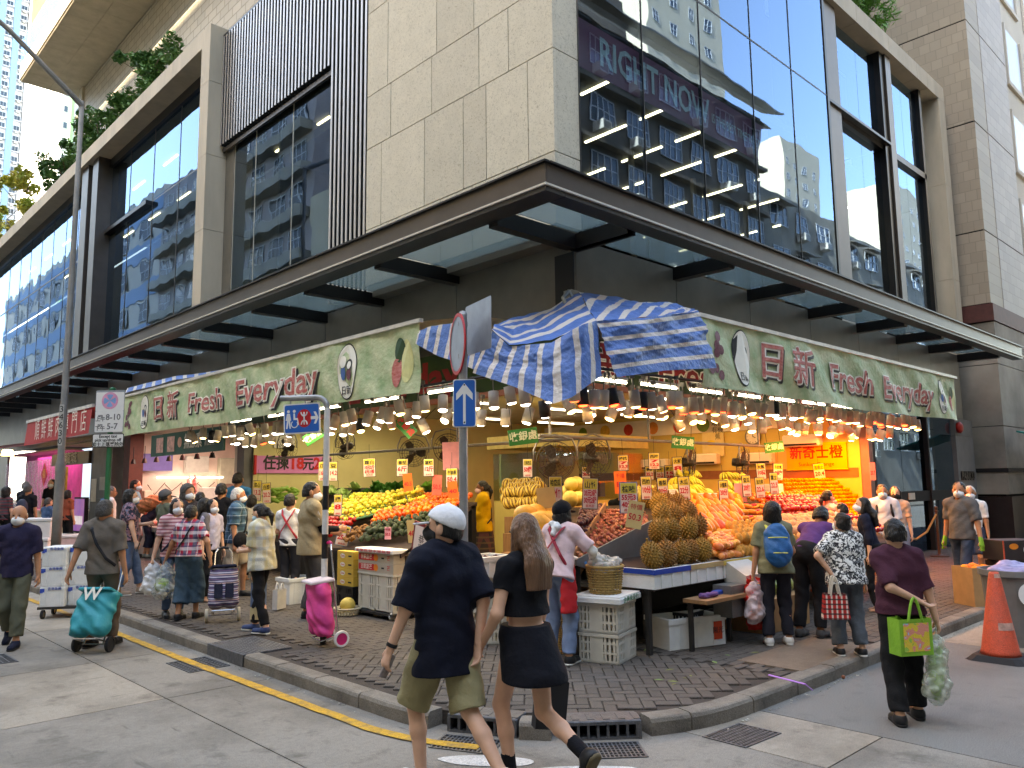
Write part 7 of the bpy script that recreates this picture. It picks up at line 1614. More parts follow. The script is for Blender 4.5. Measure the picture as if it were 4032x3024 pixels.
navy=C_('navy_cotton',(30,34,52)); jeans=C_('blue_denim',(84,104,134),var=.2); jeansd=C_('dark_denim',(52,64,84),var=.2); jeansg=C_('grey_denim',(84,90,96),var=.2); blackc=C_('black_cotton',(26,26,30)); blackp=C_('black_trousers',(30,30,32)); whitec=C_('white_cotton',(222,222,222)); 
sh_k=mat('black_shoe',(30,30,32),.5); sh_w=mat('white_shoe',(222,220,216),.6); sh_n=mat('navy_shoe',(40,58,98),.6)
# --- foreground couple
def local(at,theta,H,z,wp): return tuple((Matrix.Translation(gnd(at[0],at[1],z))@Matrix.Rotation(yaw_of(theta),4,'Z')).inverted()@wp/(H/1.7))
def atdepth(x,y,ref):
    f=RW@Vector((0,0,-1)); r=ray(x,y); return CAM+r*((ref-CAM).dot(f)/r.dot(f))
ca,ga=(962,1705),(1140,1705); mid=(gnd(*ca,0)+gnd(*ga,0))/2+Vector((0,0,.7)); hold=atdepth(1034,1388,mid)
cman=person('man in white cap, navy tee and khaki shorts walking hand in hand',ca,-42,H=1.70,z=0,lean=.03,hd=(.6,-.15),lf=(-.09,.14,0),rf=(.06,-.42,.10,-.8),lh=(-.34,.13,.765),rh=local(ca,-42,1.70,0,hold),pz=.89,shirt=C_('navy_tee',(20,23,36)),sleeve=.98,hem=.715,loose=.036,bottom='shorts',bm=C_('khaki_shorts',(150,140,104)),blen=.99,bw=.03,hair='short',cap=C_('white_cap',(226,226,228)),mask=m_maskk,skin=0,shoe=sh_w,sole=m_sole,h=.0072,curl=(.8,.6))
cgirl=person('woman with long brown hair in black crop top and mini skirt',ga,-38,H=1.64,z=0,fem=True,hd=(.0,.05),lf=(-.07,.10,0),rf=(.06,-.44,.22,-1.0),lh=local(ga,-38,1.64,0,hold+Vector((.02,-.02,.01))),rh=(.22,.16,.80),pz=.905,shirt=C_('black_crop',(22,23,28)),sleeve=.5,hem=1.075,loose=0,bottom='skirt',bm=C_('black_mini_skirt',(20,21,28)),blen=.66,bw=.03,hair='long',hm=m_hairb,skin=0,shoe=sh_k,sole=mat('brown_sole',(96,84,60),.7),h=.0072,sock=blackc)
# --- left pavement and road
oldm=person('bald old man with mask in dark purple tee at the left edge',(24,1396),165,top=1092,z=0,lean=.03,lf=(-.10,.20,0),rf=(.10,-.20,.07,-.5),lh=(-.26,.02,.80),rh=(.27,.0,.80),shirt=C_('purple_navy_tee',(46,42,66)),sleeve=.9,hem=.84,loose=.02,bm=C_('olive_cargo',(92,92,76)),blen=.86,bw=.022,hair='bald',hm=m_hairw,mask=m_mask,skin=1,shoe=navy,h=.010)
ta=(212,1398)
grey=person('man in taupe tee pulling a teal trolley, seen from behind',ta,2,top=1079,z=0,lh=(-.30,-.22,.78),rh=(.27,.03,.80),lf=(-.10,-.04,0),rf=(.10,.12,0),shirt=C_('taupe_tee',(106,98,90)),sleeve=.95,hem=.84,loose=.022,bm=C_('brown_trousers',(104,88,74)),blen=.95,bw=.01,hair='short',hm=m_hairs,skin=1,shoe=blackp,h=.010,name='grey')
bobw=person('woman with black bob in navy floral blouse and jeans',(272,1285),62,top=1056,fem=True,lf=(-.10,.22,0),rf=(.10,-.12,0),lh=(-.10,.26,1.12),rh=(.30,.10,.82),shirt=splotch('navy_floral',[(40,46,66),(40,46,66),(150,110,120),(90,120,150)],16),sleeve=.7,hem=.86,loose=.02,bm=jeans,blen=.82,bw=.012,hair='bob',mask=m_mask,shoe=mat('taupe_shoe',(150,130,112),.7),sole=m_sole)
pinks=person('woman in pink striped polo with a dark crossbody strap',(372,1332),150,top=1076,fem=True,hd=(.25,0),lh=(-.27,.02,.80),rh=(.30,.0,.80),shirt=bands('pink_stripes',None,[(2,.045,0,.45,(150,72,84),.85)],base=(214,176,178)),sleeve=.8,hem=.86,loose=.015,bm=jeans,hair='bob',mask=m_mask,shoe=sh_k,eyes=True)
redp=person('short-haired woman in red plaid shirt and wide denim culottes',(402,1338),8,top=1091,fem=True,fat=.015,lean=.06,lh=(-.42,.06,.85),rh=(.36,-.02,.90),rp=(1,-.6,0),lf=(-.10,-.05,0),rf=(.08,.14,0),shirt=bands('red_plaid',None,[(0,.10,0,.4,(60,110,130),.75),(2,.10,.2,.4,(226,220,222),.6),(0,.10,.55,.12,(226,220,222),.7),(2,.10,.75,.15,(50,70,110),.7)],base=(186,44,70)),sleeve=.75,hem=.93,loose=.018,bm=C_('dark_teal_denim',(62,82,96),var=.25),blen=.62,bw=.06,hair='short',shoe=sh_k,skin=1)
bluep=person('white-haired old man in blue plaid shirt and beige shorts',(505,1290),78,top=1053,lean=.04,lf=(-.10,.14,0),rf=(.11,-.16,0),lh=(-.24,.14,.82),rh=(.26,.02,.80),shirt=bands('blue_plaid',None,[(0,.13,0,.35,(40,70,76),.7),(2,.12,.1,.35,(36,60,80),.7),(0,.13,.6,.05,(190,200,210),.7),(2,.12,.65,.05,(190,200,210),.7)],base=(64,98,124)),sleeve=.9,hem=.84,loose=.025,fat=.015,bottom='shorts',bm=C_('beige_shorts',(178,162,142)),blen=.97,bw=.035,hair='short',hm=m_hairw,mask=m_mask,skin=1,shoe=sh_k,h=.0105)
palep=person('woman with ponytail in pale plaid shirt and blue running shoes',(562,1366),-72,top=1086,fem=True,fat=.012,lean=.05,hd=(0,.25),lf=(-.09,-.13,0),rf=(.09,.16,0),lh=(-.08,.28,1.06),rh=(.08,.28,1.08),rp=(.8,-1,-.2),shirt=bands('pale_plaid',None,[(0,.12,0,.3,(196,180,120),.55),(2,.12,.1,.3,(150,160,170),.5),(1,.12,.3,.3,(196,180,120),.5)],base=(206,204,188)),sleeve=.85,hem=.82,loose=.03,bm=blackp,blen=.92,bw=.004,hair='pony',mask=m_maskb,shoe=sh_n,sole=m_sole,h=.0105)
khaki=person('man in khaki tee with white shoulder stripes and black arm sleeves',(668,1338),62,top=1040,hd=(-.35,.05),lh=(-.12,.30,1.05),rh=(.08,.34,1.10),lf=(-.11,.0,0),rf=(.11,.05,0),shirt=C_('khaki_tee',(158,142,112)),sleeve=.8,hem=.80,loose=.025,fat=.015,bm=C_('charcoal_trousers',(76,74,74)),bw=.022,hair='short',mask=m_mask,skin=1,shoe=sh_k,long_sleeve=blackc,h=.0105)
st_=MB()
for dz in (-.016,0,.016):
    a_=[W(khaki,khaki['SH'][1]+np.array((-.01,dz-.015,.078))*khaki['k']),W(khaki,khaki['SH'][1]+np.array((.072,dz-.012,.03))*khaki['k']),W(khaki,khaki['SH'][1]*.45+khaki['EL'][1]*.55+np.array((.075,dz,.0))*khaki['k'])]; st_.tube(a_,.005,4)
def stick(o,inf): o.parent=inf['t']; o.matrix_parent_inverse=inf['M'].inverted(); return o
stick(st_.build('shoulder_stripes',whitec),khaki)
person('woman with dark wavy hair and glasses behind the pink polo',(398,1290),120,top=1046,fem=True,shirt=C_('dark_blouse',(50,48,56)),bm=blackp,hair='curly',hm=m_hairs,mask=m_mask,skin=1,h=.013)
person('woman with black bob in pale lavender top behind the red plaid shirt',(452,1300),118,top=1078,fem=True,shirt=C_('lavender_top',(186,180,200)),bm=blackp,hair='bob',mask=m_mask,h=.013)
person('man in black tee seen from behind left of the blue plaid shirt',(472,1268),8,top=1043,shirt=blackc,bm=blackp,hair='short',h=.013,skin=1)
person('woman with long dark hair between the plaid shirts',(436,1300),60,top=1075,fem=True,shirt=C_('grey_top',(110,106,110)),bm=blackp,hair='long',hm=m_hairk,h=.013)
person('shop worker in bright blue tee at the shop column',(508,1235),0,top=1020,shirt=C_('bright_blue_tee',(60,130,190)),bm=blackp,hair='short',h=.014,skin=1)
straps=person('woman in white tee with crossed red apron straps',(622,1300),5,top=1066,fem=True,lh=(-.12,.26,1.05),rh=(.14,.26,1.05),shirt=whitec,sleeve=.8,hem=.88,bm=C_('pinstripe_black',(46,46,52)),hair='short',shoe=sh_k,h=.012)
m_strap=mat('red_strap',(160,40,56),.7,var=.05); 
def crossstraps(inf,m_,nm='apron_strap',o=0):
    k=inf['k']
    for sd in (-1,1):
        pts=[W(inf,inf['tor']((sd*.10,-.05,1.455))),W(inf,inf['tor']((sd*.075,-.13-o,1.37))),W(inf,inf['tor']((0,-.142-o,1.25))),W(inf,inf['tor']((-sd*.10,-.136-o,1.10))),W(inf,inf['tor']((-sd*.15,-.07,1.0)))]
        stick(MB().tube(pts,.017*k,6,flat=.35).build(nm,m_),inf)
crossstraps(straps,m_strap)
butch=person('butcher in teal polo and pale apron with red gloves',(286,1205),78,top=1036,lh=(-.1,.3,.98),rh=(.14,.28,.92),shirt=C_('teal_polo',(92,130,150)),bm=C_('pale_apron',(226,196,196)),bw=.02,hair='short',mask=m_maskb,skin=1,glove=mat('red_glove',(200,50,50),.6),shoe=sh_k,h=.013)
bend=person('man in dark clothes bending over with a brown sack on his back',(312,1205),72,H=1.66,lean=.85,hd=(0,-.5),lh=(-.12,.62,.72),rh=(.14,.62,.72),lf=(-.1,.0,0),rf=(.1,.1,0),shirt=navy,bm=navy,blen=.6,bw=.03,hair='short',mask=m_mask,skin=1,shoe=C_('grey_trainer',(130,132,126)),h=.013)
s=SDF(.016,.08); s.cone((0,-.15,0),(0,.25,.12),.17,.15).ell((0,.05,.1),(.2,.22,.16)); 
s.build('brown_sack',mat('sacking',(150,108,76),.9,var=.2,scale=9,bump=.6,bscale=40),M=bend['M']@Matrix.Translation(Vector(bend['tor']((0,-.20,1.22)))),label='crumpled brown sack carried on the bending man',cat='sack',noise=.014,nfreq=24)
for (lb,at_,th,tp,kw) in (('man in grey cap browsing behind the striped polo',(350,1262),40,1058,dict(shirt=C_('olive_tee',(96,100,84)),cap=C_('grey_cap',(90,90,92)))),('woman in cream blouse browsing the greens',(540,1255),15,1068,dict(shirt=C_('cream_blouse',(206,196,176)),fem=True,hair='bob')),('woman in teal top beyond the culottes',(425,1262),-30,1062,dict(shirt=C_('teal_top',(70,110,110)),fem=True,hair='pony',mask=m_mask)),('man in white vest by the butcher counter',(232,1222),60,1050,dict(shirt=whitec,hm=m_hairg)),('woman in rust top near the roast shop',(140,1190),20,1058,dict(shirt=C_('rust_top',(150,80,60)),fem=True,hair='bob'))):
    person(lb,at_,th,top=tp,bm=blackp,h=.015,skin=1,**kw)
# far left
person('man in black tee with a navy backpack walking away at the left',(52,1200),5,top=1046,shirt=blackc,bm=blackp,hair='short',hm=m_hairs,skin=1,h=.014,name='bp')
person('woman in black tee with white mask facing out of the roast shop',(104,1165),175,top=1035,fem=True,shirt=blackc,bm=blackp,hair='bob',mask=m_mask,h=.016)
person('man in blue patterned shirt beside the lamp post',(98,1205),25,top=1075,shirt=splotch('blue_pattern',[(58,84,120),(58,84,120),(90,116,150)],22),bm=jeans,hair='short',hm=m_hairs,h=.014)
person('woman with curly hair in maroon striped top at the far left',(6,1195),20,top=1052,fem=True,shirt=bands('maroon_stripes',None,[(2,.08,0,.4,(120,50,60),.9)],base=(70,66,70)),bm=blackp,hair='curly',h=.014)
person('grey-haired person in dark jacket beyond the backpack man',(48,1180),10,top=1040,shirt=C_('dark_jacket',(44,46,54)),bm=blackp,hair='short',hm=m_hairg,h=.016)
# --- corner and right
yel=person('woman in mustard yellow blouse holding a melon by the shop counter',(1045,1245),-95,top=1038,fem=True,lean=.03,lh=(-.05,.30,1.02),rh=(.10,.30,1.02),shirt=C_('mustard_blouse',(206,158,36)),sleeve=1.5,hem=.80,loose=.035,bottom='skirt',bm=bands('dark_plaid_skirt',None,[(0,.1,0,.3,(90,50,50),.8),(2,.1,0,.3,(90,70,50),.8)],base=(44,36,40)),blen=.3,bw=.05,hair='pony',mask=m_maskp,skin=2,h=.012)
apr=person('stall woman in pink tee, red apron and black cap sorting lychees',(1206,1434),32,H=1.52,fem=True,lean=.30,hd=(-.1,-.35),lh=(.05,.42,1.02),rh=(.22,.42,1.04),rp=(1,-.4,-.3),lf=(-.10,.0,0),rf=(.13,.02,0),shirt=C_('pale_pink_tee',(226,196,198)),sleeve=.8,hem=.88,loose=.022,bm=C_('washed_denim',(118,136,166),var=.2),blen=.93,bw=.018,hair='bob',cap=blackc,shoe=sh_k,sole=m_sole,long_sleeve=C_('white_sleeve',(222,216,204)),glove=mat('blue_glove',(70,140,200),.5),h=.0105)
crossstraps(apr,m_strap,o=.022)
q=SDF(.011,.02); k=apr['k']; q.cone(np.array((.13,.02,1.0))*k,np.array((.175,-.06,.56))*k,.095*k,.115*k,flat=((1,-.35,0),.4)); q.cut((0,0,.54*k),(0,0,-1)); stick(q.build('apron_skirt',mat('red_apron',(190,30,36),.8,bump=.3,bscale=30),M=apr['M'],noise=.005,nfreq=30),apr)
q=SDF(.011,.03); q.cone(apr['tor']((-.07,-.11,1.44)),apr['tor']((.02,-.125,1.40)),.035*k,.04*k).cone(apr['tor']((.0,-.13,1.40)),apr['tor']((-.02,-.15,1.32)),.035*k,.03*k); stick(q.build('neck_towel',whitec,M=apr['M'],noise=.006,nfreq=40),apr)
person('balding stall keeper in dark top behind the lychee price card',(1368,1120),200,pos=(2.6,1.1,.12),H=1.66,shirt=blackc,bm=blackp,hair='short',hm=m_hairg,skin=1,h=.015)
blu=person('woman with curly black hair, olive top and blue backpack',(1684,1393),6,H=1.46,fem=True,fat=.015,lean=.14,hd=(0,-.5),lh=(-.27,.02,.80),rh=(.20,.30,.95),lf=(-.12,-.02,0),rf=(.12,.03,0),shirt=C_('olive_top',(122,122,96)),sleeve=.75,hem=.84,loose=.02,bm=C_('black_jeans',(38,38,46)),bw=.012,hair='curly',skin=1,shoe=sh_w,sole=m_sole,h=.0105)
tank=person('stooping man in purple tank top and black trousers',(1752,1376),42,H=1.62,lean=.95,hd=(0,-.3),lh=(-.10,.62,.70),rh=(.22,.42,.62),lf=(-.10,-.05,0),rf=(.11,.03,0),shirt=C_('purple_tank',(92,58,110)),sleeve=0,hem=.90,bm=blackp,bw=.012,hair='short',skin=2,shoe=C_('grey_camo_clog',(84,84,84)),h=.0105)
camo=person('woman in black and white camouflage blouse and grey jeans',(1838,1416),4,H=1.36,fem=True,fat=.03,lean=.12,hd=(.35,-.3),lh=(-.20,-.08,.98),lp=(-1,-.3,0),rh=(.26,.10,.82),lf=(-.12,.0,0),rf=(.13,-.02,0),shirt=splotch('camo_print',[(226,226,222),(226,226,222),(40,42,46),(120,122,126)],30),sleeve=.85,hem=.84,loose=.03,bm=jeansg,blen=.88,bw=.03,hair='bun',mask=m_mask,skin=0,shoe=sh_k,sole=m_sole,h=.0105)
person('girl in dusty pink tee with a striped bag strap',(1838,1300),-40,top=1086,fem=True,lean=.10,lh=(-.1,.28,1.0),rh=(.1,.3,1.0),shirt=C_('dusty_pink_tee',(196,130,120)),bm=jeansd,hair='short',mask=m_mask,h=.012,shoe=C_('pink_shoe',(214,170,166)))
person('woman with low ponytail in cream tee reaching towards the oranges',(1800,1270),68,top=1058,fem=True,lh=(-.1,.45,1.12),rh=(.12,.45,1.15),shirt=C_('cream_tee',(206,186,170)),bm=blackp,hair='pony',h=.012)
person('woman with long straight black hair and dark top',(1893,1322),-70,H=1.46,fem=True,lean=.2,hd=(.2,-.4),shirt=navy,sleeve=1.4,bm=blackp,hair='long',hm=m_hairk,mask=m_mask,h=.012)
polo=person('man with glasses in white polo carrying a black backpack',(1920,1264),-160,top=1046,lh=(-.14,.24,1.0),rh=(.16,.24,1.02),shirt=C_('white_polo',(206,208,216)),sleeve=.95,hem=.86,loose=.025,bm=jeansd,hair='short',mask=m_mask,skin=1,h=.0115)
person('woman in beige top behind the white polo',(1948,1256),-150,top=1050,fem=True,shirt=C_('beige_top',(190,160,140)),bm=C_('pale_print_skirt',(140,150,166)),bw=.04,hair='bob',mask=m_maskk,h=.013)
mar=person('woman in maroon tee with a green tote walking away in the road',(1962,1560),6,H=1.50,z=0,fem=True,fat=.012,lean=.02,lh=(.10,-.14,1.02),lp=(-1,-.35,.1),rh=(.28,-.02,.84),lf=(-.10,-.10,0),rf=(.12,.10,0),shirt=C_('maroon_tee',(74,40,54)),sleeve=.95,hem=.90,loose=.012,bm=blackp,blen=.93,bw=.022,hair='short',hm=m_hairk,skin=0,shoe=sh_k,h=.0085,curl=(.4,.9))
man2=person('man in grey tee, jeans and green gloves walking on the pavement',(2090,1292),-120,top=1040,lf=(-.09,.22,0),rf=(.09,-.24,.05,-.5),hd=(.3,0),lh=(-.30,.04,.80),rh=(.28,.0,.80),shirt=C_('charcoal_tee',(96,94,94)),sleeve=.85,hem=.86,loose=.02,bm=jeansd,bw=.008,hair='short',mask=m_mask,skin=1,shoe=sh_k,sole=m_sole,glove=mat('lime_glove',(130,180,50),.7),h=.0115)
person('white-haired man in white tee behind the grey tee',(2112,1262),-150,top=1049,shirt=whitec,bottom='shorts',bm=C_('navy_shorts',(56,64,84)),hair='short',hm=m_hairw,mask=m_mask,skin=1,h=.013,shoe=sh_k)
# ================================================================ BAGS AND TROLLEYS
def loop(a,b,h,r,m_,n=9):
    a=Vector(a);b=Vector(b); return MB().tube([a+(b-a)*(i/(n-1))+Vector((0,0,h*math.sin(PI*i/(n-1)))) for i in range(n)],r,6,cap=True)
def plastic(top,drop,w_,lab,m_,fill=None,d=.6,ang=0,hh=.012,name='plastic_bag',nz=.012,skew=(0,0)):
    t=T(name,lab,'bag',top,ang); s=SDF(hh,.05); s.cone((0,0,-.02),(skew[0]*.4,skew[1]*.4,-drop*.35),.018,w_*.34,flat=((0,1,0),d)); s.cone((skew[0]*.4,skew[1]*.4,-drop*.35),(skew[0],skew[1],-drop*.74),w_*.36,w_*.5,flat=((0,1,0),d)); s.ell((skew[0],skew[1],-drop*.8),(w_*.5,w_*.5*d,drop*.22))
    s.build('bag',m_,t,noise=nz,nfreq=30); loop((-.015,0,-.05),(.015,0,-.05),.09,.006,m_).build('handle',m_,t)
    for (kind,x,y,z,sc) in fill or []:
        inst(F[kind],'contents',(x+skew[0]*.7,y,z),(rf.uniform(0,6),rf.uniform(0,6),0) if kind!='celery' else (PI+rf.uniform(-.1,.1),.12,0),sc,parent=t)
    return t
clearf=film('clear_bag_film',(226,230,226),.32,.2); whitef=film('white_bag_film',(226,226,226),.72,.35)
plastic(W(pinks,pinks['WR'][1])+Vector((0,0,-.03)),.42,.26,'white printed plastic bag in the pink polo woman’s hand'.replace('’',"'"),whitef)
cab=ball(.9,mat('cabbage_leaf',(150,176,96),.6,var=.2,scale=8),'cabbage',r=.1,rows=8,n=14); F['cab']=cab
F['onion']=ball(.95,mat('pale_onion',(226,206,176),.5),'onion',r=.04,rows=6)
plastic(W(redp,redp['WR'][0])+Vector((0,0,-.04)),.46,.30,'clear plastic bag of cabbage and onions beside the culottes',clearf,[('cab',-.04,0,-.30,.95),('onion',.05,.02,-.40,1),('onion',-.02,-.04,-.42,1),('onion',.08,-.02,-.36,1),('onion',.03,.05,-.44,1)],d=.7)
F['celery']=blobm([(0,-.2),(.03,-.18),(.045,0),(.05,.12),(.02,.22),(0,.23)],mat('celery_green',(150,176,104),.6,var=.25,scale=14,stretch=(1,1,.1)),'celery')
plastic(W(bluep,bluep['WR'][0])+Vector((.0,0,-.04)),.46,.2,'clear bag of long green vegetables by the beige shorts',clearf,[('celery',0,0,-.26,.8),('celery',.03,.02,-.28,.75),('celery',-.03,0,-.25,.7)],d=.6)
plastic(W(blu,blu['WR'][0])+Vector((0,0,-.04)),.46,.26,'thin white plastic bag with oranges held beside the backpack woman',film('pink_white_film',(230,216,220),.5,.25),[('orange',.06,0,-.38,1.1),('orange',-.02,.03,-.40,1.1),('orange',.02,-.03,-.33,1.1)],d=.7)
plastic(W(tank,tank['WR'][1])+Vector((0,0,-.03)),.46,.22,'grey translucent bag with a watermelon held by the stooping man',film('grey_film',(150,150,150),.5,.25),[('wm',0,0,-.36,.75)],d=.8)
plastic(W(mar,mar['WR'][1])+Vector((0,0,-.06)),.52,.26,'clear plastic bag of leafy greens in the maroon woman’s right hand'.replace('’',"'"),film('greenish_film',(206,214,196),.42,.2),[('celery',-.05,0,-.30,.9),('celery',.0,.02,-.32,.85),('celery',.04,0,-.30,.85)],d=.6,hh=.009,skew=(-.08,0))
# tote bags
def tote(p,ang,w_,h_,d_,m_,lab,strap_top,sm=None,name='tote_bag',front=None,taper=1.0):
    t=T(name,lab,'bag',p,ang); x0,x1=w_/2*taper,w_/2
    vs=[(-x0,-d_/2,0),(x0,-d_/2,0),(x0,d_/2,0),(-x0,d_/2,0),(-x1,-d_/2,h_),(x1,-d_/2,h_),(x1,d_/2,h_),(-x1,d_/2,h_)]
    MB().add(vs,[(3,2,1,0),(0,1,5,4),(1,2,6,5),(2,3,7,6),(3,0,4,7)]).build('body',m_,t)
    for y in (-d_/2,d_/2): loop((-w_*.22,y,h_-.02),(w_*.22,y,h_-.02),strap_top,.010,sm or m_).build('handle',sm or m_,t)
    if front: MB().box(-w_/2+.03,w_/2-.03,-d_/2-.004,-d_/2-.001,.03,h_-.03).build('front_print',front,t)
    return t
wp=W(mar,mar['WR'][0]*.55+mar['EL'][0]*.45)
tote(wp+Vector((-.02,-.02,-.42)),yaw_of(-12),.27,.26,.13,mat('lime_nonwoven',(126,178,56),.5,bump=.3,bscale=30),'lime green tote with a colourful print hanging on the forearm',.17,front=splotch('cheerful_print',[(150,190,80),(226,196,70),(230,150,130),(150,200,220)],12,.35))
wp=W(palep,palep['EL'][1]*.5+palep['WR'][1]*.5); t=tote(wp+Vector((.0,-.05,-.74)),yaw_of(-72),.17,.34,.10,mat('blue_canvas',(96,116,150),.9,bump=.3),'slim blue and beige canvas tote on the ponytail woman’s arm'.replace('’',"'"),.38,sm=mat('grey_strap',(140,144,152),.8)); MB().box(-.086,.086,-.052,.052,-.08,.06).build('beige_base',mat('beige_canvas',(196,180,140),.9),t)
wp=W(camo,camo['WR'][0]); tote(wp+Vector((-.06,-.05,-.42)),yaw_of(10),.20,.24,.09,bands('red_check',None,[(0,.045,0,.35,(230,222,210),.8),(2,.045,0,.35,(40,30,30),.8)],base=(190,44,40)),'small red checked bag on the camouflage woman’s arm'.replace('’',"'"),.18,sm=mat('pale_strap',(206,196,180),.8),taper=1.25)
wp=atdepth(1184,1572,W(cgirl,cgirl['WR'][1])); t=tote(wp,yaw_of(-15),.20,.29,.09,mat('black_paper',(28,29,32),.6),'black paper gift bag hanging from the girl’s right hand'.replace('’',"'"),.19,sm=mat('black_cord',(20,20,22),.7),name='paper_bag')
t.rotation_euler.y=.12
tote(gnd(603,1318)+Vector((0,0,.02)),yaw_of(-70),.2,.26,.08,mat('white_paper',(206,202,196),.8),'white paper bag standing behind the black trousers',.1,name='paper_bag')
# crossbody straps and pouches
def pouch(inf,side,lab,m_,size=(.10,.05,.12),back=True,bag=True):
    k=inf['k']; sg=-1 if back else 1
    t=T('crossbody_bag',lab,'bag'); pts=[W(inf,inf['tor']((-side*.11,0,1.46))),W(inf,inf['tor']((-side*.075,sg*.135,1.36))),W(inf,inf['tor']((0,sg*.155,1.2))),W(inf,inf['tor']((side*.12,sg*.15,1.03))),W(inf,inf['tor']((side*.19,sg*.06,.94)))]
    MB().tube(pts,.016,6,flat=.4).build('strap',m_,t)
    if bag: q=SDF(.01,.03); q.ell((0,0,0),size); q.ell((0,0,-.03),(size[0]*.95,size[1],size[2]*.8)); q.build('pouch',m_,t,M=Matrix.Translation(W(inf,inf['tor']((side*.22,.02 if back else .1,.90)))))
    return t
pouch(grey,1,'black crossbody strap over the taupe tee',mat('black_webbing',(22,22,26),.8),bag=False); pouch(redp,-1,'thin black crossbody strap over the red plaid',MATS['black_webbing'],bag=False); pouch(pinks,1,'dark crossbody strap over the pink stripes',navy,back=False,bag=False)
pouch(bluep,1,'black shoulder pouch at the old man’s hip'.replace('’',"'"),blackc,size=(.11,.06,.12),back=False)
pouch(yel,-1,'dark shoulder strap over the mustard blouse',MATS['black_webbing'],bag=False)
# backpacks
def backpack(inf,m_,lab,trim,s=1.0):
    k=inf['k']*s; t=T('backpack',lab,'backpack'); q=SDF(.011,.04); TR_=inf['TR']
    c=inf['tor']((0,-.20,1.17)); q.ell(c+TR_@np.array((0,0,.06))*k,np.array((.155,.085,.20))*k,rot=TR_); q.ell(c+TR_@np.array((0,-.02,-.08))*k,np.array((.165,.10,.18))*k,rot=TR_); q.build('pack',m_,t,M=inf['M'],noise=.006,nfreq=22)
    for zz,w_ in ((.08,.125),(-.10,.135)):
        pts=[inf['M']@Vector(c+TR_@(np.array((w_*math.sin(a),-.108*math.cos(a)-.015,zz))*k)) for a in [(-1.1+2.2*i/8) for i in range(9)]]; MB().tube(pts,.006,5).build('zip',trim,t)
    for sd in (-1,1): MB().tube([W(inf,inf['tor']((sd*.085,-.14,1.36))),W(inf,inf['tor']((sd*.095,-.05,1.468))),W(inf,inf['tor']((sd*.10,.07,1.42))),W(inf,inf['tor']((sd*.12,.13,1.25))),W(inf,inf['tor']((sd*.155,.05,1.1)))],.02,6,flat=.4).build('strap',m_ if not trim==MATS.get('lime_zip') else trim,t)
backpack(blu,mat('blue_nylon',(24,92,150),.55,bump=.4,bscale=25),'blue nylon backpack with yellow zips on the olive top',mat('lime_zip',(206,206,90),.6)); backpack(polo,mat('black_nylon',(26,26,30),.6),'black backpack on the white polo',m_darkp)
bp_=person.__globals__['PEOPLE']['bp']; q=SDF(.016,.05); q.ell((0,-.2,1.2),(.16,.1,.24)); 
q.build('backpack',mat('navy_nylon',(38,44,64),.6),M=bp_.matrix_basis.copy(),label='navy backpack on the man walking away at the left',cat='backpack')
# phone and watch
ph=W(cman,cman['WR'][0]+np.array((.0,.03,-.10))); MB().bev(-.036,.036,-.005,.005,-.07,.07,.004).build('phone',mat('phone_case',(150,140,140),.25,var=.3,scale=30),M=Matrix.Translation(ph)@Euler((.3,.3,yaw_of(-60))).to_matrix().to_4x4(),label='phone in a glittery case in the capped man’s left hand'.replace('’',"'"),cat='phone')
ph=W(bobw,bobw['WR'][1]+np.array((.02,.04,-.09))); MB().bev(-.036,.036,-.005,.005,-.07,.07,.004).build('phone',m_black,M=Matrix.Translation(ph)@Euler((.3,.2,1.2)).to_matrix().to_4x4(),label='black phone in the bob-haired woman’s hand'.replace('’',"'"),cat='phone')
d_=U(cman['WR'][0]-cman['EL'][0]); wc=Vector(cman['WR'][0]-d_*.03); Mw=cman['M']@Matrix.Translation(wc)@Vector(d_).to_track_quat('Z','Y').to_matrix().to_4x4()
t=T('wrist_watch','black strapped watch on the capped man’s left wrist'.replace('’',"'"),'watch'); MB().lathe([(.031,-.011),(.034,-.011),(.034,.011),(.031,.011)],18,M=Mw).build('strap',m_shadek,t); MB().lathe([(0,0),(.018,0),(.018,.009),(.015,.011),(0,.011)],16,M=Mw@Matrix.Translation((-.032,0,0))@Matrix.Rotation(-PI/2,4,'Y')).build('dial',m_pipe,t)
q=SDF(.012,.02); q.ell((0,0,0),(.08,.08,.075)); q.build('held_melon',mat('pale_netted_melon',(196,196,150),.7,bump=.5),M=Matrix.Translation(W(yel,(yel['WR'][0]+yel['WR'][1])/2)+Vector((-.1,.02,.03))),label='pale netted melon held by the mustard-bloused woman',cat='melon')
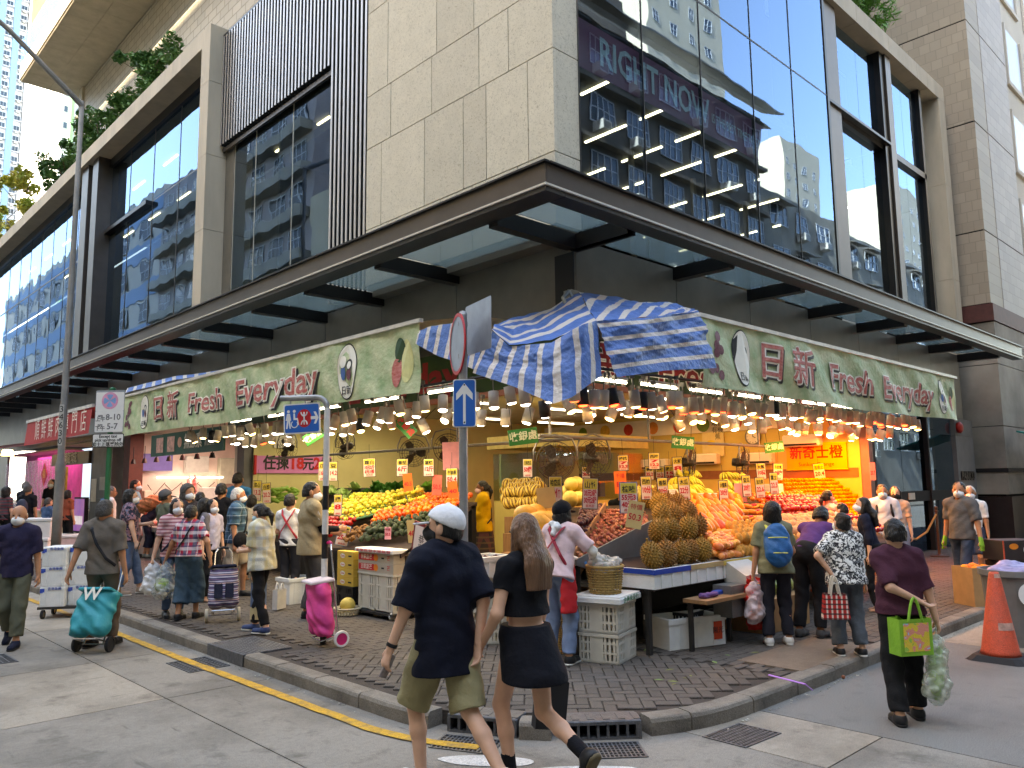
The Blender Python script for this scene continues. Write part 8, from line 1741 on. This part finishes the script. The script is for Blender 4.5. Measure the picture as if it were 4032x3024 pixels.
# trolleys
m_chrome=mat('chrome_tube',(190,190,192),.25,metal=.9,var=.05); m_rub=mat('rubber_tyre',(34,34,36),.8); m_hub=mat('pink_hub',(206,40,110),.5)
def wheel(t,c,r,ax,m1,m2,w_=.018):
    M=Matrix.Translation(c)@Vector(ax).to_track_quat('Z','Y').to_matrix().to_4x4()
    w=MB().lathe([(r*.72,-w_),(r*.95,-w_),(r,-w_*.5),(r,w_*.5),(r*.95,w_),(r*.72,w_),(r*.72,-w_)],20,M=M).build('wheel',m1,t,smooth=False); MB().lathe([(0,-w_*.7),(r*.73,-w_*.6),(r*.73,w_*.6),(0,w_*.7)],16,M=M).build('hub',m2,w)
def trolley(lab,base,rz,tilt,m_,wheel_m,hub_m,handle_m,H_=.95,bag=(.17,.12,.30),stripes=None,flap=None,sag=0):
    """base = point between the wheels on the ground; leans back by tilt about the wheel axle (local y+ = forward/up side)"""
    t=T('shopping_trolley',lab,'trolley',base,rz)
    M=Matrix.Translation((0,0,.085))@Matrix.Rotation(tilt,4,'X')
    for sd in (-1,1):
        wheel(t,(sd*.19,0,.085),.085,(1,0,0),wheel_m,hub_m)
        MB().tube([M@Vector((sd*.11,0,-.0)),M@Vector((sd*.115,0,.55)),M@Vector((sd*.10,-.0,H_-.06)),M@Vector((sd*.06,.02,H_))],.010,8).build('side_tube',m_chrome,t)
    MB().tube([(-.19,0,.085),(.19,0,.085)],.008,6).build('axle',m_chrome,t)
    MB().tube([M@Vector((-.07,.02,H_)),M@Vector((0,.03,H_+.015)),M@Vector((.07,.02,H_))],.017,8).build('grip',handle_m,t)
    MB().tube([M@Vector((-.13,0,.03)),M@Vector((-.13,-.20,.01)),M@Vector((.13,-.20,.01)),M@Vector((.13,0,.03))],.009,8).build('foot_bar',m_chrome,t)
    q=SDF(.011,.04); b=bag
    def X(x,y,z): return np.array(M@Vector((x,y,z)))
    RT=np.array(M.to_3x3())
    q.ell(X(0,-b[1]-.02,.08+b[2]*.55),np.array((b[0],b[1],b[2]*.62)),rot=RT); q.ell(X(0,-b[1]-.02,.08+b[2]*1.25),np.array((b[0]*.95,b[1]*.9,b[2]*.6)),rot=RT)
    q.cone(X(-b[0]*.6,-b[1]-.02,.13),X(-b[0]*.55,-b[1]-.02,.08+b[2]*1.55),b[1]*.85,b[1]*.8); q.cone(X(b[0]*.6,-b[1]-.02,.13),X(b[0]*.55,-b[1]-.02,.08+b[2]*1.55),b[1]*.85,b[1]*.8)
    q.cut(M@Vector((0,0,.05)),np.array(M.to_3x3()@Vector((0,0,-1)))); q.cut(M@Vector((0,0,.08+b[2]*1.75)),np.array(M.to_3x3()@Vector((0,0,1))))
    o=q.build('bag',m_,t,noise=.008+sag,nfreq=16)
    MB().bev(-b[0]*1.0,b[0]*1.0,-b[1]*2.05-.02,.0,0,.03,.012,M@Matrix.Translation((0,0,.075+b[2]*1.75))).build('flap',flap or m_,t)
    return t,M
teal=mat('teal_nylon',(24,146,156),.55,var=.1,scale=5,bump=.5,bscale=12)
b_=(gnd(165,1412,0)+gnd(236,1405,0))/2; tt,M=trolley('teal shopping trolley with a white printed letter pulled by the taupe tee man',b_,yaw_of(4),-.42,teal,m_rub,m_rub,m_shadek,H_=.96,bag=(.19,.13,.26),sag=.008)
text('W',.2,m_wht,M@Matrix.Translation((0,-.302,.47))@Matrix.Rotation(PI/2,4,'X'),tt,name='printed_letter',bold=.004)
b_=(gnd(455,1348)+gnd(505,1338))/2; tt,M=trolley('navy striped shopping trolley beside the denim culottes',b_,yaw_of(-22),-.36,bands('knit_stripes',None,[(2,.05,0,.3,(196,190,206),.85),(2,.05,.5,.2,(120,90,120),.8),(2,.1,.2,.1,(210,180,170),.7)],base=(56,58,92)),mat('cream_tyre',(190,180,160),.7),m_pipe,m_shadek,H_=.86,bag=(.15,.11,.27),flap=navy)
for x in (-.065,.065): MB().bev(-.05,.05,-.012,0,-.09,.09,.01,M@Matrix.Translation((x,-.245,.24))).build('pocket',navy,tt)
b_=gnd(722,1392); tt,M=trolley('bright pink shopping trolley parked at the striped pole',b_,yaw_of(55),.10,mat('pink_nylon',(222,72,146),.55,bump=.5,bscale=12),m_foam,m_hub,m_hub,H_=.98,bag=(.15,.12,.30),flap=mat('pale_flap',(206,190,194),.6),sag=.005)
# ================================================================ STREET FURNITURE
m_galv=mat('galvanised_post',(150,150,150),.45,metal=.5,var=.2,scale=6,bump=.15); m_lpost=mat('grey_painted_post',(132,130,126),.55,var=.18,scale=3,bump=.2,bscale=30)
m_sblue=mat('sign_blue',(24,96,180),.4,var=.03); m_swhite=mat('sign_white',(222,222,220),.4,var=.03); m_sred=mat('sign_red2',(190,36,40),.4,var=.05); m_sback=mat('sign_back',(150,158,168),.45,metal=.4,var=.1); m_sgreen=mat('green_post',(30,104,66),.5,var=.12); m_sblk=mat('sign_black',(24,24,26),.5)
MC=lambda p,th=180: Matrix.Translation(p)@Matrix.Rotation(yaw_of(th),4,'Z')@Matrix.Rotation(PI/2,4,'X')@Matrix.Scale(1,4)
def face(p,th):
    """local x right as seen, y up, z towards the viewer; th=0 faces the camera squarely"""
    a=yaw_of(-th); c,s_=math.cos(a),math.sin(a); return frame(p,(c,s_,0),(0,0,1),(s_,-c,0))
def plate(M,w_,h_,m_,nm,par,z0=0,z1=.004,r=.02):
    n=5; P=[]
    for cx,cy,a0 in ((w_/2-r,h_/2-r,0),(-w_/2+r,h_/2-r,PI/2),(-w_/2+r,-h_/2+r,PI),(w_/2-r,-h_/2+r,3*PI/2)):
        for k in range(n): a=a0+PI/2*k/(n-1); P.append((cx+r*math.cos(a),cy+r*math.sin(a)))
    return MB().prism(P,z0,z1,M).build(nm,m_,par)
# street lamp
b=gnd(118,1222); lp=T('street_lamp','tall grey street lamp post standing on the left pavement','street lamp',b)
ztop=1.8+(b-CAM).to_2d().length*ray(172,218).z/ray(172,218).to_2d().length-.12; k_=1.0
wpx=lambda px_: px_*1.8228/3110*(b-CAM).dot(RW@Vector((0,0,-1)))
r0,r1,r2=wpx(20)/2,wpx(15)/2,wpx(10)/2; zs=1.8+(b-CAM).to_2d().length*ray(130,1000).z/ray(130,1000).to_2d().length-.12
MB().lathe([(r0,0),(r0*.97,zs*.6),(r0*.95,zs-.25),(r0*1.02,zs-.22),(r0*1.02,zs-.05),(r1,zs+.1),(r2*1.2,ztop*.7),(r2,ztop),(0,ztop+.03)],20).build('post',m_lpost,lp,smooth=True)
MB().tube([(0,0,ztop-.1),(-1.6,-.3,ztop+1.0),(-3.4,-.6,ztop+2.0)],[.07,.055,.05],8).build('arm',m_lpost,lp)
MB().box(-.15,.15,-.3,.3,-.06,.06,Matrix.Translation((-3.6,-.65,ztop+2.05))).build('lamp_head',m_lpost,lp)
pl_=plate(face((0,0,zs+.85),0)@Matrix.Translation((0,0,r1+.004)),.10,.92,mat('faded_white',(176,174,168),.6),'number_plate',lp,r=.01); 
for i,ch in enumerate('34630'): text(ch,.2,m_sblk,face((0,0,zs+1.2-i*.18),0)@Matrix.Translation((0,0,r1+.01)),lp,name='number')
# no-stopping sign on green pole
b=gnd(222,1246); ns=T('no_stopping_sign','white no-stopping sign plates with hours on a green pole','sign',b); d=(b-CAM).to_2d().length
zz=lambda y,x=232: 1.8+d*ray(x,y).z/ray(x,y).to_2d().length-.12; sc_=1.8228/3110*(b-CAM).dot(RW@Vector((0,0,-1)))
MB().tube([(0,0,0),(0,0,zz(842))],.05,12).lathe([(0,.06),(.06,.03),(.06,-.03),(0,-.04)],12,M=Matrix.Translation((0,0,zz(842)))).build('pole',m_sgreen,ns)
M=face((0,0,0),-4)@Matrix.Translation((0,0,.06))
w_=66*sc_
def at(y): return M@Matrix.Translation((0,zz(y),0))
plate(at(888),w_,92*sc_,m_sback,'plate_back',ns,-.006,0); plate(at(868),w_*.97,42*sc_,m_swhite,'plate',ns); plate(at(911),w_*.97,46*sc_,m_swhite,'plate',ns); plate(at(952),w_*1.08,30*sc_,m_sblk,'plate_edge',ns,-.002,.003); plate(at(952),w_*1.04,27*sc_,m_swhite,'plate',ns,.001,.006)
pk=mat('faded_pink',(214,150,180),.5); fb_=mat('faded_blue',(120,160,206),.5); R_=19*sc_
disc(0,0,R_,R_,.006).build('disc_rim',pk,ns,M=at(866)); 
for a in range(4):
    n=8; P=[(0,0,.008)]+[(R_*.74*math.cos(PI/4+PI/2*a+(-.55+1.1*i/n)+PI/4),R_*.74*math.sin(PI/4+PI/2*a+(-.55+1.1*i/n)+PI/4),.008) for i in range(n+1)]
    MB().add(P,[tuple(range(len(P)))]).build('blue_quarter',fb_,ns,M=at(866))
gr_=mat('faded_ink',(110,110,112),.6)
for tx,yy,xo,hh in (('am',898,-.30,7),('上午',906,-.30,9),('8-10',902,.14,15),('pm',918,-.30,7),('下午',926,-.30,9),('5-7',922,.12,15)): text(tx,hh*sc_*1.25,gr_,at(yy)@Matrix.Translation((xo*w_,0,.006)),ns,bold=.003)
for tx,yy,hh in (('Except taxi',943,8),('pick up/drop off',951,8),('的士上落客除外',961,9)): text(tx,hh*sc_*1.15,m_sblk,at(yy)@Matrix.Translation((0,0,.008)),ns,bold=.002)
# direction sign on black and white striped pole
b=gnd(698,1392); d=(b-CAM).to_2d().length; ds=T('direction_sign','blue lift and railway direction sign on a striped goose-neck pole','sign',b); sc_=1.8228/3110*(b-CAM).dot(RW@Vector((0,0,-1)))
zt=1.8+d*ray(700,858).z/ray(700,858).to_2d().length-.12; rp_=.034
seg=12
for i in range(9):
    z0,z1=[0,.16,.42,.66,.90,1.16,1.42,1.68,1.95][i],[.16,.42,.66,.90,1.16,1.42,1.68,1.95,zt-.12][i]
    MB().tube([(0,0,z0),(0,0,z1)],rp_,14,cap=False).build('pole_band',m_sblk if i%2==0 and i<8 else mat('pole_white',(206,204,200),.5,var=.12,scale=12),ds)
fx=face((0,0,0),-8); xd=-(fx.to_3x3()@Vector((1,0,0)))
ap=[Vector((0,0,zt-.12))]+[Vector((0,0,zt-.12))+xd*(.12*(1-math.cos(a)))+Vector((0,0,.12*math.sin(a))) for a in (PI/8,PI/4,3*PI/8,PI/2)]; ap.append(ap[-1]+xd*(86*sc_))
MB().tube(ap,rp_*.95,12).build('arm',m_galv,ds)
c=Vector((0,0,0))+xd*(59*sc_); zc_=1.8+d*ray(640,902).z/ray(640,902).to_2d().length-.12
M=frame((c.x,c.y,zc_),fx.to_3x3()@Vector((1,0,0)),(0,0,1),fx.to_3x3()@Vector((0,0,1)))@Matrix.Rotation(.04,4,'Z')
sw_,sh_=86*sc_,68*sc_
plate(M,sw_,sh_,m_swhite,'panel_border',ds,-.008,.004); plate(M,sw_-.03,sh_-.03,m_sblue,'panel',ds,.0,.007)
for hx in (-.3,.1,.4): MB().tube([M@Vector((hx*sw_,sh_/2,0)),M@Vector((hx*sw_,sh_/2+.06,0))],.006,6).build('hanger',m_galv,ds)
def picto(x,wheel_):
    m_=MB(); u=sh_
    cx_=x*sw_
    hd_=disc(cx_,u*.25,u*.05,u*.05,.008); hd_.build('pictogram_head',m_swhite,ds,M=M)
    if not wheel_: m_.prism([(cx_-.05*u,.18*u),(cx_+.05*u,.18*u),(cx_+.09*u,-.05*u),(cx_+.05*u,-.06*u),(cx_+.04*u,.05*u),(cx_+.08*u,-.32*u),(cx_+.03*u,-.32*u),(cx_,-.08*u),(cx_-.04*u,-.32*u),(cx_-.09*u,-.32*u),(cx_-.04*u,.05*u),(cx_-.06*u,-.05*u),(cx_-.10*u,-.05*u)],.007,.009,M)
    else:
        m_.prism([(cx_-.03*u,.18*u),(cx_+.02*u,.18*u),(cx_+.03*u,.02*u),(cx_+.12*u,.02*u),(cx_+.16*u,-.2*u),(cx_+.12*u,-.22*u),(cx_+.09*u,-.04*u),(cx_-.03*u,-.04*u)],.007,.009,M)
        m_.tube([M@Vector((cx_+(-.0+.11*math.cos(a))*u,(-.18+.11*math.sin(a))*u,.008)) for a in [PI*.7+1.5*PI*i/14 for i in range(15)]],.006,5)
    m_.build('pictogram',m_swhite,ds)
picto(-.36,False); picto(-.2,True)
disc(.07*sw_,0,.25*sh_,.30*sh_,.008).build('railway_disc',m_sred,ds,M=M)
m_=MB(); u=sh_*.22; ox=.07*sw_
for sg in (1,-1):
    m_.tube([M@Vector((ox+u*.62*math.cos(a)*.75,sg*(u*.95-u*.62*math.sin(a)*1.0),.010)) for a in [PI*i/10 for i in range(11)]],.008,5)
m_.tube([M@Vector((ox,-u*.95,.010)),M@Vector((ox,u*.95,.010))],.008,5); m_.build('railway_emblem',m_swhite,ds)
ar=MB().prism([(.25*sw_,.05*sh_),(.38*sw_,.05*sh_),(.33*sw_,.2*sh_),(.39*sw_,.2*sh_),(.46*sw_,0),(.39*sw_,-.2*sh_),(.33*sw_,-.2*sh_),(.38*sw_,-.05*sh_),(.25*sw_,-.05*sh_)],.007,.009,M).build('arrow',m_swhite,ds)
# one-way pole
b=gnd(1003,1462); d=(b-CAM).to_2d().length; ow=T('one_way_sign','galvanised pole with blue one-way arrow plate and round sign seen edge-on','sign',b); sc_=1.8228/3110*(b-CAM).dot(RW@Vector((0,0,-1)))
zq=lambda y: 1.8+d*ray(1005,y).z/ray(1005,y).to_2d().length-.12
zt=zq(680); MB().tube([(0,0,0),(0,0,zt)],.040,14).lathe([(.042,-.05),(.042,0),(.03,.03),(0,.04)],14,M=Matrix.Translation((0,0,zt))).build('pole',m_galv,ow)
fx=face((0,0,0),-6); M=frame((0,0,zq(872)),fx.to_3x3()@Vector((1,0,0)),(0,0,1),fx.to_3x3()@Vector((0,0,1)))@Matrix.Translation((.02,0,.045))
w_,h_=52*sc_,108*sc_
plate(M,w_,h_,m_swhite,'panel_border',ow,-.004,.003); plate(M,w_-.018,h_-.018,m_sblue,'panel',ow,0,.006)
MB().prism([(-.012,-.44*h_),(.012,-.44*h_),(.012,.2*h_),(.36*w_,.06*h_),(.36*w_,.2*h_),(0,.42*h_),(-.36*w_,.2*h_),(-.36*w_,.06*h_),(-.012,.2*h_)],.006,.008,M).build('arrow',m_swhite,ow)
for yy in (-.4,.38): disc(0,yy*h_,.008,.008,.009,8).build('bolt',m_sblk,ow,M=M)
# round plate almost edge-on and a square plate behind
R2=70*sc_
M=frame((0,0,zq(742)),(math.cos(R(118)),math.sin(R(118)),0),(0,0,1),(math.sin(R(118)),-math.cos(R(118)),0))@Matrix.Translation((-.02,0,.05)) if False else None
a_=yaw_of(-108); ex=Vector((math.cos(a_),math.sin(a_),0)); nz=Vector((math.sin(a_),-math.cos(a_),0)); M=frame(Vector((0,0,zq(742)))+nz*.055+fx.to_3x3()@Vector((-26*sc_,0,0)),ex,(0,0,1),nz)
MB().lathe([(0,0),(R2,0),(R2,.004),(0,.004)],36,M=M).build('round_plate',m_sback,ow); MB().lathe([(R2*.78,.005),(R2,.005),(R2,.007),(R2*.78,.007)],36,M=M).build('red_ring',m_sred,ow); MB().lathe([(0,.0052),(R2*.77,.0052)],30,M=M).build('white_face',m_swhite,ow); MB().lathe([(R2*.9,-.006),(R2*1.01,-.006),(R2*1.01,.008),(R2*1.0,.008)],36,M=M).build('red_rim',m_sred,ow)
a_=yaw_of(62); ex=Vector((math.cos(a_),math.sin(a_),0)); nz=Vector((math.sin(a_),-math.cos(a_),0)); M=frame(Vector((0,0,zq(706)))+fx.to_3x3()@Vector((34*sc_,0,-.02)),ex,(0,0,1),nz)
plate(M,.55,.48,m_sback,'square_plate',ow,-.004,0)
for zz_ in (zq(700),zq(770)): MB().lathe([(.046,-.02),(.046,.02)],12,M=Matrix.Translation((0,0,zz_))).build('clamp',m_galv,ow)
# traffic cone
b=gnd(2163,1424,0); cn=T('traffic_cone','dirty orange traffic cone with black base on the road','traffic cone',b)
m_cone=stained('cone_plastic',(206,84,58),(150,84,70),.6,10,60,sc1=4,amt=1.2)
hc_=1.8+(b-CAM).to_2d().length*ray(2163,1236).z/ray(2163,1236).to_2d().length
MB().bev(-.27,.27,-.27,.27,0,.05,.06).build('base',m_rub,cn); MB().lathe([(.185,.05),(.17,.09),(.05,hc_-.02),(.04,hc_),(.03,hc_),(.03,hc_-.05),(0,hc_-.05)],22).build('cone',m_cone,cn,smooth=True)
for z0,z1 in ((.30,.37),(.80,.84)):
    rr_=lambda z: .17-(.12)*(z-.09)/(hc_-.11)+.002
    P=[(rr_(z)*math.cos(a),rr_(z)*math.sin(a),z) for z in (z0,z1) for a in [3.4+1.3*i/12 for i in range(13)]]; MB().add(P,[(i,i+1,14+i,13+i) for i in range(12)]).build('worn_band',mat('worn_white',(190,150,136),.7,var=.3,scale=20),cn)
# grey bin with boxes behind
b=gnd(2205,1390,0); m_bin=mat('grey_bin',(110,112,112),.55,var=.12,scale=4); bn=T('refuse_bin','large round grey refuse bin behind the traffic cone','bin',b)
MB().lathe([(.27,0),(.33,.72),(.36,.74),(.36,.80),(.33,.80),(.32,.74),(.26,.05),(0,.05)],26).build('barrel',m_bin,bn,smooth=False); 
s=SDF(.018,.05); s.ell((0,0,0),(.27,.27,.06)).ell((.08,.05,.05),(.12,.12,.05)); s.build('bin_bag',mat('lilac_bag',(150,146,186),.4,var=.3,scale=8),M=Matrix.Translation(b+Vector((0,0,.78))),label='lilac rubbish bag in the grey bin',cat='bag',noise=.014,nfreq=26)
M=face(b+Vector((0,0,.5)),0)@Matrix.Translation((-.06,.06,.325)); disc(0,0,.12,.12,0).build('round_sticker',m_swhite,bn,M=M@Matrix.Rotation(-.1,4,'X')).parent=None
bpy.data.objects['round_sticker'].matrix_world=M@Matrix.Rotation(-.1,4,'X'); tag(bpy.data.objects['round_sticker'],'torn white round sticker on the grey bin','sticker')
m_bxk=mat('dark_printed_carton',(52,44,44),.6,var=.1); bx0=gnd(2165,1300)
for i,(dx,dz,lab) in enumerate(((0,0,'lowest printed fruit carton of the stack by the bin'),(.05,.28,'middle printed fruit carton of the stack by the bin'),(-.02,.56,'topmost printed fruit carton of the stack by the bin'))):
    t=T('fruit_carton',lab,'carton',bx0+Vector((.25+dx,-.1,dz+.0)),yaw_of(-8),'printed fruit cartons'); MB().bev(-.28,.28,-.2,.2,0,.27,.006).build('box',m_bxk,t)
    for x in (-.285,.265): MB().box(x,x+.02,-.205,-.2,0,.27).build('orange_edge',m_cone,t)
    disc(0,0,.06,.06,0).build('white_mark',m_swhite,t,M=Matrix.Translation((.08,-.2025,.14))@Matrix.Rotation(PI/2,4,'X')); disc(0,0,.07,.04,0).build('fruit_print',m_mpr,t,M=Matrix.Translation((-.12,-.2025,.19))@Matrix.Rotation(PI/2,4,'X')); text('Fresh',.05,m_swhite,Matrix.Translation((.09,-.2025,.04))@Matrix.Rotation(PI/2,4,'X'),t)
cb_=T('open_carton','open brown carton of oranges beside the printed stack','carton',bx0+Vector((-.45,.15,0)),yaw_of(-8)); MB().box(-.22,.22,-.2,.2,0,.02).box(-.22,.22,-.2,-.19,.02,.5).box(-.22,.22,.19,.2,.02,.5).box(-.22,-.21,-.19,.19,.02,.5).box(.21,.22,-.19,.19,.02,.5).build('box',m_card,cb_); MB().box(-.21,.21,-.19,.19,.4,.41).build('filling',m_card,cb_)
for k in range(14): put('orange','orange',bx0+Vector((-.45,.15,.46))+Vector((rf.uniform(-.14,.14),rf.uniform(-.12,.12),rf.uniform(0,.03))),'orange in the open brown carton by the bin','oranges in the open carton','orange')
# rope stanchion
b=gnd(2030,1202); sp=T('rope_stanchion','bronze rope post by the glass lobby','post',b); m_brz=mat('bronze_post',(104,80,66),.4,metal=.6)
MB().lathe([(.19,0),(.19,.02),(.05,.04),(.03,.06),(.028,.95),(.04,.96),(.04,.99),(.025,1.0),(.04,1.03),(.035,1.07),(0,1.08)],18).build('post',m_brz,sp)
MB().tube([b+Vector((-.03,0,.9)),b+Vector((-.5,.05,.55)),b+Vector((-1.0,.1,.42)),b+Vector((-1.6,.15,.5)),b+Vector((-2.0,.2,.75))],.022,8).build('rope',mat('gold_rope',(170,140,80),.8,bump=.8,bscale=60),label='gold rope sagging from the bronze post',cat='rope')
# foam boxes on dolly (left), foam boxes by lamp post
m_blabel=mat('blue_label',(50,80,170),.5)
b=gnd(150,1330,0); 
dl=T('flat_dolly','low flat dolly carrying foam boxes beside the taupe tee man','dolly',b,yaw_of(-10)); MB().box(-.34,.34,-.25,.25,.13,.165).build('deck',m_tbl,dl)
for (x,y) in ((-.28,-.2),(.28,-.2),(-.28,.2),(.28,.2)): wheel(dl,(x,y,.06),.06,(1,0,0),m_rub,mat('cream_hub',(180,160,130),.6))
for i in range(2):
    for k in range(3):
        t=T('foam_box',['bottom','middle','top'][k]+' white foam box of the '+['nearer','farther'][i]+' stack on the dolly','foam box',b+Vector((0,0,.165+.275*k))+Matrix.Rotation(yaw_of(-10),3,'Z')@Vector((-.16+.33*i,-.02+.1*i,0)),yaw_of(-10),'foam boxes on the dolly')
        MB().bev(-.16,.16,-.22,.22,0,.27,.012).build('body',m_foam,t); MB().bev(-.165,.165,-.225,.225,.225,.272,.012).build('lid',m_foam,t)
        for x in (-.1,.1): MB().box(x-.02,x+.02,-.229,-.221,.02,.2).build('rib',m_foam,t)
        MB().box(-.158,-.10,-.2275,-.2255,.19,.25).build('blue_label',m_blabel,t); text('香港集團',.045,m_blabel,Matrix.Translation((.03,-.2285,.245))@Matrix.Rotation(PI/2,4,'X'),t)
for i,(x,y,lab) in enumerate(((80,1205,'lower white foam box right behind the lamp post'),(135,1195,'cream foam box by the pier counter'),(160,1195,'tall pinkish foam bin beside the pier'))):
    p=gnd(x,y); t=T('foam_box',lab,'foam box',p,yaw_of(-5),'foam boxes by the lamp post'); MB().bev(-.35,.35,-.25,.25,0,.42,.02).build('body',m_foam if i!=2 else mat('pinkish_foam',(222,196,190),.6),t); MB().bev(-.37,.37,-.27,.27,.425,.50,.02).build('lid',m_foam,t)
t=T('foam_box','upper white foam box stacked behind the lamp post','foam box',gnd(80,1205)+Vector((.03,0,.505)),yaw_of(-8),'foam boxes by the lamp post'); MB().bev(-.34,.34,-.24,.24,0,.40,.02).build('body',m_foam,t); MB().bev(-.36,.36,-.26,.26,.405,.47,.02).build('lid',m_foam,t)
# foam box, crates behind khaki man and centre crate of dark fruit
foambox(-.22,.22,-.2,.2,0,.36,'white foam box behind the charcoal trousers').location=gnd(640,1300)
t=T('plastic_crate','lower white perforated crate between the couple','crate',gnd(1052,1385),yaw_of(-5),'white crates between the couple'); crate(t,.4,.36,.36,m_crate); p=t.location.copy()
t=T('plastic_crate','upper white perforated crate between the couple','crate',p+Vector((0,0,.365)),yaw_of(-5),'white crates between the couple'); crate(t,.4,.36,.32,m_crate)
foambox(-.22,.22,-.2,.2,0,.22,'white foam box of dark grapes between the couple').location=p+Vector((0,0,.69))
for k in range(40): put('mangosteen','grape',p+Vector((rf.uniform(-.17,.17),rf.uniform(-.15,.15),.86+rf.uniform(0,.03))),'dark grape in the foam box between the couple','dark grapes','grape',s=.55)
